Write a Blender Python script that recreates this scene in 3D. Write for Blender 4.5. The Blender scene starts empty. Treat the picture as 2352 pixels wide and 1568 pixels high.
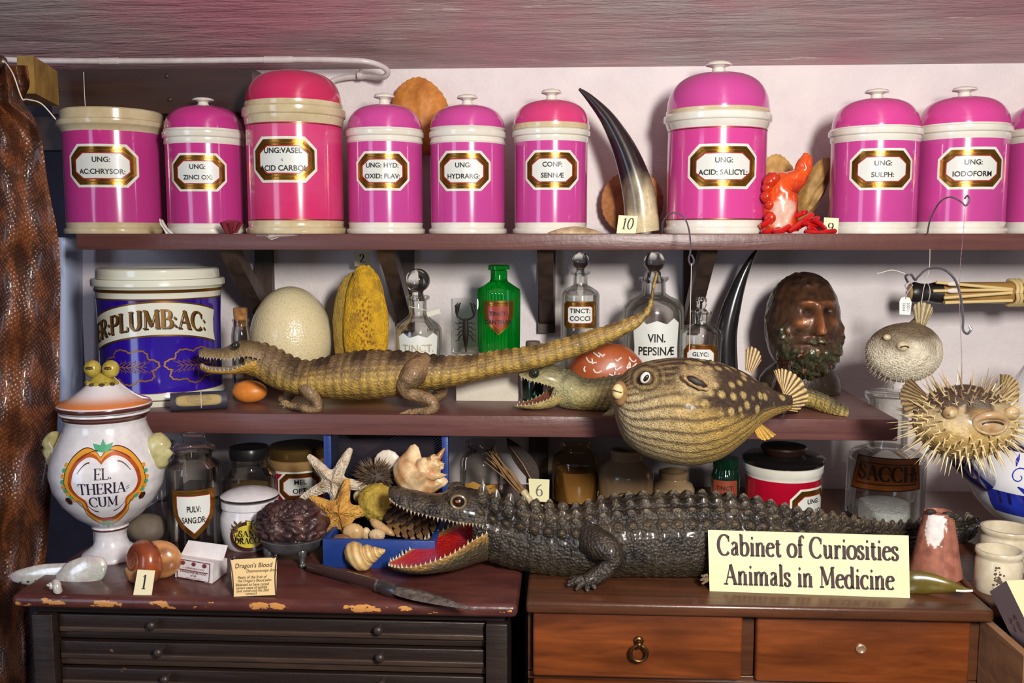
import bpy, bmesh, math, random
from mathutils import Vector, Matrix, noise
random.seed(7)
sc = bpy.context.scene
COL = sc.collection
PI = math.pi
# ---------------------------------------------------------------- camera
F = 2200.0; CX = 1176.0; CY = 784.0
EYE = 1.38; WALL = 2.15
PITCH = math.atan(244.0 / F); YAW = math.radians(3.0)
CAM = Vector((0, -WALL, EYE))
cd = bpy.data.cameras.new('camera'); cam = bpy.data.objects.new('camera', cd); COL.objects.link(cam)
cam.location = CAM; cam.rotation_euler = (PI / 2 - PITCH, 0, YAW)
cd.sensor_width = 36; cd.lens = 36 * F / 2352; cd.clip_start = .02
sc.camera = cam
# ---------------------------------------------------------------- world and lamps
sc.view_settings.view_transform = 'Standard'; sc.view_settings.look = 'None'
sc.view_settings.gamma = 1; sc.view_settings.use_curve_mapping = False
sc.cycles.transparent_max_bounces = 32
sc.view_settings.exposure = -0.05
w = bpy.data.worlds.new('room_air'); sc.world = w; w.use_nodes = True
w.node_tree.nodes['Background'].inputs[0].default_value = (.95, .93, 1, 1)
w.node_tree.nodes['Background'].inputs[1].default_value = .13
def lamp(name, loc, aim, sx, sy, power, col):
    l = bpy.data.lights.new(name, 'AREA'); l.shape = 'RECTANGLE'; l.size = sx; l.size_y = sy
    l.energy = power; l.color = col
    o = bpy.data.objects.new(name, l); COL.objects.link(o); o.location = loc
    o.rotation_euler = (Vector(aim) - Vector(loc)).to_track_quat('-Z', 'Y').to_euler()
    return o
lamp('ceiling_lamp', (.5, -2.3, EYE + .38), (.1, 0, EYE - .15), .2, .36, 56, (1, .95, .88))
lamp('side_window', (-1.9, -2.5, EYE - .1), (-.3, 0, EYE - .1), .6, 1.2, 9, (.62, .74, 1))
# ---------------------------------------------------------------- pixel rays of the photograph
Rz = Matrix.Rotation(YAW, 3, 'Z')
FW = Rz @ Vector((0, math.cos(PITCH), -math.sin(PITCH)))
RT = Rz @ Vector((1, 0, 0)); UPV = Rz @ Vector((0, math.sin(PITCH), math.cos(PITCH)))
def ray(x, y): return FW + RT * ((x - CX) / F) + UPV * ((CY - y) / F)
def U(x, y, d):
    r = ray(x, y); return CAM + r * (d / r.y)
def onz(x, y, z):
    r = ray(x, y); return CAM + r * ((z - CAM.z) / r.z)
def S(d, x=CX, y=CY): return d / ray(x, y).y / F
def dep(p): return p.y + WALL
def proj(p):
    v = Vector(p) - CAM; k = F / v.dot(FW); return CX + v.dot(RT) * k, CY - v.dot(UPV) * k
D1, D2, D3 = 1.86, 1.72, 1.40
ZT = EYE + .003
Z2 = U(1176, 955, D2).z
ZC = U(600, 1378, D3).z
# ---------------------------------------------------------------- tagging
def tag(o, label, cat, group=None, kind=None):
    if label: o['label'] = label
    if cat: o['category'] = cat
    if group: o['group'] = group
    if kind: o['kind'] = kind
    return o
def thing(name, label, cat, loc, group=None, rz=0):
    o = bpy.data.objects.new(name, None); COL.objects.link(o)
    o.location = loc; o.rotation_euler = (0, 0, rz); o.empty_display_size = .02
    return tag(o, label, cat, group)
# ---------------------------------------------------------------- mesh collector
class MB:
    def __init__(s): s.v = []; s.f = []; s.m = []; s.c = []; s.hasc = False
    def add(s, vs, fs, mi=0, col=None):
        b = len(s.v); s.v += [tuple(v) for v in vs]
        for k, f in enumerate(fs):
            s.f.append([b + i for i in f]); s.m.append(mi[k] if isinstance(mi, list) else mi)
        if col is None: s.c += [(1, 1, 1)] * len(vs)
        elif isinstance(col, list): s.c += col; s.hasc = True
        else: s.c += [col] * len(vs); s.hasc = True
        return b
    def build(s, name, mats, parent=None, origin=None, smooth=True, kind=None, label=None, fix=False):
        me = bpy.data.meshes.new(name)
        vs = s.v
        if origin is not None:
            ox, oy, oz = origin; vs = [(a - ox, b - oy, c - oz) for a, b, c in vs]
        me.from_pydata(vs, [], s.f)
        if not isinstance(mats, (list, tuple)): mats = [mats]
        for m in mats: me.materials.append(m)
        me.polygons.foreach_set('material_index', s.m)
        if fix:
            bm = bmesh.new(); bm.from_mesh(me); bmesh.ops.recalc_face_normals(bm, faces=bm.faces); bm.to_mesh(me); bm.free()
        me.polygons.foreach_set('use_smooth', [smooth] * len(me.polygons))
        if s.hasc:
            a = me.color_attributes.new('Col', 'FLOAT_COLOR', 'POINT')
            flat = []
            for c in s.c: flat += [c[0], c[1], c[2], 1]
            a.data.foreach_set('color', flat)
        me.update()
        if smooth: 
            try: me.set_sharp_from_angle(angle=math.radians(42))
            except Exception: pass
        o = bpy.data.objects.new(name, me); COL.objects.link(o)
        if parent is not None: o.parent = parent
        if kind: o['kind'] = kind
        if label: o['label'] = label
        return o
    # --- shapes
    def grid(s, rows, closed_u=False, mi=0, cols=None, cap0=False, cap1=False):
        n = len(rows[0]); vs = [p for r in rows for p in r]; fs = []
        for i in range(len(rows) - 1):
            for j in range(n if closed_u else n - 1):
                k = (j + 1) % n
                fs.append([i * n + j, i * n + k, (i + 1) * n + k, (i + 1) * n + j])
        c = [q for r in cols for q in r] if cols else None
        if cap0: fs.append(list(range(n))[::-1])
        if cap1: fs.append([(len(rows) - 1) * n + j for j in range(n)])
        return s.add(vs, fs, mi, c)
    def lathe(s, prof, sc_=1, n=56, mi=0, off=(0, 0, 0), mod=None, kz=1):
        rows = []; fs_m = []
        for p in prof:
            r, h = p[0] * sc_, p[1] * sc_ * kz
            row = []
            for j in range(n):
                a = 2 * PI * j / n
                rr = r * (mod(a, h) if mod else 1)
                row.append((off[0] + rr * math.sin(a), off[1] - rr * math.cos(a), off[2] + h))
            rows.append(row)
        vs = [p for r in rows for p in r]; fs = []; ms = []
        for i in range(len(rows) - 1):
            for j in range(n):
                k = (j + 1) % n
                fs.append([i * n + j, i * n + k, (i + 1) * n + k, (i + 1) * n + j])
                ms.append(prof[i + 1][2] if len(prof[i + 1]) > 2 else mi)
        if prof[0][0] > 1e-6: fs.append(list(range(n))[::-1]); ms.append(prof[0][2] if len(prof[0]) > 2 else mi)
        if prof[-1][0] > 1e-6: fs.append([(len(rows) - 1) * n + j for j in range(n)]); ms.append(ms[-2] if len(ms) > 1 else mi)
        return s.add(vs, fs, ms)
    def box(s, c, h, mi=0, M=None, col=None):
        vs = []
        for dx in (-1, 1):
            for dy in (-1, 1):
                for dz in (-1, 1):
                    p = Vector((dx * h[0], dy * h[1], dz * h[2]))
                    if M is not None: p = M @ p
                    vs.append(p + Vector(c))
        return s.add(vs, [[0, 1, 3, 2], [4, 6, 7, 5], [0, 4, 5, 1], [2, 3, 7, 6], [0, 2, 6, 4], [1, 5, 7, 3]], mi, col)
    def hexa(s, p8, mi=0):   # bottom loop of 4 then top loop of 4
        return s.add(p8, [[3, 2, 1, 0], [4, 5, 6, 7], [0, 1, 5, 4], [1, 2, 6, 5], [2, 3, 7, 6], [3, 0, 4, 7]], mi)
    def tube(s, pts, rad, n=10, mi=0, col=None, cap=True, squash=None):
        pts = [Vector(p) for p in pts]
        if not isinstance(rad, (list, tuple)): rad = [rad] * len(pts)
        rows = []; ref = None
        for i, p in enumerate(pts):
            t = (pts[min(i + 1, len(pts) - 1)] - pts[max(i - 1, 0)])
            if t.length < 1e-9: t = Vector((0, 0, 1))
            t.normalize()
            if ref is None:
                ref = Vector((0, 1, 0)) if abs(t.y) < .8 else Vector((0, 0, 1))
            a = (ref - t * ref.dot(t))
            if a.length < 1e-6: a = t.orthogonal()
            a.normalize(); b = t.cross(a); ref = a
            q = squash or 1
            rows.append([p + (a * math.cos(2 * PI * j / n) * q + b * math.sin(2 * PI * j / n)) * rad[i] for j in range(n)])
        cols = [[col] * n for _ in rows] if col is not None and not isinstance(col, list) else ([[c] * n for c in col] if col else None)
        return s.grid(rows, True, mi, cols, cap, cap)
    def ball(s, c, r, n=24, mi=0, col=None, M=None, f=None):
        rows = []; m = n // 2; cols = []
        for i in range(m + 1):
            th = PI * i / m; row = []
            for j in range(n):
                ph = 2 * PI * j / n
                p = Vector((math.sin(th) * math.cos(ph), math.sin(th) * math.sin(ph), math.cos(th)))
                k = f(p) if f else 1
                p = Vector((p.x * r[0], p.y * r[1], p.z * r[2])) * k
                if M is not None: p = M @ p
                row.append(p + Vector(c))
            rows.append(row)
        return s.grid(rows[::-1], True, mi, [[col] * n for _ in rows] if col is not None else None)
    def cone(s, a, b, r, n=6, mi=0, col=None, r1=0.0):
        a = Vector(a); b = Vector(b); t = (b - a).normalized(); u = t.orthogonal().normalized(); v = t.cross(u)
        vs = [a + (u * math.cos(2 * PI * j / n) + v * math.sin(2 * PI * j / n)) * r for j in range(n)] + [b]
        return s.add(vs, [[j, (j + 1) % n, n] for j in range(n)] + [list(range(n))[::-1]], mi, col)
def cr(pts, n):                                     # Catmull-Rom through tuples of any length
    out = []
    P = [pts[0]] + list(pts) + [pts[-1]]
    for i in range(1, len(P) - 2):
        for k in range(n):
            t = k / n; a, b, c, d = P[i - 1], P[i], P[i + 1], P[i + 2]
            out.append(tuple(.5 * (2 * b[q] + (c[q] - a[q]) * t + (2 * a[q] - 5 * b[q] + 4 * c[q] - d[q]) * t * t + (-a[q] + 3 * b[q] - 3 * c[q] + d[q]) * t ** 3) for q in range(len(b))))
    out.append(tuple(pts[-1])); return out
def rbox(mb, c, h, r, mi=0, seg=3):                 # box with rounded edges
    bm = bmesh.new(); bmesh.ops.create_cube(bm, size=1)
    for v in bm.verts: v.co = Vector((v.co.x * 2 * h[0], v.co.y * 2 * h[1], v.co.z * 2 * h[2]))
    bmesh.ops.bevel(bm, geom=list(bm.edges), offset=r, segments=seg, affect='EDGES', profile=.5)
    bm.verts.index_update()
    mb.add([v.co + Vector(c) for v in bm.verts], [[v.index for v in f.verts] for f in bm.faces], mi); bm.free()
def fbm(p, o=4): return noise.fractal(Vector(p), 1.0, 2.0, o)
def nz(*p): return noise.noise(Vector(p))
def lerp(a, b, t): return tuple(x + (y - x) * t for x, y in zip(a, b))
def sst(a, b, x):
    t = max(0, min(1, (x - a) / (b - a))); return t * t * (3 - 2 * t)
# ---------------------------------------------------------------- colours and materials
def lin(c): 
    return tuple(((v / 255) / 12.92 if v / 255 <= .04045 else (((v / 255) + .055) / 1.055) ** 2.4) for v in c)
class NT:
    def __init__(s, name):
        s.m = bpy.data.materials.new(name); s.m.use_nodes = True; s.t = s.m.node_tree; s.b = s.t.nodes['Principled BSDF']
    def n(s, kind, **kw):
        x = s.t.nodes.new(kind)
        for k, v in kw.items():
            if k in ('ins',):
                for a, b in v.items(): x.inputs[a].default_value = b
            else: setattr(x, k, v)
        return x
    def l(s, a, b): s.t.links.new(a, b)
    def coord(s, scale=(1, 1, 1), rot=(0, 0, 0)):
        tc = s.n('ShaderNodeTexCoord'); mp = s.n('ShaderNodeMapping'); mp.inputs['Scale'].default_value = scale; mp.inputs['Rotation'].default_value = rot
        s.l(tc.outputs['Object'], mp.inputs[0]); return mp.outputs[0]
    def noise(s, co, scale, detail=4, rough=.55, dist=0):
        x = s.n('ShaderNodeTexNoise'); x.inputs['Scale'].default_value = scale; x.inputs['Detail'].default_value = detail; x.inputs['Roughness'].default_value = rough; x.inputs['Distortion'].default_value = dist
        s.l(co, x.inputs['Vector']); return x.outputs['Fac']
    def ramp(s, fac, stops, interp='LINEAR'):
        x = s.n('ShaderNodeValToRGB'); x.color_ramp.interpolation = interp
        e = x.color_ramp.elements
        while len(e) < len(stops): e.new(.5)
        for k, (p, c) in enumerate(stops):
            e[k].position = p; e[k].color = (*(c if isinstance(c, tuple) else (c, c, c)), 1)
        s.l(fac, x.inputs[0]); return x.outputs[0]
    def mix(s, fac, a, b, blend='MIX'):
        x = s.n('ShaderNodeMix', data_type='RGBA', blend_type=blend)
        for i, v in ((0, fac), (6, a), (7, b)):
            if hasattr(v, 'node'): s.l(v, x.inputs[i])
            else: x.inputs[i].default_value = v if i == 0 else (*v, 1)
        return x.outputs[2]
    def bump(s, h, dist, strength=1):
        x = s.n('ShaderNodeBump'); x.inputs['Distance'].default_value = dist; x.inputs['Strength'].default_value = strength
        s.l(h, x.inputs['Height'])
        prev = s.b.inputs['Normal']
        if prev.is_linked: s.l(prev.links[0].from_socket, x.inputs['Normal'])
        s.l(x.outputs[0], s.b.inputs['Normal'])
    def set(s, **kw):
        names = dict(rough='Roughness', metal='Metallic', coat='Coat Weight', trans='Transmission Weight', ior='IOR', spec='Specular IOR Level', sss='Subsurface Weight', coatr='Coat Roughness', alpha='Alpha')
        for k, v in kw.items(): s.b.inputs[names[k]].default_value = v
    def base(s, c):
        if hasattr(c, 'node'): s.l(c, s.b.inputs['Base Color'])
        else: s.b.inputs['Base Color'].default_value = (*c, 1)
_mc = {}
def M(name, c, rough=.5, metal=0, coat=0, var=None, bump=None, spec=.5, trans=0, raw=False):
    """plain procedural material: colour in sRGB 0-255, var=(scale, colour2, amount), bump=(scale, metres)"""
    if name in _mc: return _mc[name]
    t = NT(name); t.set(rough=rough, metal=metal, coat=coat, spec=spec, trans=trans); t.set(coatr=.06)
    col = lin(c)
    if var or bump: co = t.coord()
    if var:
        f = t.noise(co, var[0], 5, .6); f = t.ramp(f, [(.5 - .5 * var[2], 0.0), (.5 + .5 * var[2] + .01, 1.0)])
        col = t.mix(f, col, lin(var[1]))
    t.base(col)
    if bump: t.bump(t.noise(co, bump[0], 5, .6), bump[1])
    _mc[name] = t.m; return t.m
def VM(name, rough=.5, bump=None, coat=0, cells=None, metal=0, spec=.5):
    """material that takes its own colouring from the mesh (skin pattern, shell bands)"""
    if name in _mc: return _mc[name]
    t = NT(name); t.set(rough=rough, coat=coat, metal=metal, spec=spec); t.set(coatr=.15)
    a = t.n('ShaderNodeVertexColor', layer_name='Col'); co = t.coord()
    f = t.ramp(t.noise(co, 90, 5, .65), [(.3, .72), (.7, 1.12)])
    t.base(t.mix(1.0, a.outputs[0], f, 'MULTIPLY'))
    if cells:
        v = t.n('ShaderNodeTexVoronoi', feature='F1'); v.inputs['Scale'].default_value = cells[0]; t.l(co, v.inputs['Vector'])
        t.bump(t.ramp(v.outputs['Distance'], [(0, 1.0), (.75, 0.0)]), cells[1])
    if bump: t.bump(t.noise(co, bump[0], 5, .6), bump[1])
    _mc[name] = t.m; return t.m
def WOOD(name, c1, c2, scale=(2, 30, 30), rough=.4, bump=.0006, coat=0, worn=None, c3=None):
    if name in _mc: return _mc[name]
    t = NT(name); t.set(rough=rough, coat=coat); t.set(coatr=.2)
    co = t.coord(scale); f = t.noise(co, 3, 6, .6, .6)
    col = t.mix(t.ramp(f, [(.32, 0.0), (.68, 1.0)]), lin(c1), lin(c2))
    co2 = t.coord()
    if c3: col = t.mix(t.ramp(t.noise(t.coord((.5, 1.5, 1.5)), 7, 4), [(.45, 0.0), (.7, 1.0)]), col, lin(c3))
    if worn:
        g = t.noise(t.coord((1, 1, 2)), worn[1], 5, .6)
        col = t.mix(t.ramp(g, [(worn[2], 0.0), (worn[2] + .02, 1.0)]), col, lin(worn[0]))
    t.base(col); t.bump(f, bump); t.bump(t.noise(co2, 60, 3), bump * .6)
    _mc[name] = t.m; return t.m
def GLASS(name, tint, amount=.12, rough=.03):
    """clear wall glass: mostly lets light through, reflects by angle"""
    if name in _mc: return _mc[name]
    t = NT(name); t.t.nodes.remove(t.b)
    out = [x for x in t.t.nodes if x.type == 'OUTPUT_MATERIAL'][0]
    tr = t.n('ShaderNodeBsdfTransparent'); tr.inputs[0].default_value = (*[v ** .3 for v in lin(tint)], 1)
    gl = t.n('ShaderNodeBsdfGlossy'); gl.inputs['Roughness'].default_value = rough; gl.inputs[0].default_value = (1, 1, 1, 1)
    fr = t.n('ShaderNodeLayerWeight'); fr.inputs[0].default_value = .28
    mr = t.ramp(fr.outputs['Fresnel'], [(0, amount * .35), (.6, .16), (.85, .4), (1, .7)])
    mx = t.n('ShaderNodeMixShader'); t.l(mr, mx.inputs[0]); t.l(tr.outputs[0], mx.inputs[1]); t.l(gl.outputs[0], mx.inputs[2]); t.l(mx.outputs[0], out.inputs[0])
    _mc[name] = t.m; return t.m
# ---------------------------------------------------------------- lettering
_tx = {}
def text2d(s, size, bold=0.0, align='CENTER', track=1.0):
    key = (s, align, bold, track)
    if key not in _tx:
        cu = bpy.data.curves.new('lettering', 'FONT'); cu.body = s; cu.size = 1; cu.align_x = align; cu.align_y = 'CENTER'; cu.offset = bold; cu.resolution_u = 4; cu.space_character = track
        o = bpy.data.objects.new('lettering', cu); COL.objects.link(o)
        dg = bpy.context.evaluated_depsgraph_get(); me = bpy.data.meshes.new_from_object(o.evaluated_get(dg))
        _tx[key] = ([(v.co.x, v.co.y) for v in me.vertices], [list(p.vertices) for p in me.polygons])
        bpy.data.objects.remove(o); bpy.data.meshes.remove(me); bpy.data.curves.remove(cu)
    v, f = _tx[key]; return [(x * size, y * size) for x, y in v], f
def put_text(mb, s, size, mapf, x=0, y=0, h=.0004, mi=0, bold=.02, wide=1.0, slant=0, align='CENTER', track=1.0, cap=None):
    v, f = text2d(s, size, bold, align, track)
    mb.add([mapf(x + a * wide + b * slant, y + b, h) for a, b in v], f, mi)
# a broad-pen roman drawn stroke by stroke; unit: x-height .45, capitals .7
def _arc(cx, cy, rx, ry, a0, a1, n=18): return [(cx + rx * math.cos(math.radians(a0 + (a1 - a0) * i / n)), cy + ry * math.sin(math.radians(a0 + (a1 - a0) * i / n))) for i in range(n + 1)]
def _sf(x, y, w=.11): return ('H', x - w, x + w, y)
GL = {
 'A': (.68, [('T', [(.1, 0), (.34, .7)]), ('K', [(.34, .7), (.58, 0)]), ('T', [(.19, .24), (.49, .24)]), _sf(.1, 0), _sf(.58, 0)]),
 'B': (.58, [('K', [(.13, 0), (.13, .7)]), ('N', [(.13, .7), (.28, .7)] + _arc(.3, .53, .17, .17, 90, -90, 12) + [(.13, .36)]), ('N', [(.13, .36), (.3, .36)] + _arc(.32, .18, .2, .18, 90, -90, 12) + [(.13, 0)]), ('H', .03, .2, .7), ('H', .03, .2, 0)]),
 'C': (.66, [('N', _arc(.36, .35, .3, .36, 42, 318, 26)), ('K2', [(.585, .47), (.585, .68)])]),
 'D': (.68, [('K', [(.13, 0), (.13, .7)]), ('N', [(.13, .7), (.27, .7)] + _arc(.28, .35, .31, .35, 90, -90, 18) + [(.13, 0)]), ('H', .03, .2, .7), ('H', .03, .2, 0)]),
 'E': (.54, [('K', [(.13, 0), (.13, .7)]), ('T', [(.13, .7), (.46, .7)]), ('T', [(.13, .36), (.38, .36)]), ('T', [(.13, 0), (.48, 0)]), ('K2', [(.46, .58), (.46, .7)]), ('K2', [(.48, 0), (.48, .13)]), ('K2', [(.38, .29), (.38, .43)]), ('H', .03, .2, .7), ('H', .03, .2, 0)]),
 'G': (.7, [('N', _arc(.36, .35, .3, .36, 42, 330, 26)), ('K2', [(.585, .47), (.585, .68)]), ('K', [(.6, .04), (.6, .3)]), ('H', .46, .68, .3)]),
 'H': (.7, [('K', [(.14, 0), (.14, .7)]), ('K', [(.56, 0), (.56, .7)]), ('T', [(.14, .36), (.56, .36)]), _sf(.14, 0), _sf(.14, .7), _sf(.56, 0), _sf(.56, .7)]),
 'I': (.28, [('K', [(.14, 0), (.14, .7)]), _sf(.14, 0), _sf(.14, .7)]),
 'L': (.54, [('K', [(.13, 0), (.13, .7)]), ('T', [(.13, 0), (.48, 0)]), ('K2', [(.48, 0), (.48, .16)]), _sf(.13, .7), ('H', .03, .2, 0)]),
 'M': (.82, [('T', [(.13, 0), (.15, .7)]), ('K', [(.15, .7), (.41, .08)]), ('T', [(.41, .08), (.66, .7)]), ('K', [(.66, .7), (.69, 0)]), _sf(.13, 0), _sf(.69, 0), ('H', .05, .2, .7), ('H', .62, .78, .7)]),
 'N': (.7, [('T', [(.13, 0), (.13, .7)]), ('K', [(.13, .7), (.56, 0)]), ('T', [(.56, 0), (.56, .7)]), _sf(.13, 0), ('H', .04, .2, .7), _sf(.56, .7)]),
 'O': (.7, [('N', _arc(.35, .35, .3, .36, 90, 450, 32))]),
 'P': (.56, [('K', [(.13, 0), (.13, .7)]), ('N', [(.13, .7), (.28, .7)] + _arc(.3, .51, .2, .19, 90, -90, 14) + [(.13, .32)]), ('H', .03, .2, .7), _sf(.13, 0)]),
 'R': (.62, [('K', [(.13, 0), (.13, .7)]), ('N', [(.13, .7), (.28, .7)] + _arc(.29, .52, .19, .18, 90, -90, 14) + [(.13, .34)]), ('K', [(.28, .34), (.52, 0)]), ('H', .03, .2, .7), _sf(.13, 0), ('H', .46, .62, 0)]),
 'S': (.52, [('N', cr([(.42, .56), (.36, .67), (.24, .71), (.12, .62), (.12, .5), (.24, .39), (.36, .31), (.43, .19), (.37, .05), (.24, -.01), (.12, .03), (.07, .15)], 4)), ('K2', [(.43, .52), (.43, .68)]), ('K2', [(.06, .02), (.06, .19)])]),
 'T': (.62, [('K', [(.31, 0), (.31, .7)]), ('T', [(.05, .7), (.57, .7)]), ('K2', [(.06, .56), (.06, .7)]), ('K2', [(.56, .56), (.56, .7)]), _sf(.31, 0)]),
 'U': (.68, [('N', [(.13, .7), (.13, .24)] + _arc(.335, .22, .205, .23, 180, 360, 14) + [(.54, .7)]), ('K', [(.13, .25), (.13, .7)]), _sf(.13, .7), _sf(.54, .7)]),
 'a': (.46, [('N', [(.09, .37), (.16, .44), (.24, .45), (.31, .4), (.32, .3)]), ('K', [(.32, .33), (.32, .06)]), ('T', [(.32, .06), (.36, 0), (.42, .04)]), ('N', [(.32, .27), (.2, .24), (.1, .16), (.1, .06), (.18, 0), (.27, .04), (.32, .1)])]),
 'b': (.52, [('K', [(.11, .02), (.11, .74)]), ('N', [(.11, .32), (.2, .43)] + _arc(.27, .22, .17, .23, 85, -90, 14) + [(.16, 0), (.11, .06)]), ('H', .02, .12, .73)]),
 'c': (.43, [('N', _arc(.25, .22, .19, .23, 45, 315, 20)), ('D', (.375, .37), .045)]),
 'd': (.53, [('N', [(.4, .34), (.3, .45)] + _arc(.25, .22, .19, .23, 80, 280, 16) + [(.36, .04), (.4, .1)]), ('K', [(.4, .0), (.4, .74)]), ('H', .3, .41, .73), ('H', .4, .5, 0)]),
 'e': (.45, [('N', [(.07, .27), (.41, .3)] + _arc(.25, .25, .165, .2, 15, 180, 12) + _arc(.26, .21, .19, .21, 180, 318, 12))]),
 'f': (.32, [('K', [(.15, 0), (.15, .58)]), ('N', [(.15, .55), (.17, .68), (.25, .75), (.34, .71)]), ('D', (.335, .69), .045), ('H', .04, .29, .43), _sf(.15, 0)]),
 'i': (.27, [('K', [(.14, 0), (.14, .44)]), _sf(.14, 0), ('H', .05, .15, .43), ('D', (.14, .62), .058)]),
 'l': (.27, [('K', [(.14, 0), (.14, .74)]), _sf(.14, 0), ('H', .05, .15, .73)]),
 'm': (.82, [('K', [(.13, 0), (.13, .44)]), ('N', [(.13, .3), (.22, .42), (.31, .45), (.39, .38)]), ('K', [(.4, .38), (.4, 0)]), ('N', [(.4, .3), (.49, .42), (.58, .45), (.66, .38)]), ('K', [(.67, .38), (.67, 0)]), _sf(.13, 0), _sf(.4, 0, .09), _sf(.67, 0), ('H', .04, .14, .43)]),
 'n': (.55, [('K', [(.13, 0), (.13, .44)]), ('N', [(.13, .3), (.22, .42), (.32, .45), (.4, .38)]), ('K', [(.41, .38), (.41, 0)]), _sf(.13, 0), _sf(.41, 0), ('H', .04, .14, .43)]),
 'o': (.5, [('N', _arc(.25, .22, .2, .23, 90, 450, 28))]),
 'r': (.39, [('K', [(.13, 0), (.13, .44)]), ('N', [(.13, .28), (.2, .4), (.28, .44), (.35, .41)]), ('D', (.33, .39), .05), _sf(.13, 0), ('H', .04, .14, .43)]),
 's': (.38, [('N', cr([(.31, .35), (.25, .43), (.17, .45), (.08, .39), (.1, .29), (.2, .22), (.3, .14), (.29, .05), (.2, -.01), (.1, .02), (.06, .1)], 4)), ('K2', [(.31, .32), (.31, .43)]), ('K2', [(.06, .02), (.06, .13)])]),
 't': (.33, [('K', [(.15, .08), (.15, .58)]), ('N', [(.15, .1), (.19, .01), (.26, .0), (.31, .06)]), ('H', .04, .3, .43)]),
 'u': (.55, [('K', [(.13, .44), (.13, .1)]), ('N', [(.13, .12), (.18, .01), (.27, 0), (.36, .06), (.4, .14)]), ('K', [(.4, .44), (.4, 0)]), ('H', .03, .14, .43), ('H', .3, .41, .43), ('H', .4, .5, 0)]),
 '1': (.42, [('K', [(.22, 0), (.22, .7)]), ('T', [(.22, .7), (.1, .6)]), _sf(.22, 0)]),
 '2': (.46, [('N', cr([(.07, .52), (.1, .65), (.22, .71), (.35, .63), (.36, .48), (.24, .26), (.06, .03)], 5)), ('K2', [(.42, .02), (.42, .15)]), ('H', .05, .43, .025), ('D', (.09, .53), .045)]),
 '6': (.48, [('N', cr([(.4, .7), (.26, .63), (.13, .46), (.07, .24), (.12, .05), (.24, -.01), (.37, .06), (.41, .22), (.35, .37), (.23, .4), (.11, .32)], 5))]),
 '9': (.48, [('N', cr([(.08, -.02), (.22, .06), (.35, .24), (.4, .46), (.35, .65), (.24, .71), (.11, .64), (.06, .48), (.12, .33), (.24, .29), (.37, .37)], 5))]),
 '0': (.5, [('N', _arc(.25, .35, .19, .36, 90, 450, 30))]),
 ':': (.22, [('D', (.11, .08), .06), ('D', (.11, .38), .06)]), '.': (.2, [('D', (.1, .05), .06)]),
 '=': (.3, [('T', [(.04, .28), (.26, .4)]), ('T', [(.04, .14), (.26, .26)])]), ' ': (.3, []),
}
def roman(mb, s, size, mapf, x=0, y=0, h=.0004, mi=0, thick=.1, thin=.035, slant=0, wide=1.0, center=True, gap=0.0):
    tot = sum(GL[c][0] + gap for c in s) * size * wide
    ox = x - (tot / 2 if center else 0)
    def emit(pts, wf):
        n = len(pts); L = []; R = []
        for i, (a, b) in enumerate(pts):
            a2, b2 = pts[min(i + 1, n - 1)]; a1, b1 = pts[max(i - 1, 0)]
            dx, dy = a2 - a1, b2 - b1; l = math.hypot(dx, dy) or 1; dx /= l; dy /= l
            w = wf(dx, dy) / 2; L.append((a - dy * w, b + dx * w)); R.append((a + dy * w, b - dx * w))
        vs = [mapf(ox + (p + q * slant) * size * wide, y + q * size, h) for p, q in L + R]
        mb.add(vs, [[n + i, n + i + 1, i + 1, i] for i in range(n - 1)], mi)
    for c in s:
        wd, st = GL[c]
        for g in st:
            if g[0] == 'K': emit(g[1], lambda a, b: thick)
            elif g[0] == 'K2': emit(g[1], lambda a, b: thin * 1.3)
            elif g[0] == 'T': emit(g[1], lambda a, b: thin)
            elif g[0] == 'N': emit(g[1], lambda a, b: thin + (thick - thin) * abs(b) ** 1.3)
            elif g[0] == 'H': emit([(g[1], g[3]), (g[2], g[3])], lambda a, b: thin * 1.1)
            elif g[0] == 'D':
                (px, py), r = g[1], g[2]
                vs = [mapf(ox + (px + r * math.cos(k * PI / 6) + (py) * slant) * size * wide, y + (py + r * math.sin(k * PI / 6)) * size, h) for k in range(12)]
                mb.add(vs, [list(range(12))], mi)
        ox += (wd + gap) * size * wide
def strokes(mb, paths, width, mapf, h=.0004, mi=0):     # painted lines
    for pts in paths:
        n = len(pts); L = []; R = []
        for i, p in enumerate(pts):
            a2, b2 = pts[min(i + 1, n - 1)][:2]; a1, b1 = pts[max(i - 1, 0)][:2]
            dx, dy = a2 - a1, b2 - b1; l = math.hypot(dx, dy) or 1
            w = (p[2] if len(p) > 2 else width) / 2
            L.append((p[0] - dy / l * w, p[1] + dx / l * w)); R.append((p[0] + dy / l * w, p[1] - dx / l * w))
        mb.add([mapf(a, b, h) for a, b in L + R], [[n + i, n + i + 1, i + 1, i] for i in range(n - 1)], mi)
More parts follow.
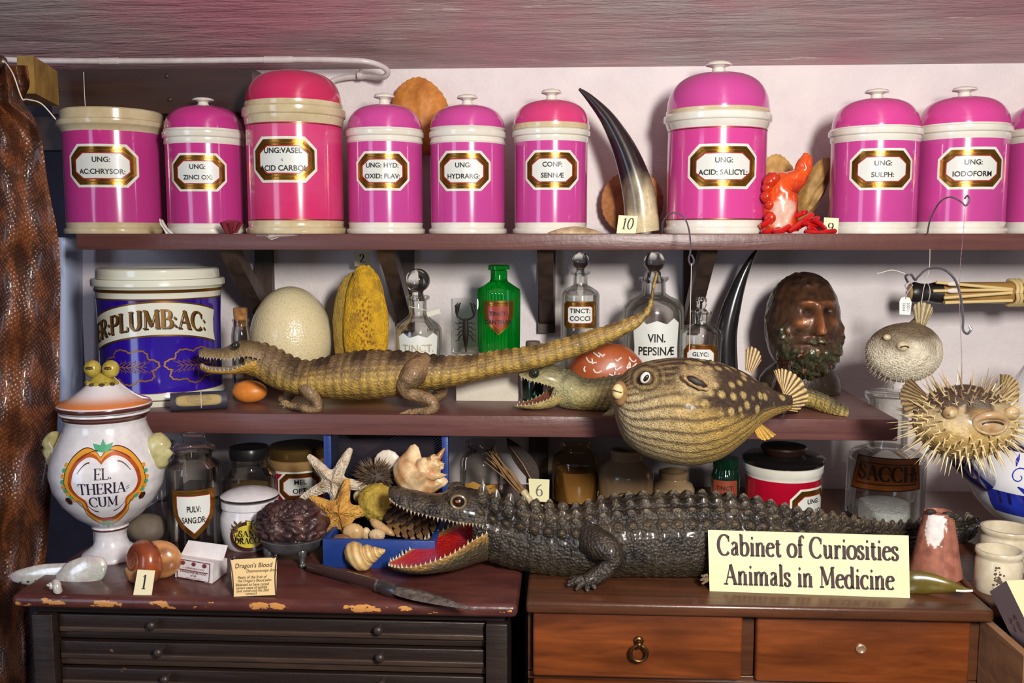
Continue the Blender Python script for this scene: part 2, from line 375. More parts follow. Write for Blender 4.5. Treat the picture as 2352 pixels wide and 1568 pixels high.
def badge(mb, outline, zones, mapf, step, core=4, last=0):
    """a plaque: outline around (0,0); zones = [(inset_outer, inset_inner, material, lift)]; the last zone's inner fills"""
    pts = []
    for i, a in enumerate(outline):
        b = outline[(i + 1) % len(outline)]; k = max(1, int(math.hypot(b[0] - a[0], b[1] - a[1]) / step))
        pts += [(a[0] + (b[0] - a[0]) * t / k, a[1] + (b[1] - a[1]) * t / k) for t in range(k)]
    w = max(p[0] for p in pts) - min(p[0] for p in pts); hh = max(p[1] for p in pts) - min(p[1] for p in pts); n = len(pts)
    def ring(b, k=1): return [(x * (1 - 2 * b / w) * k, y * (1 - 2 * b / hh) * k) for x, y in pts]
    for bo, bi, mi, lift in zones:
        mb.grid([[mapf(x, y, lift) for x, y in ring(bo)], [mapf(x, y, lift) for x, y in ring(bi)]], True, mi)
    bi, lift = zones[-1][1], zones[-1][3]
    rows = [[mapf(x, y, lift) for x, y in ring(bi, 1 - k / core)] for k in range(core)] + [[mapf(0, 0, lift)] * n]
    mb.grid(rows, True, last)
def octo(w, h, c): return [(-w / 2 + c, -h / 2), (w / 2 - c, -h / 2), (w / 2, -h / 2 + c), (w / 2, h / 2 - c), (w / 2 - c, h / 2), (-w / 2 + c, h / 2), (-w / 2, h / 2 - c), (-w / 2, -h / 2 + c)]
def cylmap(R, a0, z):
    Rf = R if callable(R) else (lambda q: R)
    r0 = Rf(z)
    return lambda x, y, h: ((Rf(z + y) + h) * math.sin(a0 + x / r0), -(Rf(z + y) + h) * math.cos(a0 + x / r0), z + y)
def face_angle(loc, off=0.0): return math.atan2(CAM.x - loc[0], loc[1] - CAM.y) + math.asin(max(-.98, min(.98, off)))
# ================================================================ SETTING
def struct(name, mb, mats, parent=None, smooth=False):
    return mb.build(name, mats, parent, smooth=smooth, kind='structure')
ZCEIL = U(1600, 152, WALL).z
xw0 = U(188, 700, WALL).x
t = NT('plaster'); t.set(rough=.62, spec=.3); co = t.coord()
g = t.noise(co, 9, 5, .6); t.base(t.mix(t.ramp(g, [(.35, 0.0), (.7, 1.0)]), lin((228, 219, 219)), lin((216, 207, 210))))
t.bump(t.noise(co, 22, 5, .65), .004); t.bump(t.noise(t.coord((1, 1, 3)), 120, 3), .0008); PLASTER = t.m
mb = MB(); mb.box((xw0 + 1.6, .03, 1.2), (1.6, .03, 1.2)); struct('wall_back', mb, PLASTER)
mb = MB(); mb.box((xw0 - .9, .2, 1.2), (.95, .03, 1.2)); mb.box((-2.45, -1.2, 1.2), (.03, 1.4, 1.2)); struct('wall_left', mb, M('recess_paint', (74, 72, 92), .7, var=(6, (58, 54, 66), .3)))
mb = MB(); mb.box((0, -1.2, -.03), (2.6, 1.6, .03)); struct('floor', mb, WOOD('floor_boards', (70, 48, 34), (48, 32, 24)))
t = NT('ceiling_paint'); t.set(rough=.34, spec=.55)
co = t.coord((.55, 3.2, 3)); f1 = t.noise(co, 3, 6, .62, .5); f2 = t.noise(t.coord((1, 1.5, 1)), 2.2, 3)
c = t.mix(t.ramp(f2, [(.42, 0.0), (.62, 1.0)]), lin((176, 160, 158)), lin((190, 128, 140)))
c = t.mix(t.ramp(f1, [(.5, 0.0), (.72, 1.0)]), c, lin((150, 118, 122)))
c = t.mix(t.ramp(t.noise(t.coord((.8, 9, 3)), 7, 5, .6), [(.66, 0.0), (.72, 1.0)]), c, lin((235, 222, 218)))  # pale streaks: glossy highlights painted into the ceiling colour
t.base(c); t.bump(t.noise(t.coord((.7, 7, 5)), 6, 6, .65, .4), .012); t.bump(t.noise(t.coord((2, 30, 9)), 8, 4), .002)
mb = MB(); mb.hexa([(-2.4, .0, ZCEIL), (2.5, .0, ZCEIL), (2.5, .1, ZCEIL), (-2.4, .1, ZCEIL), (-2.4, -1.0, ZCEIL + .44), (2.5, -1.0, ZCEIL + .44), (2.5, -1.0, ZCEIL + .52), (-2.4, -1.0, ZCEIL + .52)]); mb.box((.05, -1.8, ZCEIL + .48), (2.45, .8, .04)); struct('ceiling', mb, t.m)
DKB = WOOD('dark_brown_paint', (62, 42, 34), (50, 32, 26), (1, 12, 12), .38, .0005)
def pbox(x0, y0, x1, y1, d, depth, mb, mi=0):      # a box whose front face fills a pixel rectangle at depth d
    a, b = U(x0, y1, d), U(x1, y0, d)
    mb.box(((a.x + b.x) / 2, a.y + depth / 2, (a.z + b.z) / 2), ((b.x - a.x) / 2, depth / 2, (b.z - a.z) / 2), mi)
mb = MB(); pbox(120, 156, 578, 262, 2.05, .1, mb); pbox(60, 268, 190, 345, 2.11, .04, mb); tr = struct('trim_1', mb, DKB)
SCREW = M('screw_steel', (96, 80, 70), .35, .8)
for x, y in ((383, 174), (390, 228), (131, 206)):
    p = U(x, y, 2.049); m = MB(); m.ball(p, (.0052, .0028, .0052), 16); m.box(p + Vector((0, -.0026, 0)), (.004, .0006, .0006)); m.build('screw', SCREW, tr)
mb = MB(); a = U(124, 240, 1.93); b = U(64, 165, 1.78); h0, h1 = U(124, 240, 1.93).z, U(124, 160, 1.93).z
mb.hexa([(b.x - .02, 1.78 - WALL, h0), (b.x + .012, 1.78 - WALL, h0), (a.x, 1.95 - WALL, h0), (a.x - .07, 1.95 - WALL, h0), (b.x - .02, 1.78 - WALL, h1), (b.x + .012, 1.78 - WALL, h1), (a.x, 1.95 - WALL, h1), (a.x - .07, 1.95 - WALL, h1)])
struct('trim_2', mb, M('yellow_wood', (172, 138, 66), .5, var=(14, (112, 84, 36), .35), bump=(30, .001)))
# pale plastic sheet curled against the recess, left of the shelves
mb = MB(); rows = []; cols = []
for i in range(41):
    y = 545 + (1030 - 545) * i / 40
    rows.append([U(128 + 62 * j / 16 + (4 * math.sin(i / 5) if j == 0 else 0), y, 2.02 + .10 * (j / 16) ** 2 - .02 * math.sin(j / 16 * 3)) for j in range(17)])
mb.grid(rows)
t = NT('pale_sheet'); t.set(rough=.25); co = t.coord((1, 1, .5)); t.base(t.mix(t.ramp(t.noise(co, 12, 2), [(.48, 0.0), (.52, 1.0)]), lin((172, 182, 210)), lin((140, 150, 182))))
o = mb.build('plastic_sheet', t.m, origin=U(150, 1030, 2.0)); o.location = U(150, 1030, 2.0)
tag(o, 'curled pale blue plastic sheet standing behind the snakeskin', 'plastic sheet')
# ================================================================ SHELVES
SHELF = WOOD('oxblood_paint', (108, 70, 66), (88, 54, 52), (1.2, 22, 22), .36, .0009, c3=(96, 60, 54))
def shelf(name, label, x0, x1, z, th, d, xr=None):
    t = thing(name, label, 'shelf', (0, 0, 0))
    mb = MB(); y0 = d - WALL; rbox(mb, ((x0 + x1) / 2, y0 / 2 - .0005, z - th / 2), ((x1 - x0) / 2, -y0 / 2 - .0005, th / 2), .002, seg=2)
    mb.build('board', SHELF, t); return t
th1 = ZT - U(1176, 574, D1).z; th2 = Z2 - U(1176, 1003, D2).z
sh1 = shelf('wall_shelf', 'upper oxblood painted shelf carrying the row of pink jars', U(174, 540, D1).x, U(2500, 540, D1).x, ZT, th1, D1)
sh2 = shelf('wall_shelf', 'lower oxblood painted shelf carrying the blue jar and bronze bust', U(215, 950, D2).x, U(2064, 966, D2).x, Z2, th2, D2)
BRK = WOOD('bracket_wood', (78, 60, 52), (50, 36, 30), (12, 12, 3), .5, .0008)
zb = U(1255, 765, 2.12).z
for px, pos in ((606, 'leftmost dark wooden bracket under the upper shelf, beside the egg'), (930, 'dark wooden bracket under the upper shelf behind the yellow sponge'), (1256, 'dark wooden bracket under the upper shelf right of the green bottle'), (1590, 'dark wooden bracket under the upper shelf behind the small stoppered bottle')):
    x = U(px, 650, 2.13).x; t = thing('shelf_bracket', pos, 'bracket', (x, 0, zb), 'brackets under the upper shelf')
    m = MB(); hz = ZT - th1 - zb; m.box((0, -.011, hz / 2), (.019, .0105, hz / 2)); m.build('batten', BRK, t, smooth=False)
    m = MB(); w_ = .016; y1 = D1 - WALL + .03
    m.hexa([(-w_, -.0225, .02), (w_, -.0225, .02), (w_, -.0225, .062), (-w_, -.0225, .062), (-w_, y1, hz - .0005), (w_, y1, hz - .0005), (w_, y1 + .05, hz - .0005), (-w_, y1 + .05, hz - .0005)])
    m.build('strut', BRK, t, smooth=False, fix=True)
x = U(1236, 1060, 2.1).x; t = thing('shelf_bracket', 'dark wooden bracket under the lower shelf behind the feather bundle', 'bracket', (x, 0, Z2 - th2 - .19), 'brackets under the lower shelf')
m = MB(); m.box((0, -.013, .095), (.022, .0125, .0945)); m.build('batten', BRK, t, smooth=False)
# ================================================================ CABINETS
t = NT('chipped_top'); t.set(rough=.3, coat=.15); co = t.coord()
base = t.mix(t.ramp(t.noise(t.coord((2, 6, 6)), 6, 5), [(.35, 0.0), (.65, 1.0)]), lin((92, 50, 44)), lin((70, 36, 34)))
sx = t.n('ShaderNodeSeparateXYZ'); t.l(co, sx.inputs[0])
edge = t.n('ShaderNodeMapRange'); edge.inputs['From Min'].default_value = .012; edge.inputs['From Max'].default_value = -.001; t.l(sx.outputs['Y'], edge.inputs['Value'])
nz_ = t.noise(t.coord((1, 1, 2.2)), 26, 5, .62); mu = t.n('ShaderNodeMath', operation='MULTIPLY'); t.l(edge.outputs[0], mu.inputs[0]); t.l(nz_, mu.inputs[1])
chip = t.ramp(mu.outputs[0], [(.485, 0.0), (.5, 1.0)])
t.base(t.mix(chip, base, lin((196, 138, 74)))); t.bump(chip, .0008, -1); t.bump(t.noise(co, 40, 4), .0008); CHIPTOP = t.m
NEARBLACK = WOOD('blackened_oak', (44, 31, 25), (27, 18, 15), (1.5, 20, 20), .42, .0008, worn=((104, 78, 58), 9, .68))
EDGEW = WOOD('worn_edge_oak', (74, 56, 44), (46, 33, 27), (2, 20, 20), .4, .0008)
lx0, lx1 = U(22, 1378, D3).x, U(1189, 1395, D3).x
y3 = D3 - WALL
cab = thing('cabinet', 'low near-black cabinet of shallow drawers with chipped oxblood top', 'cabinet', (lx0, y3, 0))
mb = MB(); W_ = lx1 - lx0; rbox(mb, (W_ / 2, .36, ZC - .011), (W_ / 2, .36, .011), .0095, seg=4); mb.build('top', CHIPTOP, cab)
yb = .024; xa = U(76, 1450, D3 + yb).x - lx0; xb = U(1166, 1450, D3 + yb).x - lx0; zt = ZC - .022
def ZL(y): return U(620, y, D3 + yb).z
mb = MB(); mb.box(((xa + xb) / 2, .39, zt / 2), ((xb - xa) / 2, .33, zt / 2)); mb.build('carcass', NEARBLACK, cab, smooth=False)
mb = MB(); rbox(mb, ((xa + xb) / 2, .05, (zt + ZL(1418)) / 2 - .001), ((xb - xa) / 2 - .003, .022, (zt - ZL(1418)) / 2), .003); mb.build('cornice', NEARBLACK, cab)
sw = .034
for xx in (xa + sw / 2, xb - sw / 2):
    mb = MB(); rbox(mb, (xx, yb + .016, (ZL(1420)) / 2), (sw / 2, .02, ZL(1420) / 2), .002); mb.build('stile', NEARBLACK, cab)
ztop = ZL(1424); k = 0
xk1, xk2 = U(353, 1440, D3 + .03).x - lx0, U(871, 1450, D3 + .03).x - lx0
for k in range(6):
    zc = ztop - k * .0445; dr = mb = MB(); rbox(mb, ((xa + xb) / 2, .05, zc - .0155), ((xb - xa) / 2 - sw - .002, .014, .0135), .002)
    d_ = mb.build('drawer', NEARBLACK, cab)
    mb = MB(); rbox(mb, ((xa + xb) / 2, .041, zc - .0255), ((xb - xa) / 2 - sw - .004, .0085, .0042), .0015); mb.build('lip', EDGEW, d_)
    for xk in (xk1 + k * .009, xk2 + k * .002):
        mb = MB(); mb.ball((xk, .021, zc - .0115), (.0075, .0065, .0075), 20); mb.tube([(xk, .0375, zc - .0115), (xk, .025, zc - .0115)], .0034, 10); mb.build('knob', M('black_knob', (52, 42, 38), .4), d_)
    mb = MB(); rbox(mb, ((xa + xb) / 2, .052, zc - .037), ((xb - xa) / 2 - sw - .001, .012, .006), .0015); mb.build('rail', EDGEW if k == 1 else NEARBLACK, cab)
# right cabinet
PINE = WOOD('varnished_pine', (138, 72, 32), (88, 42, 18), (1.6, 14, 14), .28, .0006, coat=.3, c3=(74, 34, 14))
DPINE = WOOD('dark_varnish', (92, 54, 32), (62, 36, 24), (1.6, 16, 16), .32, .0007, coat=.2, worn=((150, 104, 66), 12, .66))
D4 = 1.415; y4 = D4 - WALL; rx0, rx1 = U(1208, 1370, D4).x, U(2286, 1400, D4).x; W4 = rx1 - rx0
rc = thing('chest_of_drawers', 'warm brown varnished chest of drawers under the black crocodile', 'chest of drawers', (rx0, y4, 0))
mb = MB(); rbox(mb, (W4 / 2, .35, ZC - .0095), (W4 / 2, .35, .0095), .005, seg=3); mb.build('top', DPINE, rc)
yb4 = .02; zt4 = ZC - .019
def ZR(y): return U(1700, y, D4 + yb4).z
def XR(x): return U(x, 1480, D4 + yb4).x - rx0
ra, rb = XR(1212), XR(2256)
mb = MB(); mb.box(((ra + rb) / 2, .37, zt4 / 2), ((rb - ra) / 2, .32, zt4 / 2)); mb.build('carcass', DPINE, rc, smooth=False)
for x0, x1 in ((1212, 1222), (1704, 1734), (2229, 2256)):
    mb = MB(); rbox(mb, ((XR(x0) + XR(x1)) / 2, .04, (zt4 + ZR(1556)) / 2), ((XR(x1) - XR(x0)) / 2, .012, (zt4 - ZR(1556)) / 2 - .0005), .0015); mb.build('stile', DPINE, rc)
mb = MB(); rbox(mb, ((ra + rb) / 2, .04, ZR(1566)), ((rb - ra) / 2, .012, .0062), .0015); mb.build('rail', DPINE, rc)
def drawer(x0, x1, z0, z1, yo):
    mb = MB(); rbox(mb, ((x0 + x1) / 2, .04 - yo, (z0 + z1) / 2), ((x1 - x0) / 2, .02, (z1 - z0) / 2), .005, seg=3); return mb.build('drawer', PINE, rc)
BRASS = M('dark_brass', (108, 78, 44), .32, .9)
d1 = drawer(XR(1224), XR(1702), ZR(1556), ZR(1400), .012); d2 = drawer(XR(1736), XR(2227), ZR(1562), ZR(1398), .004)
drawer(XR(1224), XR(2227), ZR(1575) - .16, ZR(1575), .009)
p = (XR(1465), .006, ZR(1468)); mb = MB(); mb.ball(p, (.008, .004, .008), 18); mb.tube([(p[0], p[1] - .002, p[2]), (p[0], p[1] - .014, p[2] - .001)], [.0042, .0036], 12); mb.ball((p[0], p[1] - .013, p[2] - .001), (.005, .004, .005), 12); 
ring = [(p[0] + .0125 * math.sin(a * PI / 14), p[1] - .0125, p[2] - .014 + .0125 * math.cos(a * PI / 14)) for a in range(29)]
mb.tube(ring, .0025, 8, cap=False); mb.build('ring_pull', BRASS, d1)
p = (XR(1975), .016, ZR(1480)); mb = MB(); mb.lathe([(.0, .0), (.0078, .0), (.0078, .003), (.0055, .0045), (.0035, .003), (0, .003)], 1, 20); mb2 = MB(); mb2.v = [(p[0] + a, p[1] - c, p[2] + b) for a, b, c in mb.v]; mb2.f = mb.f; mb2.m = mb.m; mb2.c = mb.c; mb2.build('knob_stub', M('pale_stub', (150, 122, 96), .4, .3), d2, fix=True)
# ================================================================ PIPE AND CABLES
WHITEP = M('gloss_white_paint', (214, 206, 204), .3, var=(30, (188, 178, 178), .4))
pp = cr([(-60, 126, 1.98), (40, 138, 2.02), (330, 140, 2.03), (640, 137, 2.03), (780, 138, 2.03), (850, 143, 2.04), (888, 160, 2.07), (880, 177, 2.09), (830, 175, 2.125), (775, 182, 2.13), (740, 205, 2.13), (725, 240, 2.13)], 8)
mb = MB(); mb.tube([U(x, min(y, 999), d) for x, y, d in pp], .0062, 12)
for (x, y, d, L) in ((250, 140, 2.028, .02), (640, 137, 2.03, .03)):
    c = U(x, y, d); mb.tube([c + Vector((-L, 0, 0)), c + Vector((L, 0, 0))], .0072, 12)
o = mb.build('conduit_pipe', WHITEP, origin=U(330, 140, 2.03)); o.location = U(330, 140, 2.03); tag(o, 'white painted cable conduit running under the ceiling', 'pipe')
m = MB(); c = U(828, 174, 2.118); m.tube([c + Vector((-.006, -.002, 0)), c + Vector((.006, -.002, 0))], .0082, 12); m.tube([c + Vector((0, 0, .005)), c + Vector((0, 0, .014))], .003, 8); m.build('clip', WHITEP, o, origin=o.location)
WIRE = M('steel_wire', (150, 150, 160), .28, .9); STRING = M('pale_string', (206, 198, 186), .7)
def wire(label, pts, r, mat=WIRE, n=6, name='wire_hook', cat='wire', group=None):
    q = [U(*p) for p in cr(pts, n)]; mb = MB(); mb.tube(q, r, 8); o = mb.build(name, mat, origin=q[0]); o.location = q[0]; return tag(o, label, cat, group)
wire('thin white wire looped over the top of the snakeskin', [(10, 140, 1.62), (30, 170, 1.6), (50, 225, 1.6), (62, 228, 1.6), (95, 238, 1.6), (128, 274, 1.61)], .0011, STRING, name='tie_wire', cat='wire')
wire('thin pale string hanging down the dark brown board', [(192, 165, 2.045), (194, 215, 2.045), (197, 258, 2.046)], .0009, STRING, name='string', cat='string')
# ================================================================ PINK JARS AND OTHER GLAZED JARS
WHITE = M('cream_glaze', (230, 230, 222), .16, coat=.6, var=(16, (216, 212, 196), .35), bump=(14, .0004))
AGED = M('aged_cream_glaze', (218, 206, 172), .18, coat=.6, var=(14, (186, 168, 128), .35))
PINKS = {'p': M('pink_glaze', (198, 72, 150), .16, coat=.6, var=(5, (186, 66, 142), .3)), 'm': M('magenta_glaze', (192, 50, 132), .16, coat=.6, var=(5, (180, 62, 134), .3)),
 'r': M('rose_glaze', (208, 78, 128), .16, coat=.6, var=(4, (206, 46, 104), .2)), 'd': M('crimson_pink_glaze', (196, 42, 92), .16, coat=.7, var=(4, (190, 40, 84), .3)), 'h': M('hot_pink_glaze', (206, 68, 146), .16, coat=.7), 'c': M('coral_pink_glaze', (204, 58, 110), .16, coat=.7, var=(4, (214, 70, 140), .2))}
GOLD = M('gilding', (176, 122, 42), .22, .85, var=(40, (120, 78, 24), .3), bump=(50, .0006)); GOLD2 = M('dull_gilding', (120, 82, 34), .35, .7)
REDL = M('label_red', (150, 40, 28), .35); PLATE = M('label_white', (214, 218, 212), .4, coat=.06); INK = M('black_lettering', (30, 26, 26), .4)
INK2 = M('faded_lettering', (186, 184, 172), .45)
def label_panel(parent, mp, w, h, lines, size, ch=None, border=.06, name='label', plate=PLATE, ink=INK, outline=None, wide=1.0, white=True, dy=None, dx=0, lift=.0006, cx=0, cy=0):
    mb = MB(); ol = outline or octo(w, h, ch or h * .27); b = h * border
    z = []
    if white: z.append((0, b, 0, lift * 1.6)); z.append((b, b * 2.1, 1, lift * 1.2))
    else: z.append((0, b * 1.1, 2, lift)); z.append((b * 1.1, b * 2.1, 1, lift * 1.2))
    z += [(b * 2.1, b * 2.5, 2, lift * 1.2), (b * 2.5, b * 3.1, 1, lift * 1.3), (b * 3.1, b * 3.6, 3, lift * 1.1)]
    badge(mb, ol, z, mp, h * .05, last=4)
    lo = mb.build(name, [WHITE, GOLD, GOLD2, REDL, plate], parent)
    mt = MB(); gap = dy or size * 1.62; y = gap * (len(lines) - 1) / 2
    for ln in lines:
        s2, f = (ln if isinstance(ln, tuple) else (ln, 1)); put_text(mt, s2, size * f, mp, x=dx, y=y, h=lift * 1.6 + .0005, wide=wide); y -= gap
    mt.build('lettering', ink, lo); return lo
def pink_jar(name, label, d, cx, r, ybase, yb2, yrim0, yrim1, ylid, ydome, yknob, lines, lb, cols, rimr, aged=False, rknob=.28, rdome=None, group='pink drug jars on the upper shelf', lidcream=False, size=.17, dy=None):
    s = S(d, cx, 400); base = U(cx, 537, d); base.z = ZT
    root = thing(name, label, 'jar', base, group)
    H = lambda y: (537 - y) * 1.0
    rb = r - 1; W = AGED if aged else WHITE; body, dome = PINKS[cols[0]], PINKS[cols[1]]
    mb = MB(); hb = H(yb2); h0, h1 = H(yrim0), H(yrim1)
    mb.lathe([(0, 0, 0), (rb + 4, 0, 0), (rb + 6, 3, 0), (rb + 6, hb * .42, 0), (rb + 2, hb * .5, 0), (rb, hb * .62, 0), (r + 1, hb * .97, 0), (r, hb, 0), (r, hb + .1, 1), (r, h0 - .1, 1), (r, h0, 0), (r + 2, h0 + 3, 0), (rimr - 4, h0 + (h1 - h0) * .45, 0), (rimr - 1, h0 + (h1 - h0) * .5, 0), (rimr, h0 + (h1 - h0) * .56, 0), (rimr, h1 - 3, 0), (rimr - 3, h1, 0), (rimr - 8, h1, 0), (r * .9, h1, 0), (r * .9, h1 - 12, 0), (0, h1 - 12, 0)], s, 72)
    if aged: pass
    ob = mb.build('body', [W, body], root)
    if cols[1] == 'd' or cols[0] in 'rh':   # gilt lines by the band edges
        for hh in (hb + 2, h0 - 3):
            mb = MB(); mb.lathe([(r + .2, hh - 1.2), (r + .45, hh), (r + .2, hh + 1.2)], s, 64); mb.build('gilt_line', GOLD2, ob)
    rd = rdome or r * 1.0; mb = MB(); hd, hl = H(ydome or ylid), H(ylid)
    if ydome:
        prof = [(0, h1 + .3, 0), (rimr - 5, h1 + .3, 0), (rimr - 4, h1 + 2, 0), (rimr - 4, hl - 4, 0), (rd + 2, hl, 0), (rd, hl + .1, 1)] if not lidcream else [(0, h1 + .3, 0), (rd + 1, h1 + .3, 2), (rd + 2, h1 + 3, 2), (rd + 2, hl - 1, 2), (rd, hl, 2), (rd, hl + .1, 1)]
        n = 16
        for i in range(1, n + 1):
            a = PI / 2 * i / n; prof.append((rd * (math.cos(a) ** .62), hl + (hd - hl) * (math.sin(a) ** .95), 1))
        prof[-1] = (0, hd, 1)
        mb.lathe(prof, s, 72); lo = mb.build('lid', [W, dome, AGED], root)
        if yknob:
            hk = H(yknob); rk = r * rknob; mb = MB(); q = (hk - hd)
            mb.lathe([(rk * .62, hd - 1.5), (rk * .5, hd + q * .25), (rk * .46, hd + q * .42), (rk * .6, hd + q * .52), (rk * .98, hd + q * .62), (rk, hd + q * .72), (rk * .9, hd + q * .86), (rk * .5, hd + q * .97), (0, hk)], s, 40); mb.build('knob', W, lo)
    else:
        mb.lathe([(0, h1 + .3), (rimr - 8, h1 + .3), (rimr - 8, hl - 3), (rimr - 11, hl), (0, hl)], s, 72); mb.build('lid', W, root)
    lx, ly, lw, lh = lb
    a0 = face_angle(base, (lx - cx) / r); zz = (537 - ly) * s
    label_panel(root, cylmap(r * s, a0, zz), lw * s, lh * s, lines, lh * s * size, dy=dy * s if dy else None)
    return root
J = 1.99
pink_jar('drug_jar', 'magenta jar with flat cream lid and no dome, lettered UNG: AC:CHRYSOR:', 2.03, 269, 107, 537, 512, 312, 285, 262, None, None, ['UNG:', ('AC:CHRYSOR:', .97)], (243, 389, 158, 94), 'mm', 118, aged=True)
pink_jar('drug_jar', 'magenta domed jar lettered UNG: ZINCI OX:', 2.0, 477, 87, 537, 514, 338, 308, 304, 248, 229, ['UNG:', ('ZINCI OX:', .95)], (460, 402, 129, 84), 'mm', 92)
pink_jar('drug_jar', 'large rose jar with crimson dome lid, lettered UNG:VASEL: ACID CARBOL', 1.965, 682, 108, 537, 508, 294, 256, 244, 172, None, ['UNG:VASEL', ('c', .5), 'ACID CARBOL'], (655, 376, 152, 100), 'rd', 116, dy=19, aged=True, rdome=108, lidcream=True, size=.165)
pink_jar('drug_jar', 'pink domed jar lettered UNG: HYD: OXID: FLAV:', 1.99, 887, 85, 537, 512, 334, 305, 303, 246, 219, ['UNG: HYD:', 'OXID: FLAV:'], (880, 399, 128, 86), 'pp', 89)
pink_jar('drug_jar', 'pink domed jar lettered UNG: HYDRARG:', J, 1075, 85, 537, 512, 336, 306, 300, 247, 222, ['UNG:', 'HYDRARG:'], (1065, 399, 128, 88), 'pp', 88)
pink_jar('drug_jar', 'pink jar with coral pink dome, lettered CONF: SENNAE', J, 1265, 83, 537, 512, 332, 304, 291, 236, 210, ['CONF:', 'SENN\u00c6'], (1268, 397, 130, 87), 'pc', 89, lidcream=True, rdome=86)
pink_jar('drug_jar', 'large hot pink jar with white knob, lettered UNG: ACID: SALICYL:', J, 1642, 112, 537, 507, 304, 270, 260, 176, 148, ['UNG:', 'ACID: SALICYL:'], (1658, 391, 162, 98), 'hp', 122, rknob=.26, lidcream=True, rdome=115, size=.165)
pink_jar('drug_jar', 'pink domed jar lettered UNG: SULPH:', 1.965, 2001, 96, 537, 511, 333, 302, 300, 233, 210, ['UNG:', 'SULPH:'], (2020, 396, 144, 91), 'ph', 103)
pink_jar('drug_jar', 'pink domed jar lettered UNG: IODOFORM', 1.995, 2199, 98, 537, 510, 328, 297, 294, 229, 205, ['UNG:', 'IODOFORM'], (2224, 394, 148, 92), 'ph', 105)
pink_jar('drug_jar', 'pink jar cut off by the right edge of the photo', 2.03, 2404, 96, 537, 511, 334, 304, 302, 240, 214, ['UNG:', 'CRET:'], (2440, 396, 144, 91), 'pp', 102)
def jar_root(name, label, cat, cx, ybot, z, rpx, group=None, d=None, ytop=None):
    t, s, c = jar_root0(name, label, cat, cx, ybot, z, rpx, group, d)
    k = (proj(c)[1] - ytop) / (ybot - ytop) if ytop else 1
    return t, s, c, k
def jar_root0(name, label, cat, cx, ybot, z, rpx, group=None, d=None):
    q = onz(cx, ybot, z)
    if d: c = U(cx, ybot, d); c = Vector((c.x, d - WALL, z)); return thing(name, label, cat, c, group), S(d, cx, ybot), c
    dd = dep(q); s = S(dd, cx, ybot); dd += rpx * s; s = S(dd, cx, ybot); c = Vector((q.x * dd / dep(q), dd - WALL, z))
    return thing(name, label, cat, c, group), s, c
# ---- blue jar
BLUE = M('cobalt_glaze', (36, 12, 132), .14, coat=.7, var=(7, (48, 22, 156), .3)); CREAM = M('pale_celadon_glaze', (214, 216, 200), .16, coat=.6)
root, s, c, kz = jar_root('drug_jar', 'big cobalt blue jar with white banner lettered ER:PLUMB:AC:', 'jar', 376, 935, Z2, 136, ytop=614)
s *= .975
mb = MB(); mb.lathe([(0, 0, 0), (139, 0, 0), (140, 4, 0), (140, 14, 0), (140, 17, 2), (140, 20, 0), (136, 32, 0), (135.6, 33.5, 2), (135.3, 36, 1), (134.6, 150, 1), (137, 262, 1), (137.6, 266, 2), (138, 270, 0), (139, 280, 0), (140, 282, 2), (141, 288, 2), (142, 291, 0), (147, 296, 0), (147, 309, 0), (145, 312, 0), (128, 312, 0), (128, 300, 0), (0, 300, 0)], s * 1.0, 90, kz=kz * .97)
ob = mb.build('body', [CREAM, BLUE, GOLD2], root)
mb = MB(); mb.lathe([(0, 312.5), (135, 312.5), (136, 315), (135, 334), (131, 338), (118, 338), (112, 333), (0, 333)], s, 72, kz=kz * .97); mb.build('lid', CREAM, root)
Rj = 136 * s; a0 = face_angle(c, 0)
def ban(x, y, h): # banner arches upward in the middle
    px = x / s; q = cylmap(lambda zz: 136.6 * s, a0, (198 + 22 * (1 - (px / 130) ** 2)) * s * kz - 8 * s); return q(x, y, h)
mb = MB(); n = 60
for (o, mi, hh) in ((39, 1, .0007), (35, 0, .0011)):
    rows = []
    for k in range(5):
        f = -1 + 2 * k / 4; rows.append([ban((-175 + (175 + 138) * j / n + (8 * (1 - abs(f)) * -1 if j == n else 0)) * s, f * o * s, hh) for j in range(n + 1)])
    mb.grid(rows, mi=mi)
bo = mb.build('banner', [CREAM, GOLD2], root)
LGOLD = M('lettering_gold', (150, 104, 40), .3, .5, var=(30, (110, 70, 26), .3)); 
mb = MB(); roman(mb, 'ER:PLUMB:AC:', 56 * s, lambda x, y, h: ban(x, y, h), x=-34 * s, y=-22 * s, h=.0014, mi=0, thick=.17, thin=.06, wide=.8); mb.build('lettering_shadow', M('shadow_line_black', (34, 24, 22), .4), bo)
mb = MB(); roman(mb, 'ER:PLUMB:AC:', 56 * s, lambda x, y, h: ban(x, y, h), x=-37 * s, y=-19.5 * s, h=.0019, mi=0, thick=.15, thin=.045, wide=.8); mb.build('lettering', LGOLD, bo)
GL_LINE = M('gilt_drawing', (158, 112, 52), .35, .5)
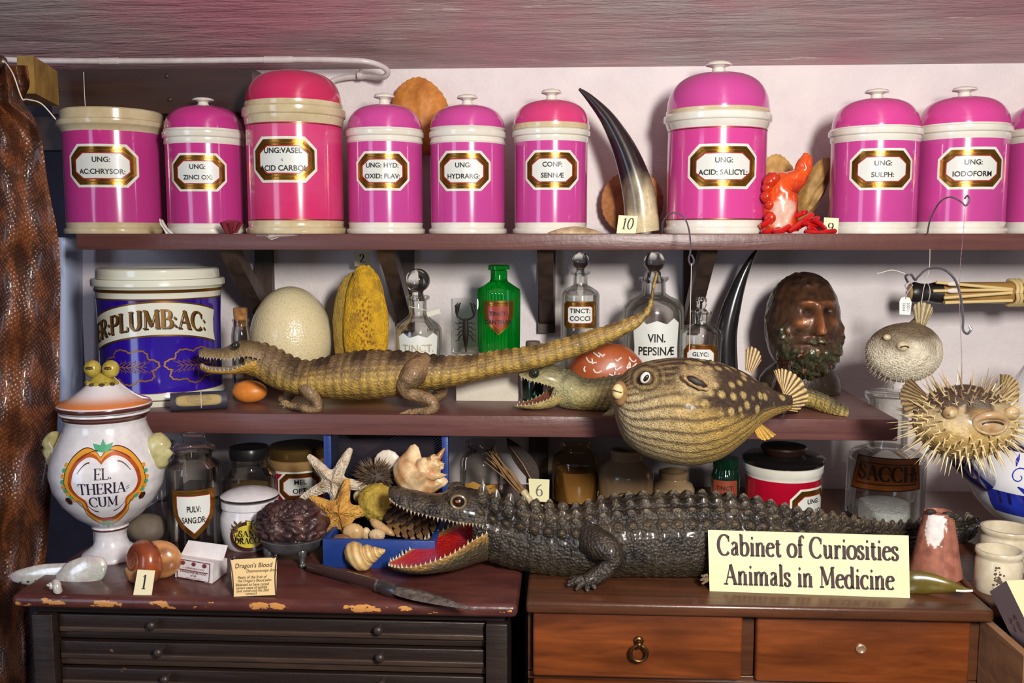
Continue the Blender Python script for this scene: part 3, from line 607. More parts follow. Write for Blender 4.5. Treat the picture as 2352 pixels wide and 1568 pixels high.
for ox, flip in ((72, 1), (-72, -1)):       # gilt leaf sprays, one each side
    mp = cylmap(lambda zz: 135.3 * s, a0 + (ox * s) / Rj * 1.0, 96 * s * kz); P = []
    out = []
    for i in range(121):
        a = 2 * PI * i / 120; e = .86 + .26 * abs(math.sin(3.5 * a + .6)) + .025 * math.sin(31 * a)
        out.append((flip * 60 * math.cos(a) * e * s, 36 * math.sin(a) * e * s, 3.4 * s))
    P.append(out); P.append([(flip * (-40 + 10 * i) * s, 1.5 * math.sin(i) * s, (1 + .3 * i) * s) for i in range(10)])
    for i in range(6):
        x0 = -26 + 11 * i
        for sg in (1, -1): P.append([(flip * (x0 + 0) * s, 0, 1.8 * s), (flip * (x0 - 9) * s, sg * 7 * s, 1.5 * s), (flip * (x0 - 22) * s, sg * 13 * s, .8 * s)]); P.append([(flip * (x0 - 9) * s, sg * 7 * s, 1.2 * s), (flip * (x0 - 11) * s, sg * 15 * s, .7 * s)])
    mb = MB(); strokes(mb, P, 2 * s, mp, .0007); mb.build('gilt_leaf', GL_LINE, root)
# ---- theriac vase
VWH = M('crazed_white_glaze', (222, 220, 222), .18, coat=.6, var=(60, (206, 204, 208), .3)); OXB = M('brown_glaze_line', (84, 44, 40), .25, coat=.5)
zv = ZC; root, s, c, kz = jar_root('apothecary_vase', 'white footed vase with face handles, lettered EL. THERIACUM', 'vase', 258, 1298, zv, 62, ytop=826)
VH = kz * 468 / 523
prof = [(0, 0), (64, 0), (66, 4), (64, 12), (52, 22), (40, 34), (35, 48), (34, 66), (38, 78), (40, 80), (40, 85), (38, 88), (46, 96), (74, 120), (100, 155), (118, 195), (124, 235), (121, 265), (112, 295), (100, 325), (90, 350), (86, 368), (90, 384), (95, 389), (97, 394), (96, 399)]
prof = [(a, b * VH) for a, b in prof]
pr = []
for a, b in zip(prof, prof[1:]):
    for k in range(3): pr.append((a[0] + (b[0] - a[0]) * k / 3, a[1] + (b[1] - a[1]) * k / 3, 0))
pr += [(96, 399 * VH, 0), (0, 399 * VH, 0)]
pr = [(r, h, 1 if (81 <= h / VH <= 85 or 384 <= h / VH <= 394) else 0) for r, h, _ in pr]
mb = MB(); mb.lathe(pr, s, 80); vb = mb.build('body', [VWH, OXB], root)
def vR(z):
    h = z / s
    for a, b in zip(prof, prof[1:]):
        if a[1] <= h <= b[1]: return s * (a[0] + (b[0] - a[0]) * (h - a[1]) / (b[1] - a[1] + 1e-9))
    return prof[-1][0] * s
t = NT('lid_glaze'); t.set(rough=.2, coat=.6); sx = t.n('ShaderNodeSeparateXYZ'); t.l(t.coord(), sx.inputs[0]); mr = t.n('ShaderNodeMapRange'); mr.inputs['From Min'].default_value = 416 * VH * s; mr.inputs['From Max'].default_value = 446 * VH * s; t.l(sx.outputs['Z'], mr.inputs['Value'])
t.base(t.ramp(mr.outputs[0], [(0, lin((206, 110, 44))), (.3, lin((212, 130, 72))), (.75, lin((222, 200, 192))), (1, lin((220, 214, 216)))])); LIDG = t.m
mb = MB(); mb.lathe([(0, 399.5, 0), (94, 400, 0), (99, 404, 0), (101, 408, 2), (101, 415, 2), (99, 418, 0), (97, 421, 1), (82, 428, 1), (64, 440, 1), (46, 456, 1), (34, 470, 1), (26, 478, 1), (20, 482, 1), (0, 484, 1)], s, 64, kz=VH); lid = mb.build('lid', [VWH, LIDG, OXB], root)
YG = M('yellow_glaze', (188, 168, 72), .18, coat=.6, var=(30, (120, 100, 30), .3)); DKG = M('dark_olive_glaze', (70, 56, 22), .3, coat=.5)
mb = MB()
for sx_ in (-1, 1):
    mb.ball((sx_ * 21 * s, -6 * s, 508 * VH * s), (19 * s, 17 * s, 20 * s), 20, 0); mb.ball((sx_ * 21 * s, -21 * s, 512 * VH * s), (9 * s, 5 * s, 4 * s), 12, 1)
for k in range(9):
    a = -1.3 + 2.6 * k / 8; mb.ball((34 * s * math.sin(a), -34 * s * math.cos(a), (472 - 2 * (k % 2)) * VH * s), (7 * s, 6 * s, 4.5 * s), 10, k % 2)
mb.lathe([(34, 472), (24, 484), (18, 492), (0, 500)], s, 30, 0, kz=VH); mb.build('finial', [YG, DKG], lid)
def face_handle(sg):
    mb = MB()
    def f(p): # profile face looking outwards
        k = 1 + .22 * math.exp(-((p.z + .05) ** 2 / .03 + p.y ** 2 / .05)) * (p.x > 0) + .1 * math.exp(-((p.z - .45) ** 2 / .03)) * (p.x > 0) - .12 * math.exp(-((p.z - .22) ** 2 / .01)) * (p.x > 0) + .14 * math.exp(-((p.z + .65) ** 2 / .04)) * (p.x > 0) - .1 * math.exp(-((p.z + .33) ** 2 / .005)) * (p.x > 0)
        return k + .05 * nz(p.x * 4, p.y * 4, p.z * 4)
    q = Matrix.Rotation(sg * .12, 3, 'Y')
    if sg < 0: q = q @ Matrix.Rotation(PI, 3, 'Z')
    mb.ball((sg * 117 * s, 0, 290 * VH * s), (30 * s, 24 * s, 42 * s), 32, 0, M=q, f=f); return mb.build('face_handle', M('primrose_glaze', (206, 202, 152), .2, coat=.6, var=(24, (150, 140, 84), .3)), root)
face_handle(1); face_handle(-1)
a0 = face_angle(c, -.02 - 6 / 124); mp = cylmap(vR, a0, 225 * VH * s)
VY = M('cartouche_yellow', (212, 150, 44), .25, coat=.5); VR = M('cartouche_red', (150, 52, 26), .25, coat=.5, var=(18, (190, 96, 40), .3)); VG = M('cartouche_green', (74, 160, 118), .25, coat=.5); VL = M('cartouche_dark', (72, 30, 22), .3)
_hp = cr([(-6, 64), (-22, 80), (-46, 84), (-72, 66), (-86, 36), (-88, 2), (-75, -20), (-54, -38), (-51, -70), (-27, -95), (4, -98), (34, -94), (56, -68), (57, -36), (78, -19), (89, 4), (84, 40), (64, 72), (34, 86), (8, 78), (-6, 64)], 12)
def heart(a, k):      # cartouche outline: two broad lobes above, a third below
    t = ((PI / 2 + .07 - a) / (2 * PI)) % 1 * (len(_hp) - 1); t = len(_hp) - 1 - t; i = min(int(t), len(_hp) - 2); f = t - i
    x, y = _hp[i][0] * (1 - f) + _hp[i + 1][0] * f, _hp[i][1] * (1 - f) + _hp[i + 1][1] * f
    return (x * k, y * k - 2 * (1 - k))
rings = []; ks = [1.0, .975, .87, .84, .77]; N = 120
mb = MB(); R_ = [[mp(*(q * s for q in heart(2 * PI * j / N, k)), .0008 + .0001 * i) for j in range(N)] for i, k in enumerate(ks)]
for i, mi in enumerate((2, 0, 1, 1)): mb.grid(R_[i:i + 2], True, mi)
rows = [[mp(*(q * s for q in heart(2 * PI * j / N, .77 * (1 - i / 6))), .0011) for j in range(N)] for i in range(7)]; mb.grid(rows, True, 3)
for (px, py, a) in ((0, 84, 0), (-12, 82, .9), (12, 82, -.9), (0, -96, PI), (-12, -93, 2.3), (12, -93, -2.3)):
    pts = [(0, -12), (-8, 0), (0, 17), (8, 0)]; mb.add([mp((px + x * math.cos(a) - y * math.sin(a)) * s, (py + x * math.sin(a) + y * math.cos(a)) * s, .0016) for x, y in pts], [[0, 1, 2, 3]], 4)
for sg in (-1, 1):
    for i in range(9):
        a = .35 - i * .11; x, y = heart(a if sg > 0 else PI - a, 1.03); mb.add([mp((x + 5 * math.cos(k * PI / 4)) * s, (y + 5 * math.sin(k * PI / 4)) * s, .0015) for k in range(8)], [list(range(8))], 4 if i % 2 else 0)
    x, y = 84 * sg, -32
    for k in range(6): mb.add([mp((x + 5 * math.cos(k * PI / 3) + 4.5 * math.cos(q * PI / 3)) * s, (y + 5 * math.sin(k * PI / 3) + 4.5 * math.sin(q * PI / 3)) * s, .0015 + .00005 * k) for q in range(6)], [list(range(6))], 2)
    strokes(mb, [[(sg * (12 + 6 * i) * s, (78 - .35 * i * i) * s, 1.6 * s) for i in range(9)], [(sg * (14 + 7 * i) * s, (-78 + 2.5 * i + .6 * i * i) * s, 1.6 * s) for i in range(8)], [(sg * (30 + 5 * i) * s, (54 - .9 * i * i) * s, (3.2 - .4 * i) * s) for i in range(6)], [(sg * (18 + 5 * i) * s, (-58 + .8 * i * i) * s, (3 - .4 * i) * s) for i in range(6)]], 2 * s, mp, .0017, 2)
VT = M('vase_lettering', (38, 28, 52), .35); ca = mb.build('cartouche', [VY, VR, VL, VWH, VG], root)
mb = MB()
for tx, y, x in (('EL.', 18, -3), ('THERIA=', -14, -2), ('CUM', -45, -4)): roman(mb, tx, 33 * s, mp, x=x * s, y=y * s, h=.0019, thick=.12, thin=.04, wide=.9, gap=-.03)
mb.build('lettering', VT, ca)
# ================================================================ BOTTLES AND GLASS JARS
CLEAR = GLASS('clear_glass', (236, 238, 232), .16); FOG = GLASS('cloudy_glass', (206, 204, 198), .22, .12); SMOKE = GLASS('dark_store_glass', (196, 192, 182), .14)
t = NT('solid_glass'); t.set(rough=.02, trans=1, ior=1.45); t.base((.93, .95, .92)); SOLID = t.m
t = NT('green_glass'); t.set(rough=.04, trans=.75, ior=1.3, coat=.4); t.base(lin((0, 150, 40))); GREENG = t.m
DKGREEN = M('dark_green_glass', (10, 40, 26), .1, coat=.6); BROWNG = M('dark_brown_glass', (38, 18, 14), .1, coat=.6)
CORK = M('cork', (172, 122, 66), .85, var=(70, (110, 70, 34), .3), bump=(90, .0008))
def at(name, label, cat, cx, d, z, group=None):
    yc = 0
    p = U(cx, 900, d)
    for _ in range(6):                      # floor point under that column
        yc = proj((p.x, d - WALL, z))[1]; p = U(cx, yc, d)
    c = Vector((p.x, d - WALL, z)); return thing(name, label, cat, c, group), S(d, cx, yc), c, yc
def prof(pts, yc): return [(r, yc - y) + tuple(m) for r, y, *m in pts]
def shield(w, h): 
    return [(-w * .3, -h * .25), (0, -h / 2), (w * .3, -h * .25), (w * .46, -h * .02), (w / 2, h * .2), (w / 2, h / 2), (-w / 2, h / 2), (-w / 2, h * .2), (-w * .46, -h * .02)]
def wshield(w, h): return [(-w / 2, -h / 2), (w / 2, -h / 2), (w * .46, 0), (w / 2, h * .42), (w * .36, h / 2), (w * .2, h * .4), (0, h * .46), (-w * .2, h * .4), (-w * .36, h / 2), (-w / 2, h * .42), (-w * .46, 0)]
def plain_label(parent, mp, outline, lines, size, gap, mat, ink, step, y0=0, bold=.012, wide=1, rom=False):
    mb = MB(); badge(mb, outline, [(0, step * .2, 0, .0006)], mp, step, last=0); lo = mb.build('label', mat, parent)
    mt = MB(); y = y0 + gap * (len(lines) - 1) / 2
    for ln in lines: put_text(mt, ln, size, mp, y=y, h=.0011, bold=bold, wide=wide); y -= gap
    mt.build('lettering', ink, lo); return lo
def stopper_ball(root, s, r, y, yc, yn, rn, facets=0):
    mb = MB(); pr = [(0, yn), (rn, yn)]
    pr += [(rn * .8, y + r * .98)] + [(r * math.sin(a), y + r * math.cos(a)) for a in [.5 + (PI - .5) * i / 14 for i in range(15)]]
    pr[-1] = (0, y - r)
    mb.lathe(prof(pr, yc), s, 32, mod=(lambda a, h: 1 + facets * abs(math.sin(7 * a))) if facets else None); return mb.build('stopper', SOLID, root)
# clear bottle with white shield
root, s, c, yc = at('stoppered_bottle', 'clear round bottle with ball stopper and white shield label reading TINCT.', 'bottle', 962, 1.95, Z2)
mb = MB(); mb.lathe(prof([(0, yc), (50, yc), (54, yc - 6), (54, 762), (53, 752), (46, 742), (30, 730), (21, 722), (20, 714), (20, 690), (26, 686), (27, 680), (24, 678), (17, 680), (16, 720), (26, 734), (49, 756), (50, yc - 10), (0, yc - 12)], yc), s); mb.build('glass', CLEAR, root)
stopper_ball(root, s, 27, 644, yc, 690, 15, .05)
plain_label(root, cylmap(54.3 * s, face_angle(c), (yc - 812) * s), wshield(98 * s, 106 * s), ['TINCT.'], 23 * s, 22 * s, PLATE, M('worn_gilt_letters', (176, 168, 140), .4, .2), 7 * s, y0=18 * s, wide=1.0)
mb = MB(); mb.tube([U(x, y, 1.93) for x, y in ((940, 704), (962, 708), (985, 714))], .0008, 6); mb.box(U(996, 718, 1.93), (.014, .0006, .005), M=Matrix.Rotation(-.3, 3, 'Y')); mb.build('neck_tag', M('tag_paper', (206, 204, 186), .7), root, origin=c)
# cork bottle
root, s, c, yc = at('corked_bottle', 'narrow clear bottle stopped with a brown cork beside the ostrich egg', 'bottle', 558, 1.9, Z2)
mb = MB(); mb.lathe(prof([(0, yc), (22, yc), (22, 770), (19, 752), (17, 748), (17, 738), (19, 736), (19, 732), (15, 732), (15, 750), (19, 772), (19, yc - 5), (0, yc - 5)], yc), s, 32); mb.build('glass', SMOKE, root)
mb = MB(); mb.lathe(prof([(0, 748), (14, 748), (15, 730), (16, 708), (14, 706), (0, 706)], yc), s, 24); mb.build('cork', CORK, root)
# white plinth
q0, q1 = onz(1047, 921, Z2), onz(1191, 919, Z2)
yb_ = dep(q0); zt_ = U(1110, 818, yb_).z
pl = thing('display_plinth', 'white linen covered block under the green bottle and scorpion', 'plinth', (q0.x, yb_ - WALL, Z2))
mb = MB(); hw = (q1.x - q0.x) / 2; rbox(mb, (hw, .06, (zt_ - Z2) / 2), (hw, .06, (zt_ - Z2) / 2), .002); mb.build('block', M('linen_white', (212, 206, 190), .8, var=(8, (198, 190, 172), .3), bump=(220, .0008)), pl)
# scorpion in clear block
dS = yb_ + .035; a, b = U(1037, 818, dS), U(1099, 686, dS); w_ = (b.x - a.x) / 2; z0 = zt_
root = thing('scorpion_block', 'dark scorpion set in an upright clear resin block', 'specimen block', (a.x + w_, dS - WALL, z0))
hh = (b.z - z0) / 2; mb = MB(); rbox(mb, (0, .012, hh), (w_, .012, hh), .0012, seg=2); mb.build('block', CLEAR, root)
mb = MB(); P = lambda x, y: (x / 31 * w_ * .95, .012, hh * 2 * (1 - y / 132.0))
mb.tube([P(0, 48), P(0, 60), P(0, 80), P(0, 100), P(0, 112)], [.0035, .0055, .0065, .005, .003], 12, squash=.5)
mb.tube([P(0, 108), P(0, 118), P(1, 128)], [.003, .0025, .0018], 8); 
for sg in (-1, 1):
    mb.tube([P(sg * 2, 52), P(sg * 10, 50), P(sg * 19, 44), P(sg * 21, 34)], [.0022, .0018, .002, .0026], 8)
    mb.tube([P(sg * 21, 37), P(sg * 20, 28), P(sg * 17, 18), P(sg * 11, 10)], [.0028, .0046, .0032, .0008], 10, squash=.6)
    mb.tube([P(sg * 22, 28), P(sg * 24, 18), P(sg * 17, 10)], [.002, .0018, .0005], 8)
    for k in range(4): mb.tube([P(sg * 4, 60 + 8 * k), P(sg * 14, 58 + 11 * k), P(sg * 18, 62 + 13 * k), P(sg * 25, 58 + 15 * k)], [.0013, .0012, .001, .0006], 6)
mb.build('scorpion', M('scorpion_black', (22, 9, 7), .5, spec=.2), root)
# green ribbed bottle
dG = yb_ + .06; root, s, c, yc = at('poison_bottle', 'emerald green ribbed bottle with red and gold shield label', 'bottle', 1146, dG, zt_)
rib = lambda a, h: (1 - .035 * abs(math.sin(18 * a))) * (1 / max(abs(math.cos(((a + PI / 6) % (PI / 3)) - PI / 6)), .5) * .93)
mb = MB(); mb.lathe(prof([(0, yc), (42, yc), (45, yc - 4), (46, 674), (45, 664), (34, 655), (21, 646), (19, 640), (19, 622)], yc), s, 144, mod=lambda a, h: rib(a, h) if h < (yc - 660) * s else 1)
mb.lathe(prof([(19, 622), (25, 619), (25, 611), (20, 608), (0, 608)], yc), s, 40); mb.build('glass', GREENG, root)
label_panel(root, cylmap(47.5 * s, face_angle(c, -.02), (yc - 726) * s), 74 * s, 78 * s, ['TINCT:', 'CANTHAR:'], 13 * s, outline=shield(74 * s, 78 * s), plate=M('red_label', (142, 52, 40), .3, coat=.5), wide=1.0, dy=19 * s, white=False, border=.05)
# TINCT: COCCI
root, s, c, yc = at('stoppered_bottle', 'small clear bottle with round stopper, lettered TINCT: COCCI', 'bottle', 1331, 1.98, Z2)
mb = MB(); mb.lathe(prof([(0, yc), (42, yc), (44, yc - 4), (44, 678), (42, 670), (28, 660), (17, 654), (16, 648), (16, 632), (22, 629), (22, 624), (13, 624), (12, 650), (26, 664), (40, 676), (40, yc - 8), (0, yc - 8)], yc), s, 48); mb.build('glass', CLEAR, root)
stopper_ball(root, s, 20, 599, yc, 634, 11)
label_panel(root, cylmap(44.4 * s, face_angle(c), (yc - 719) * s), 80 * s, 60 * s, ['TINCT:', 'COCCI'], 14 * s, ch=6 * s, dy=17 * s, white=False, border=.055, wide=1.05)
# VIN. PEPSINAE
root, s, c, yc = at('stoppered_bottle', 'large cloudy glass bottle with white shield lettered VIN. PEPSINAE', 'bottle', 1498, 2.0, Z2)
mb = MB(); mb.lathe(prof([(0, yc), (66, yc), (69, yc - 5), (69, 716), (67, 702), (55, 688), (34, 678), (27, 672), (26, 648), (33, 642), (33, 636), (22, 636), (22, 676), (50, 694), (63, 712), (64, yc - 8), (0, yc - 8)], yc), s); mb.build('glass', FOG, root)
stopper_ball(root, s, 24, 601, yc, 650, 18)
plain_label(root, cylmap(69.3 * s, face_angle(c, .12), (yc - 790) * s), wshield(112 * s, 130 * s), ['VIN.', 'PEPSIN\u00c6'], 26 * s, 29 * s, PLATE, INK, 8 * s, y0=6 * s, bold=.02, wide=.82)
# GLYC: PEPSINAE
root, s, c, yc = at('stoppered_bottle', 'short clear bottle with flat stopper, lettered GLYC: PEPSINAE', 'bottle', 1606, 1.94, Z2)
mb = MB(); mb.lathe(prof([(0, yc), (45, yc), (47, yc - 4), (47, 768), (45, 758), (33, 748), (21, 742), (20, 736), (20, 722), (26, 718), (26, 713), (15, 713), (15, 742), (31, 752), (43, 766), (43, yc - 8), (0, yc - 8)], yc), s, 48); mb.build('glass', CLEAR, root)
mb = MB(); mb.lathe(prof([(0, 735), (14, 735), (15, 714), (9, 708), (12, 700), (13, 688), (9, 681), (0, 681)], yc), s, 8); mb.build('stopper', SOLID, root)
label_panel(root, cylmap(47.4 * s, face_angle(c, .02), (yc - 816) * s), 84 * s, 62 * s, ['GLYC:', 'PEPSIN\u00c6'], 13 * s, ch=14 * s, dy=17 * s, white=False, border=.05)
# dark bottles on the shelf
root, s, c, yc = at('glass_bottle', 'slim dark green bottle with worn stopper behind the gaping crocodile', 'bottle', 1224, 1.9, Z2)
mb = MB(); mb.lathe(prof([(0, yc), (24, yc), (24, 830), (22, 812), (17, 802), (17, 794)], yc), s, 32); mb.build('glass', DKGREEN, root)
mb = MB(); mb.lathe(prof([(17, 795), (17, 786), (15, 782), (0, 783)], yc), s, 24); mb.build('stopper', M('dull_stopper', (86, 74, 60), .7, bump=(60, .001)), root)
root, s, c, yc = at('glass_bottle', 'little dark brown flared bottle standing before the bronze bust', 'bottle', 1797, 1.79, Z2)
mb = MB(); mb.lathe(prof([(0, yc), (36, yc), (38, yc - 6), (30, 895), (19, 870), (15, 850), (15, 836), (18, 833), (18, 827), (13, 826), (12, 850), (0, 850)], yc), s, 36); mb.build('glass', BROWNG, root)
# ---- under the lower shelf
root, s, c, kz = jar_root('glass_jar', 'round glass jar with loop-handled stopper and shield lettered PULV: SANG:DR:', 'jar', 452, 1272, ZC, 60, ytop=990); yc = 1285 - 0; K = lambda y: (1272 - y) * kz
mb = MB(); mb.lathe([(0, 0), (58, 0), (61, 5), (61, K(1085)), (59, K(1066)), (48, K(1058)), (41, K(1052)), (42, K(1040)), (46, K(1036)), (40, K(1036)), (38, K(1054)), (56, K(1070)), (57, 8), (0, 8)], s); mb.build('glass', SMOKE, root)
mb = MB(); mb.lathe([(0, K(1048)), (39, K(1048)), (40, K(1036)), (51, K(1033)), (52, K(1026)), (40, K(1020)), (0, K(1018))], s, 40); so = mb.build('stopper', GLASS('stopper_glass', (214, 212, 204), .3), root)
mb = MB(); hp = [(-25, K(1019)), (-25, K(996)), (-22, K(993)), (22, K(993)), (25, K(996)), (25, K(1019))]; mb.tube([(x * s, 0, h * s) for x, h in hp], .0042, 8); mb.build('handle', SOLID, so)
label_panel(root, cylmap(61.4 * s, face_angle(c, -.05), K(1176) * s), 102 * s, 112 * s, ['PULV:', 'SANG:DR:'], 19 * s, outline=shield(102 * s, 112 * s), dy=25 * s, white=False, border=.035, wide=.62)
root, s, c, yc = at('glass_jar', 'clear glass jar with black screw lid behind the SANG DRACON jar', 'jar', 577, 1.8, ZC)
mb = MB(); mb.lathe(prof([(0, yc), (58, yc), (60, yc - 5), (60, 1098), (58, 1082), (46, 1072), (43, 1066), (43, 1046), (40, 1046), (40, 1068), (55, 1084), (57, yc - 8), (0, yc - 8)], yc), s); mb.build('glass', SMOKE, root)
mb = MB(); mb.lathe(prof([(0, 1047), (44, 1047), (45, 1045), (45, 1026), (43, 1022), (0, 1022)], yc), s, 60, mod=lambda a, h: 1 + .008 * math.sin(50 * a)); mb.build('lid', M('black_plastic', (24, 22, 24), .3), root)
mb = MB(); mb.lathe(prof([(0, yc - 9), (55, yc - 9), (55, 1115), (30, 1108), (0, 1112)], yc), s, 40); mb.build('contents', M('yellow_powder', (170, 140, 84), .9, var=(50, (120, 92, 52), .4), bump=(60, .003)), root)
root, s, c, yc = at('glass_jar', 'dim glass jar with torn yellow paper label under the lower shelf', 'jar', 1106, 2.02, ZC + .001)
mb = MB(); mb.lathe(prof([(0, yc), (48, yc), (50, yc - 4), (50, 1060), (47, 1048), (36, 1038), (34, 1030), (34, 1016), (36, 1012), (0, 1012)], yc), s, 48); mb.build('glass', SMOKE, root)
mp = cylmap(50.4 * s, face_angle(c), (yc - 1122) * s); mb = MB(); badge(mb, [(-42 * s, -26 * s), (42 * s, -26 * s), (42 * s, 20 * s), (30 * s, 23 * s), (10 * s, 21 * s), (-4 * s, 24 * s), (-18 * s, 30 * s), (-30 * s, 24 * s), (-42 * s, 22 * s)], [(0, s, 0, .0005)], mp, 6 * s); lb_ = mb.build('label', M('old_yellow_paper', (196, 148, 66), .8, var=(12, (168, 120, 50), .3)), root)
mb = MB(); strokes(mb, [[(-40 * s, 14 * s), (-20 * s, 12 * s), (20 * s, 13 * s), (37 * s, 15 * s), (39 * s, 8 * s), (39 * s, -25 * s)], [(24 * s, 6 * s), (21 * s, -4 * s)], [(28 * s, -2 * s), (33 * s, -12 * s), (30 * s, -14 * s)]], 1.2 * s, mp, .001); mb.build('ink_line', INK, lb_)
root, s, c, yc = at('glass_jar', 'amber streaked glass jar beside the card numbered 6', 'jar', 1322, 1.98, ZC)
mb = MB(); mb.lathe(prof([(0, yc), (52, yc), (54, yc - 4), (54, 1058), (50, 1044), (36, 1034), (34, 1026), (38, 1018), (0, 1016)], yc), s, 48); mb.build('glass', GLASS('amber_glass', (214, 176, 116), .16), root)
mb = MB(); mb.lathe(prof([(0, yc - 6), (49, yc - 6), (49, 1075), (0, 1078)], yc), s, 40); mb.build('contents', M('amber_powder', (132, 92, 40), .8, var=(6, (170, 140, 90), .4)), root)
STONEW = M('stoneware_glaze', (186, 156, 118), .22, coat=.5, var=(5, (150, 120, 86), .4))
root, s, c, yc = at('stoneware_jar', 'larger stoneware jar with black stamped mark under the lower shelf', 'jar', 1437, 1.95, ZC)
mb = MB(); mb.lathe(prof([(0, yc), (58, yc), (61, yc - 6), (63, 1090), (58, 1072), (42, 1058), (35, 1052), (35, 1040), (37, 1036), (37, 1030), (30, 1028), (30, 1050), (0, 1050)], yc), s, 56); ob = mb.build('body', STONEW, root)
mp = cylmap(63.4 * s, face_angle(c, .04), (yc - 1140) * s); mb = MB(); strokes(mb, [[(32 * s * math.cos(a), 26 * s * math.sin(a)) for a in [PI * i / 20 for i in range(21)]]], 2 * s, mp, .0006); mb.build('stamp', INK, ob)
root, s, c, yc = at('stoneware_jar', 'smaller plain stoneware jar under the pufferfish, open at the top', 'jar', 1546, 1.97, ZC)
mb = MB(); mb.lathe(prof([(0, yc), (46, yc), (48, yc - 5), (48, 1120), (42, 1108), (32, 1102), (30, 1096), (34, 1090), (34, 1080), (29, 1078), (28, 1100), (0, 1102)], yc), s, 48); mb.build('body', STONEW, root)
root, s, c, yc = at('poison_bottle', 'dark green ribbed bottle with red label TINCT: under the pufferfish', 'bottle', 1664, 1.9, ZC)
mb = MB(); mb.lathe(prof([(0, yc), (32, yc), (33, 1090), (30, 1082)], yc), s, 96, mod=lambda a, h: 1 - .03 * abs(math.sin(14 * a)))
mb.lathe(prof([(30, 1082), (27, 1072), (29, 1070), (29, 1048), (0, 1048)], yc), s, 84, mod=lambda a, h: 1 - .05 * abs(math.sin(18 * a))); mb.build('glass', DKGREEN, root)
plain_label(root, cylmap(33.5 * s, face_angle(c), (yc - 1120) * s), octo(58 * s, 52 * s, 3 * s), ['TINCT:', 'STROPH:'], 13 * s, 17 * s, M('rust_label', (140, 60, 38), .5), INK, 5 * s)
# SACCH jar
root, s, c, yc = at('glass_jar', 'tall glass jar of white sugar crystals with brown SACCH: band', 'jar', 2030, 1.905, ZC)
mb = MB(); mb.lathe(prof([(0, yc), (82, yc), (86, yc - 5), (86, 1060), (84, 1042), (70, 1030), (45, 1022), (43, 1010), (43, 918), (50, 912), (52, 906), (44, 903), (40, 906), (40, 1020), (66, 1036), (80, 1050), (80, yc - 8), (0, yc - 8)], yc), s); mb.build('glass', CLEAR, root)
mb = MB(); mb.lathe(prof([(0, 908), (40, 908), (52, 903), (52, 898), (34, 892), (10, 890), (8, 880), (12, 870), (8, 862), (0, 861)], yc), s, 40); mb.build('stopper', GLASS('lid_glass', (220, 220, 214), .3), root)
def sugar(a, h): return 1 + .012 * nz(math.sin(a) * 4, math.cos(a) * 4, h * 90)
mb = MB(); mb.lathe(prof([(0, yc - 9), (78, yc - 9), (78, 1178), (72, 1160), (50, 1150), (20, 1152), (0, 1148)], yc), s, 48, mod=sugar); mb.build('sugar', M('sugar_crystals', (226, 228, 228), .5, bump=(160, .006), var=(80, (200, 204, 206), .4)), root)
mp = cylmap(86.4 * s, face_angle(c), (yc - 1068) * s); mb = MB(); badge(mb, [(-84 * s, -42 * s), (84 * s, -34 * s), (76 * s, 38 * s), (-64 * s, 38 * s)], [(0, 3 * s, 1, .0006), (3 * s, 14 * s, 0, .0007), (14 * s, 17 * s, 1, .0007)], mp, 6 * s, last=0); lb_ = mb.build('label', [M('brown_band', (132, 74, 22), .3, coat=.2, var=(9, (96, 50, 16), .4)), M('band_dark', (44, 26, 14), .3)], root)
mb = MB(); roman(mb, 'SACCH:', 46 * s, mp, x=6 * s, y=-14 * s, h=.0014, thick=.17, thin=.05, wide=.84); mb.build('lettering', M('band_letters', (40, 22, 12), .3), lb_)
# ---- red jars
RED = M('ruby_glaze', (176, 14, 44), .15, coat=.7, var=(6, (148, 10, 36), .3))
root, s, c, yc = at('drug_jar', 'ruby red jar with dull gold lid, lettered MEL OPT:', 'jar', 687, 1.9, ZC)
mb = MB(); mb.lathe(prof([(0, yc, 0), (66, yc, 0), (66, yc - 14, 0), (64, yc - 18, 0), (64, yc - 18.2, 1), (64, 1072, 1), (64, 1071, 0), (65, 1066, 0), (68, 1060, 2), (68, 1046, 2), (64, 1044, 2), (0, 1044, 2)], yc), s, 60); mb.build('body', [WHITE, RED, M('tan_glaze', (150, 118, 76), .2, coat=.5)], root)
mb = MB(); mb.lathe(prof([(0, 1043.5), (65, 1043.5), (66, 1040), (66, 1022), (62, 1018), (0, 1018)], yc), s, 60); mb.build('lid', M('tarnished_lid', (118, 92, 48), .3, .7), root)
label_panel(root, cylmap(64.3 * s, face_angle(c, .06), (yc - 1100) * s), 104 * s, 68 * s, ['MEL', 'OPT:'], 15.5 * s, dy=20 * s)
root, s, c, yc = at('drug_jar', 'ruby red jar with black lid, lettered UNG: PICIS', 'jar', 1795, 1.87, ZC)
mb = MB(); mb.lathe(prof([(0, yc, 0), (86, yc, 0), (86, yc - 16, 0), (84, yc - 18, 0), (84, yc - 18.2, 1), (84, 1086, 1), (84, 1085.8, 0), (86, 1078, 0), (89, 1072, 0), (89, 1060, 0), (86, 1058, 0), (0, 1058, 0)], yc), s, 70); mb.build('body', [WHITE, RED], root)
mb = MB(); BL = M('black_glaze', (22, 20, 20), .15, coat=.5); mb.lathe(prof([(0, 1057.5), (88, 1057.5), (92, 1052), (92, 1046), (86, 1042), (48, 1038), (0, 1037)], yc), s, 60); lo = mb.build('lid', BL, root)
mb = MB(); mb.lathe(prof([(40, 1039), (48, 1031), (52, 1024), (50, 1020), (0, 1018)], yc), s, 40); mb.build('knob', M('brown_black', (44, 26, 20), .35), lo)
label_panel(root, cylmap(84.4 * s, face_angle(c, .78), (yc - 1142) * s), 118 * s, 84 * s, ['UNG:', 'PICIS LIQ:'], 15 * s, dy=24 * s)
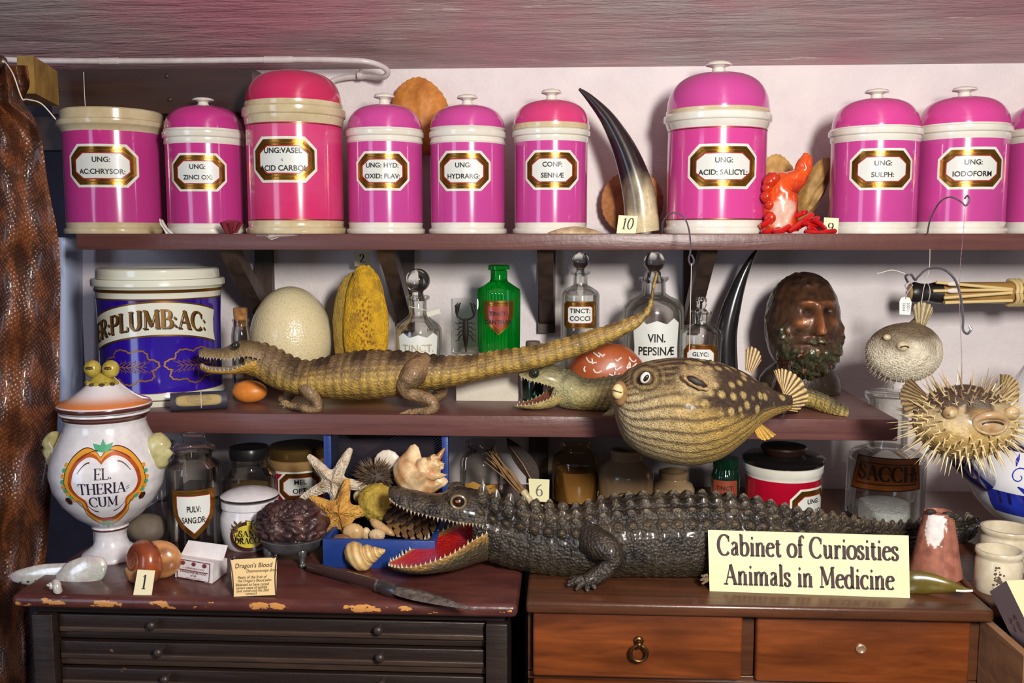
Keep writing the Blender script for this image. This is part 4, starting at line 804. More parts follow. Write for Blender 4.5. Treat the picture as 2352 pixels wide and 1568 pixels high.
# ---- SANG DRACON jar
root, s, c, kz = jar_root('drug_jar', 'white crazed jar with black rimmed lid lettered SANG DRACON', 'jar', 578, 1288, ZC, 66, ytop=1113, d=1.66); K = lambda y: (1288 - y) * kz
mb = MB(); mb.lathe([(0, 0), (52, 0), (58, 6), (64, 30), (67, K(1220)), (66, K(1195)), (61, K(1180)), (60, K(1172)), (64, K(1168)), (64, K(1148)), (0, K(1148))], s); ob = mb.build('body', VWH, root)
mb = MB(); mb.lathe([(0, K(1147.5), 0), (60, K(1147.5), 0), (65, K(1143), 1), (65, K(1138), 1), (62, K(1135), 0), (45, K(1124), 0), (20, K(1117), 0), (0, K(1116), 0)], s); mb.build('lid', [VWH, M('black_rim', (40, 32, 30), .3)], root)
mp = cylmap(66.8 * s, face_angle(c, -.05), K(1236) * s); mb = MB()
badge(mb, [(44 * s * math.cos(a), 34 * s * math.sin(a)) for a in [2 * PI * i / 40 for i in range(40)]], [(0, 8 * s, 0, .0006), (8 * s, 9 * s, 1, .0008)], mp, 5 * s, last=1); cq = mb.build('cartouche', [M('maroon_paint', (62, 30, 32), .3, coat=.4), M('lemon_paint', (206, 188, 66), .3, coat=.4)], root)
mb = MB(); roman(mb, 'SANG', 19 * s, mp, y=0 * s, h=.0012, thick=.17, thin=.06, wide=.95); roman(mb, 'DRACON', 19 * s, mp, y=-16 * s, h=.0012, thick=.17, thin=.06, wide=.88, gap=-.02); mb.build('lettering', INK, cq)
mp = cylmap(66.8 * s, face_angle(c, .02), K(1204) * s); mb = MB(); badge(mb, [(x * s, y * s) for x, y in ((-12, 12), (0, 10), (12, 12), (11, -6), (0, -16), (-11, -6))], [(0, 2.5 * s, 0, .0006), (2.5 * s, 3 * s, 1, .0008)], mp, 4 * s, last=1); cr_ = mb.build('crest', [M('maroon_paint', (62, 30, 32)), M('lemon_paint', (206, 188, 66))], root)
mb = MB(); strokes(mb, [[(0, 7 * s), (0, -9 * s)], [(-5 * s, 4 * s), (0, 6 * s), (5 * s, 4 * s)], [(-3 * s, 0), (3 * s, -2 * s), (-3 * s, -5 * s), (2 * s, -7 * s)]], 1.6 * s, mp, .0011); mb.build('emblem', INK, cr_)
mp = cylmap(66.8 * s, face_angle(c, -.52), K(1225) * s); mb = MB(); strokes(mb, [[(10 * s, -22 * s), (0, -6 * s), (0, 8 * s), (8 * s, 20 * s)]], 1.4 * s, mp, .0008)
for i in range(5):
    for sg in (-1, 1):
        x0, y0 = (10 - 10 * math.sin(i * .75)) * s, (-20 + 9 * i) * s; mb.add([mp(x0 + a * sg, y0 + b, .0009) for a, b in ((0, 0), (8 * s, 4 * s), (9 * s, 12 * s), (1.5 * s, 6 * s))], [[0, 1, 2, 3]])
mb.build('laurel', M('laurel_brown', (92, 70, 50), .4), root)
# pale glass jar at the back left, and grey stone
root, s, c, yc = at('glass_jar', 'plain grey-tinted glass jar in the dim corner behind the white vase', 'jar', 366, 1.97, ZC)
mb = MB(); mb.lathe(prof([(0, yc), (52, yc), (54, 1120), (50, 1070), (40, 1040), (36, 1030), (36, 1018), (40, 1014), (0, 1014)], yc), s, 48); mb.build('glass', GLASS('grey_glass', (150, 150, 150), .2), root)
# ---- white blue-painted wet drug jar at the right
root, s, c, yc = at('syrup_jar', 'big white porcelain syrup jar with blue painting and dark blue spout', 'jar', 2402, 1.76, ZC)
PW = M('porcelain_white', (218, 220, 222), .15, coat=.6); CB = M('cobalt_paint', (28, 40, 150), .2, coat=.5, var=(20, (40, 60, 180), .3)); NB = M('navy_glaze', (22, 26, 74), .12, coat=.6)
jp = [(0, yc, 0), (84, yc, 0), (88, yc - 3, 0), (88, yc - 7, 0), (86, yc - 10, 0), (94, 1198, 0), (130, 1178, 0), (160, 1140, 0), (176, 1100, 0), (178, 1075, 0), (166, 1042, 0), (140, 1016, 0), (128, 1008, 1), (126, 1004, 1), (0, 1003, 0)]
mb = MB(); mb.lathe(prof(jp, yc), s, 80); ob = mb.build('body', [PW, NB], root)
mb = MB(); mb.lathe(prof([(0, 1002.5), (124, 1002), (127, 994), (122, 975), (106, 935), (95, 900), (80, 862), (62, 832), (38, 808), (12, 798), (0, 797)], yc), s, 60); lo = mb.build('lid', PW, root)
a0 = face_angle(c, 0); 
def lidR(z): 
    h = yc - z / s; t_ = [(1002, 124), (975, 122), (935, 106), (900, 95), (862, 80), (832, 62), (808, 38)]
    for (y1, r1), (y2, r2) in zip(t_, t_[1:]):
        if y2 <= h <= y1: return s * (r1 + (r2 - r1) * (y1 - h) / (y1 - y2))
    return s * 60
mp = cylmap(lidR, face_angle(c, -.68), (yc - 864) * s); mb = MB(); mb.add([mp(4 * s * math.cos(k), 4 * s * math.sin(k), .0004) for k in [PI * i / 8 for i in range(16)]], [list(range(16))]); mb.build('hole', INK, lo)
mb = MB(); mb.tube([U(2262, 1105, 1.7), U(2240, 1090, 1.66), U(2222, 1072, 1.635), U(2208, 1052, 1.625)], [.018, .017, .0165, .019], 20); mb.tube([U(2206, 1050, 1.624), U(2203, 1046, 1.6235)], [.0195, .014], 20); mb.build('spout', NB, root, origin=c)
def bodyR(z):
    h = yc - z / s; t_ = [(r, y) for r, y, _ in jp[4:12]]
    for (r1, y1), (r2, y2) in zip(t_, t_[1:]):
        if y2 <= h <= y1: return s * (r1 + (r2 - r1) * (y1 - h) / (y1 - y2))
    return s * 150
mp = cylmap(bodyR, face_angle(c, -.34), (yc - 1128) * s)
mb = MB(); mb.grid([[mp((-68 + 10 * i) * s, (27 - 9 * j - .12 * i * 1) * s, .0007) for i in range(16)] for j in range(7)], mi=0)
for x in (-42, -20, 12): mb.grid([[mp((x + 7 * i) * s, (26 - 26 * j) * s, .001) for i in range(2)] for j in range(3)], mi=1)
lb_ = mb.build('painted_band', [CB, M('deep_blue_paint', (24, 24, 96), .25, coat=.4)], root)
mp = cylmap(bodyR, face_angle(c, -.33), (yc - 1062) * s); sp = [((22 - 1.1 * i) * math.cos(i * .42) * s, (22 - 1.1 * i) * math.sin(i * .42) * s, (3 - .08 * i) * s) for i in range(18)]
mb = MB(); strokes(mb, [sp, [(-10 * s, 20 * s, 2 * s), (-14 * s, 32 * s, 9 * s), (-16 * s, 44 * s, 1 * s)], [(0, -22 * s, 3 * s), (14 * s, -30 * s, 11 * s), (34 * s, -36 * s, 2 * s)]], 3 * s, mp, .0008); mb.build('scrollwork', CB, root)
mb = MB(); strokes(mb, [[(-16 * s, -124 * s, 1 * s), (-6 * s, -118 * s, 9 * s), (14 * s, -126 * s, 8 * s), (30 * s, -132 * s, 2 * s)]], 3 * s, mp, .0008); mb.build('painted_leaf', CB, root)
# ================================================================ ANIMALS
def loft_body(mb, st, n=44, sub=10, disp=None, colf=None, side=1.0, zmin=-9, power=1.0):
    """st: (x_top, y_top, x_bot, y_bot, depth, half_depth_m); rings stand across the body, phi 0 = spine, pi/2 = camera side"""
    P = cr(st, sub); rows = []; cols = []; L = 0; prev = None
    for p in P:
        d = p[4]; T = U(p[0], p[1], d); B = U(p[2], p[3], d); C = (T + B) / 2; up = (T - B) / 2; sd = Vector((0, -p[5] * side, 0))
        if prev is not None: L += (C - prev).length
        prev = C; row = []; cc = []
        for j in range(n):
            ph = 2 * PI * j / n; cs, sn = math.cos(ph), math.sin(ph)
            if power != 1: cs = math.copysign(abs(cs) ** power, cs); sn = math.copysign(abs(sn) ** power, sn)
            q = C + up * cs + sd * sn; a = min(ph, 2 * PI - ph)
            nrm = (up.normalized() * cs * sd.length + sd.normalized() * sn * up.length)
            nrm = nrm.normalized() if nrm.length > 1e-9 else up.normalized()
            if disp: q = q + nrm * disp(L, a, ph, up.length, q)
            if q.z < zmin: q.z = zmin + .0004 * j / n
            row.append(q); cc.append(colf(L, a, ph, q, up.length) if colf else (1, 1, 1))
        rows.append(row); cols.append(cc)
    mb.grid(rows, True, 0, cols, True, True); return rows
def jaw(mb, st, n=14, sub=6, lift=1, colf=None, inner=(.4, .02, .02), sink=.12, bump=.0006):
    """st: near rim (x,y,d), far rim (x,y,d), crest (x,y); lift=1 upper jaw, -1 lower jaw"""
    P = cr(st, sub); rows = []; cols = []
    for p in P:
        N = U(*p[0:3]); Fr = U(*p[3:6]); Mx = (N + Fr) / 2; dm = (p[2] + p[5]) / 2; T = U(p[6], p[7], dm) - Mx; row = []; cc = []
        for k in range(n + 1):
            a = PI * k / n; q = Mx + (N - Fr) / 2 * math.cos(a) + T * (math.sin(a) ** .8); q = q + Vector((0, 0, bump * 1.6 * nz(q.x * 160, q.y * 160, q.z * 160)))
            row.append(q); cc.append(colf(q, math.sin(a)))
        for k in range(1, n):
            t = k / n; q = Fr.lerp(N, t) + T * (sink * math.sin(PI * t)); row.append(q)
            cc.append(inner if .1 < t < .9 else colf(q, 0))
        rows.append(row); cols.append(cc)
    mb.grid(rows, True, 0, cols, True, True); return P
def teeth(mb, P, which, direction, size, every=2, start=2, col=(.56, .48, .32), lean=(0, 0, 0)):
    k = 0 if which == 'near' else 3
    for i in range(start, len(P) - 2, every):
        p = U(P[i][k], P[i][k + 1], P[i][k + 2]); L = size * (.7 + .6 * abs(nz(i * 1.7, 3.1, 0)) + (.5 if i % 7 == 3 else 0))
        mb.cone(p - Vector((0, 0, direction * .001)), p + Vector(lean) + Vector((random.uniform(-.2, .2) * L, 0, direction * L)), size * .34, 6, 0, col)
def limb(mb, pts, colf, n=14, sub=4, bumps=.0012):
    P = cr(pts, sub); pts3 = [U(p[0], p[1], p[2]) for p in P]; rad = [p[3] * p[2] / F for p in P]
    b = len(mb.v); mb.tube(pts3, rad, n, 0, (1, 1, 1))
    for i in range(b, len(mb.v)):
        q = Vector(mb.v[i]); w = noise.noise(q * 90); mb.v[i] = tuple(q + Vector((w, nz(q.z * 80, q.x * 80, 3), w)) * bumps); mb.c[i] = colf(q)
def claws(mb, base, tips, r, col):
    for t in tips:
        a, b = U(*base), U(*t); m_ = (a + b) / 2 + Vector((0, 0, .004)); mb.tube([a, m_, b], [r, r * .75, r * .25], 8, 0, col)
def cells(x, y):       # distance field of a warped brick lattice, 1 in the middle of a scale, 0 in its groove
    fx, fy = x - math.floor(x), y - math.floor(y)
    return min(1, 3.2 * min(fx, 1 - fx)) * min(1, 3.2 * min(fy, 1 - fy))
HIDE = VM('crocodile_hide', .5, bump=(260, .001), coat=.12, cells=(210, .0014)); TOOTH = VM('animal_tooth', .35)
EYE_D = M('dark_glass_eye', (30, 38, 30), .06, coat=.8); 
# ---- tan crocodile on the lower shelf
ox = U(860, 945, 1.78); ox.z = Z2
root = thing('stuffed_crocodile', 'small tan stuffed crocodile standing on the shelf with its tail raised', 'stuffed crocodile', ox, 'stuffed crocodiles')
Ytan, Btan, Dk, Gy = lin((196, 160, 76)), lin((134, 104, 64)), lin((60, 44, 32)), lin((136, 114, 84))
def sc1(L, a): return cells(L / .0165, a / .22 + .5)
def disp1(L, a, ph, r, q):
    k = sc1(L, a); amp = .0032 if a < 1.0 else .0018
    if a > 2.2: amp = .0007
    ridge = .0024 * max(0, 1 - abs((a - .28) / .14)) * (.4 + .6 * abs(math.sin(L / .0165 * PI)))
    return min(1, r / .03) * (amp * (k - .5) + ridge) + .0008 * nz(q.x * 60, q.y * 60, q.z * 60)
def col1(L, a, ph, q, r):
    t = sst(.7, 1.7, a + .25 * nz(q.x * 30, q.y * 30, q.z * 30)); tail = sst(.36, .5, L)
    c = lerp(lerp(Gy, Btan, .5), Ytan, max(t, tail * .75)); band = sst(.1, .4, math.sin(L / .0165 / 2.1 * PI) + .3 * nz(q.x * 25, 0, q.z * 25))
    c = lerp(c, Dk, .92 * band * sst(1.2, .55, a) * (1 - .35 * tail)); c = lerp(c, Dk, .6 * (1 - sc1(L, a)))
    c = lerp(c, lin((116, 94, 66)), .8 * sst(.13, .04, L) * sst(2.2, 1.2, a)); return lerp(c, Dk, .45 * sst(.1, .5, nz(q.x * 45, q.y * 45, q.z * 45)))
def colh1(q, s_): return lerp(lin((150, 124, 80)), lin((92, 78, 54)), min(1, max(0, s_ * .9 + .3 * nz(q.x * 60, q.y * 60, q.z * 60))))
st = [(578, 788, 566, 858, 1.775, .028), (604, 789, 592, 866, 1.778, .032), (632, 799, 616, 882, 1.782, .036), (660, 815, 645, 895, 1.785, .043), (700, 830, 690, 906, 1.785, .052), (742, 822, 742, 912, 1.785, .058), (813, 808, 813, 916, 1.785, .062), (880, 806, 883, 913, 1.785, .06), (953, 810, 940, 903, 1.785, .053), (1009, 818, 1000, 893, 1.785, .044), (1070, 818, 1066, 882, 1.785, .036), (1140, 806, 1148, 862, 1.785, .03), (1209, 797, 1218, 850, 1.785, .026), (1278, 782, 1287, 830, 1.785, .022), (1347, 762, 1356, 806, 1.785, .018), (1436, 733, 1446, 764, 1.785, .013), (1474, 716, 1484, 732, 1.785, .008), (1491, 690, 1499, 700, 1.785, .0055), (1497, 660, 1503, 662, 1.785, .0045), (1506, 624, 1512, 628, 1.785, .003)]
mb = MB(); loft_body(mb, st, 52, 12, disp1, col1, zmin=Z2 + .001)
up = [(456, 815, 1.742, 458, 811, 1.772, 457, 804), (470, 820, 1.738, 474, 814, 1.778, 471, 799), (490, 822, 1.738, 494, 815, 1.78, 492, 801), (515, 824, 1.735, 519, 816, 1.785, 517, 798), (540, 822, 1.733, 544, 813, 1.79, 543, 783), (570, 818, 1.733, 574, 812, 1.795, 572, 782), (600, 826, 1.737, 600, 816, 1.8, 600, 788)]
Pu = jaw(mb, up, 18, 6, 1, colh1, lin((120, 84, 60)), .1)
lo = [(459, 838, 1.742, 462, 833, 1.77, 462, 850), (475, 846, 1.738, 480, 840, 1.778, 478, 856), (500, 850, 1.736, 505, 842, 1.782, 502, 858), (530, 850, 1.735, 535, 840, 1.785, 534, 858), (560, 838, 1.735, 563, 830, 1.79, 560, 857), (590, 826, 1.74, 592, 818, 1.795, 586, 858)]
def coll1(q, s_): return lerp(lin((206, 160, 70)), lin((168, 128, 50)), .5 + .5 * nz(q.x * 50, q.y * 50, q.z * 50))
Pl = jaw(mb, lo, 14, 6, -1, coll1, lin((214, 200, 184)), .15)
cl = lambda q: lerp(lin((140, 112, 76)), Dk, .75 * sst(-.1, .5, nz(q.x * 50, q.y * 50, q.z * 50)))
limb(mb, [(690, 856, 1.768, 20), (706, 890, 1.742, 20), (726, 922, 1.738, 14), (730, 936, 1.738, 13), (712, 940, 1.736, 11), (686, 934, 1.736, 10), (664, 930, 1.736, 8), (646, 926, 1.736, 4)], cl)
limb(mb, [(974, 830, 1.772, 24), (952, 856, 1.742, 31), (934, 882, 1.738, 25), (938, 900, 1.738, 18), (962, 908, 1.738, 15), (988, 918, 1.736, 15), (996, 934, 1.734, 14), (978, 946, 1.733, 12), (955, 946, 1.732, 9), (938, 950, 1.731, 5)], cl)
limb(mb, [(1000, 870, 1.82, 24), (1014, 896, 1.835, 15), (1006, 912, 1.835, 12), (985, 916, 1.83, 8)], cl); limb(mb, [(680, 870, 1.82, 22), (668, 900, 1.83, 14), (655, 916, 1.83, 11), (640, 914, 1.825, 7)], cl)
tc = lin((150, 124, 86))
claws(mb, (668, 930, 1.736), [(644, 922, 1.735), (642, 929, 1.735), (650, 937, 1.733)], .0042, tc); claws(mb, (950, 948, 1.732), [(917, 953, 1.729), (922, 957, 1.728), (930, 945, 1.73)], .0038, tc)
mb.v = [(x, y, max(z, Z2 + .0005)) for x, y, z in mb.v]; ob = mb.build('body', HIDE, root, origin=ox)
mb = MB(); teeth(mb, Pu, 'near', -1, .0052); teeth(mb, Pl, 'near', 1, .0052, 2, 3); mb.build('teeth', TOOTH, root, origin=ox, kind='stuff')
e = U(541, 793, 1.728); mb = MB(); mb.ball(e, (.0085, .0075, .0075), 22); mb.build('eye', EYE_D, root, origin=ox)
# ---- gaping grey-green crocodile behind the puffer
ox = U(1400, 945, 1.8); ox.z = Z2
root = thing('stuffed_crocodile', 'grey-green stuffed crocodile with gaping jaws, half hidden by the pufferfish', 'stuffed crocodile', ox, 'stuffed crocodiles')
G1, G2, G3 = lin((150, 146, 104)), lin((196, 172, 92)), lin((60, 54, 42))
def col2(L, a, ph, q, r):
    c = lerp(lerp(G3, G1, .45), lerp(G1, G2, sst(.0, .12, L)), sst(.5, 1.5, a)); k = cells(L / .011, a / .2)
    c = lerp(c, G3, .7 * (1 - k) * sst(.04, .1, L)); return lerp(c, G3, .45 * sst(.1, .5, nz(q.x * 40, q.y * 40, q.z * 40)))
def disp2(L, a, ph, r, q): return (.002 if a < .7 else .001) * cells(L / .011, a / .2) + .002 * max(0, 1 - abs((a - .35) / .18)) * abs(math.sin(L / .011 * PI))
mb = MB(); st = [(1288, 846, 1262, 914, 1.8, .026), (1312, 852, 1282, 930, 1.8, .03), (1345, 870, 1312, 940, 1.8, .034), (1385, 868, 1350, 945, 1.8, .037), (1430, 862, 1400, 947, 1.8, .041), (1500, 856, 1490, 946, 1.82, .048), (1600, 862, 1600, 942, 1.84, .048), (1700, 874, 1700, 936, 1.85, .042), (1790, 886, 1790, 932, 1.84, .032), (1850, 892, 1846, 932, 1.82, .026), (1896, 908, 1886, 946, 1.79, .021), (1926, 926, 1912, 956, 1.768, .017), (1948, 938, 1938, 964, 1.752, .013)]
loft_body(mb, st, 48, 10, disp2, col2, zmin=Z2 + .001)
up2 = [(1192, 862, 1.785, 1196, 856, 1.81, 1196, 852), (1212, 872, 1.775, 1218, 860, 1.82, 1216, 850), (1236, 878, 1.77, 1242, 866, 1.825, 1240, 842), (1258, 884, 1.77, 1264, 872, 1.83, 1264, 836), (1286, 894, 1.772, 1290, 880, 1.83, 1290, 842), (1310, 900, 1.777, 1310, 890, 1.83, 1312, 854)]
c2h = lambda q, s_: lerp(lin((168, 158, 110)), lin((90, 84, 60)), min(1, max(0, s_ + .3 * nz(q.x * 70, q.y * 70, q.z * 70))))
Pu = jaw(mb, up2, 16, 6, 1, c2h, lin((150, 120, 92)), .12)
lo2 = [(1183, 930, 1.772, 1186, 926, 1.80, 1186, 936), (1206, 930, 1.762, 1212, 920, 1.81, 1210, 938), (1232, 926, 1.76, 1240, 908, 1.82, 1234, 938), (1256, 918, 1.762, 1262, 892, 1.825, 1262, 934), (1278, 906, 1.768, 1282, 884, 1.83, 1286, 926), (1300, 896, 1.775, 1300, 880, 1.83, 1305, 918)]
Pl = jaw(mb, lo2, 14, 6, -1, lambda q, s_: lerp(lin((190, 172, 108)), lin((140, 126, 76)), .5 + .5 * nz(q.x * 60, 1, q.z * 60)), lin((166, 96, 74)), .2)
limb(mb, [(1440, 925, 1.765, 22), (1418, 942, 1.748, 14), (1400, 952, 1.738, 10), (1388, 957, 1.732, 6)], lambda q: G1); claws(mb, (1400, 953, 1.738), [(1384, 956, 1.73), (1388, 961, 1.727), (1400, 962, 1.727)], .0042, G1)
mb.v = [(x, y, max(z, Z2 + .0005)) for x, y, z in mb.v]; mb.build('body', HIDE, root, origin=ox)
mb = MB(); teeth(mb, Pu, 'near', -1, .0046); teeth(mb, Pl, 'near', 1, .0046); teeth(mb, Pl, 'far', 1, .0046); mb.build('teeth', TOOTH, root, origin=ox, kind='stuff')
mb = MB(); mb.ball(U(1229, 857, 1.766), (.0085, .008, .0085), 20); mb.build('eye', EYE_D, root, origin=ox)
# ---- black crocodile along the cabinet tops
ox = U(1500, 1330, 1.53); ox.z = ZC
root = thing('stuffed_crocodile', 'big black stuffed crocodile with red open mouth lying across both cabinets', 'stuffed crocodile', ox, 'stuffed crocodiles')
K1, K2, K3, K4 = lin((62, 54, 44)), lin((36, 31, 27)), lin((98, 86, 66)), lin((86, 78, 54))
def rowk(a): 
    return max(0, 1 - abs(((a / .34) % 1) - .5) * 2.4)
def disp3(L, a, ph, r, q):
    f = (L / .0235) % 1; m_ = max(0, math.sin(PI * f)) ** 1.2; back = sst(1.45, 1.0, a)
    neck = sst(.17, .12, L); tail = sst(.52, .62, L)
    k = m_ * rowk(a + .17)
    d_ = .0115 * k * back * (1 + .5 * neck) + .0016 * cells(L / .0165, a / .16) * (1 - back)
    d_ += tail * .012 * max(0, 1 - abs((a - .3) / .2)) * (f if f < .85 else (1 - f) * 5.6)
    return d_ + .0016 * nz(q.x * 70, q.y * 70, q.z * 70) + .0007 * nz(q.x * 200, q.y * 200, q.z * 200)
def col3(L, a, ph, q, r):
    f = (L / .0235) % 1; k = max(0, math.sin(PI * f)) * rowk(a + .17) * sst(1.45, 1.0, a)
    c = lerp(K1, K2, sst(-.25, .35, nz(q.x * 22, q.y * 22, q.z * 22))); c = lerp(c, lin((120, 104, 76)), .7 * sst(.45, .9, k)); c = lerp(c, K4, .55 * sst(1.7, 2.4, a)); 
    return lerp(c, K2, .6 * (1 - cells(L / .0165, a / .16)) * sst(1.2, 1.6, a))
st = [(1092, 1132, 1088, 1252, 1.575, .046), (1118, 1136, 1104, 1272, 1.578, .05), (1150, 1150, 1135, 1288, 1.58, .054), (1200, 1160, 1185, 1302, 1.58, .06), (1260, 1168, 1250, 1316, 1.58, .068), (1320, 1168, 1320, 1322, 1.58, .076), (1380, 1152, 1390, 1322, 1.58, .082), (1460, 1142, 1470, 1320, 1.58, .084), (1560, 1138, 1560, 1320, 1.58, .082), (1650, 1140, 1650, 1318, 1.585, .076), (1730, 1150, 1730, 1316, 1.59, .066), (1800, 1168, 1795, 1312, 1.60, .054), (1880, 1186, 1870, 1308, 1.62, .044), (1960, 1200, 1950, 1302, 1.65, .036), (2040, 1212, 2035, 1292, 1.69, .03), (2110, 1208, 2110, 1280, 1.73, .024), (2170, 1200, 2175, 1262, 1.76, .018), (2215, 1196, 2225, 1240, 1.77, .012), (2246, 1190, 2252, 1212, 1.77, .006)]
mb = MB(); st = [(*p[:4], p[4] - .02, p[5] * .8) for p in st]; loft_body(mb, st, 84, 16, disp3, col3, zmin=ZC + .001)
ck3 = lambda q, s_: lerp(lerp(K1, K3, .25), K2, sst(-.3, .4, nz(q.x * 50, q.y * 50, q.z * 50)))
up3 = [(892, 1140, 1.545, 896, 1130, 1.575, 893, 1122), (908, 1156, 1.53, 916, 1142, 1.585, 908, 1117), (940, 1172, 1.525, 950, 1152, 1.59, 940, 1124), (975, 1182, 1.52, 988, 1158, 1.6, 976, 1132), (1010, 1190, 1.515, 1022, 1162, 1.61, 1012, 1133), (1045, 1198, 1.51, 1055, 1168, 1.62, 1046, 1118), (1075, 1202, 1.51, 1085, 1172, 1.63, 1076, 1122), (1105, 1206, 1.515, 1110, 1178, 1.64, 1108, 1128), (1135, 1225, 1.525, 1135, 1190, 1.64, 1136, 1142)]
Pu = jaw(mb, up3, 22, 8, 1, ck3, lin((130, 24, 40)), .22, bump=.0014)
lo3 = [(890, 1296, 1.478, 894, 1290, 1.5, 894, 1302), (915, 1302, 1.462, 918, 1278, 1.525, 918, 1308), (955, 1300, 1.458, 950, 1256, 1.555, 958, 1310), (1000, 1288, 1.462, 985, 1234, 1.59, 1005, 1306), (1045, 1268, 1.475, 1030, 1212, 1.62, 1050, 1298), (1085, 1242, 1.495, 1078, 1194, 1.64, 1092, 1288), (1125, 1220, 1.52, 1122, 1186, 1.645, 1130, 1282)]
def cl3(q, s_): return lerp(lin((176, 132, 66)), lerp(K1, K4, .5), sst(.04, .22, s_ + .12 * nz(q.x * 40, q.y * 40, q.z * 40)))
Pl = jaw(mb, lo3, 16, 8, -1, cl3, lin((206, 26, 18)), .25)
ckl = lambda q: lerp(K1, K2, sst(-.3, .4, nz(q.x * 40, q.y * 40, q.z * 40)))
limb(mb, [(1345, 1222, 1.535, 30), (1368, 1244, 1.5, 38), (1396, 1264, 1.478, 34), (1406, 1288, 1.472, 26), (1390, 1308, 1.47, 22), (1364, 1326, 1.468, 20), (1345, 1335, 1.465, 17)], ckl, 20, 5, .0028)
claws(mb, (1352, 1332, 1.466), [(1306, 1336, 1.468), (1304, 1344, 1.464), (1322, 1354, 1.458), (1348, 1358, 1.455), (1368, 1352, 1.457)], .0085, K1); claws(mb, (1330, 1336, 1.482), [(1308, 1326, 1.49)], .005, K1)
limb(mb, [(1720, 1240, 1.535, 40), (1700, 1285, 1.52, 30), (1680, 1315, 1.505, 20), (1650, 1330, 1.492, 16), (1632, 1334, 1.488, 13)], ckl, 18, 5, .0028); claws(mb, (1636, 1332, 1.488), [(1610, 1322, 1.485), (1608, 1332, 1.48), (1612, 1341, 1.477)], .0058, lin((120, 96, 70)))
limb(mb, [(1350, 1230, 1.64, 40), (1380, 1285, 1.665, 28), (1350, 1300, 1.66, 18)], ckl, 14, 4, .002)
mb.ball(U(1052, 1148, 1.535), (.021, .02, .017), 24, 0, K1, f=lambda p: 1 + .1 * nz(p.x * 4, p.y * 4, p.z * 4)); mb.ball(U(1048, 1122, 1.6), (.016, .016, .012), 20, 0, K1)
for k in range(5): # nuchal bosses
    for r_ in range(2): mb.ball(U(1165 + 32 * k + 10 * r_, 1160 + 14 * r_ + (k > 2) * 4 + 14 * r_, 1.553 - .016 * r_), (.0098, .009, .0085), 16, 0, lerp(K1, K3, .3), f=lambda p: 1 + .15 * max(0, p.z) ** 2)
mb.v = [(x, y, max(z, ZC + .0005)) for x, y, z in mb.v]; ob = mb.build('body', VM('black_crocodile_hide', .38, bump=(230, .0016), coat=.3, cells=(190, .0018)), root, origin=ox)
mb = MB(); teeth(mb, Pu, 'near', -1, .0062, 2, 3); teeth(mb, Pl, 'near', 1, .0062, 2, 2); teeth(mb, Pl, 'far', 1, .0075, 2, 2); mb.build('teeth', TOOTH, root, origin=ox, kind='stuff')
e = U(1053, 1152, 1.516); mb = MB(); mb.tube([e + Vector((.0118 * math.cos(a), -.0012, .0105 * math.sin(a))) for a in [2 * PI * i / 24 for i in range(25)]], .0022, 8, cap=False); mb.build('eyelid', M('eyelid_tan', (120, 98, 66), .4, coat=.3), root, origin=ox)
mb = MB(); mb.ball(e + Vector((0, .002, 0)), (.0105, .008, .0095), 24); eo = mb.build('eye', M('black_glass_eye', (26, 20, 16), .06, coat=.8), root, origin=ox)
mb = MB(); mb.ball(e + Vector((0, -.0042, .001)), (.0052, .002, .0036), 16); mb.build('iris', M('copper_iris', (138, 76, 52), .12, coat=.8), eo, origin=ox)
# ---- big patterned pufferfish hanging in front of the shelf
d0 = 1.585; ox = U(1570, 945, d0)
root = thing('dried_pufferfish', 'large brown and cream striped pufferfish hanging before the lower shelf', 'dried pufferfish', ox)
C1, C2, C3, C4 = lin((214, 186, 118)), lin((80, 58, 40)), lin((198, 162, 84)), lin((56, 42, 33))
eyc = U(1484, 866, d0)
def colp(L, a, ph, q, r):
    Y, X = None, None
    px, py = proj(q); u = (px - 1410) / 400.0
    top = sst(1.18, .8, a - .62 * sst(.3, .85, u) + .12 * nz(q.x * 25, q.y * 25, q.z * 25) + .25 * (.35 - u))
    n_ = nz(q.x * 9, q.y * 9, q.z * 9); s_ = (a * 5.2 + 1.1 * n_ + 2.2 * u * u) % 1
    line = max(0, 1 - abs(s_ - .5) / (.2 + .07 * n_ + .1 * sst(.35, .0, u))) * sst(2.95, 2.3, a) * (1 if ph < PI else .8)
    base = lerp(lin((208, 188, 144)), C3, sst(.0, .7, u)); base = lerp(base, lin((196, 176, 138)), .6 * sst(.2, .0, u) * sst(1.6, 2.2, a))
    c = lerp(base, C2, min(1, line * 1.5) * .85)
    k = noise.voronoi(q * 52)[0][0]; spot = sst(.42, .26, k)
    cd = lerp(C4, C2, .5 + .5 * nz(q.x * 60, q.y * 60, q.z * 60)); cd = lerp(cd, C1, .85 * spot * sst(.25, .5, u))
    s2 = (a * 5.5 + .8 * n_) % 1; cd = lerp(cd, C1, .5 * sst(.28, .12, abs(s2 - .5)) * sst(.5, .25, u))
    c = lerp(c, cd, top)
    de = math.hypot((px - 1484) / 1.15, py - 868)
    if ph < PI and de < 50: c = lerp(lerp(lerp(C1, C2, .45), C4, .5 + .5 * math.cos(de / 13 * 2 * PI * .9 + 1.5 * nz(px * .04, py * .04, 2))), c, sst(20, 50, de + 6 * nz(px * .05, py * .05, 5)))
    dp = math.hypot((px - 1600) / 1.3, py - 876)
    if ph < PI and dp < 46: c = lerp(lin((206, 180, 130)), c, sst(20, 46, dp + 6 * nz(px * .1, py * .1, 0)))
    g = noise.noise(q * 420); return tuple(x * (1 + .25 * g) for x in c)
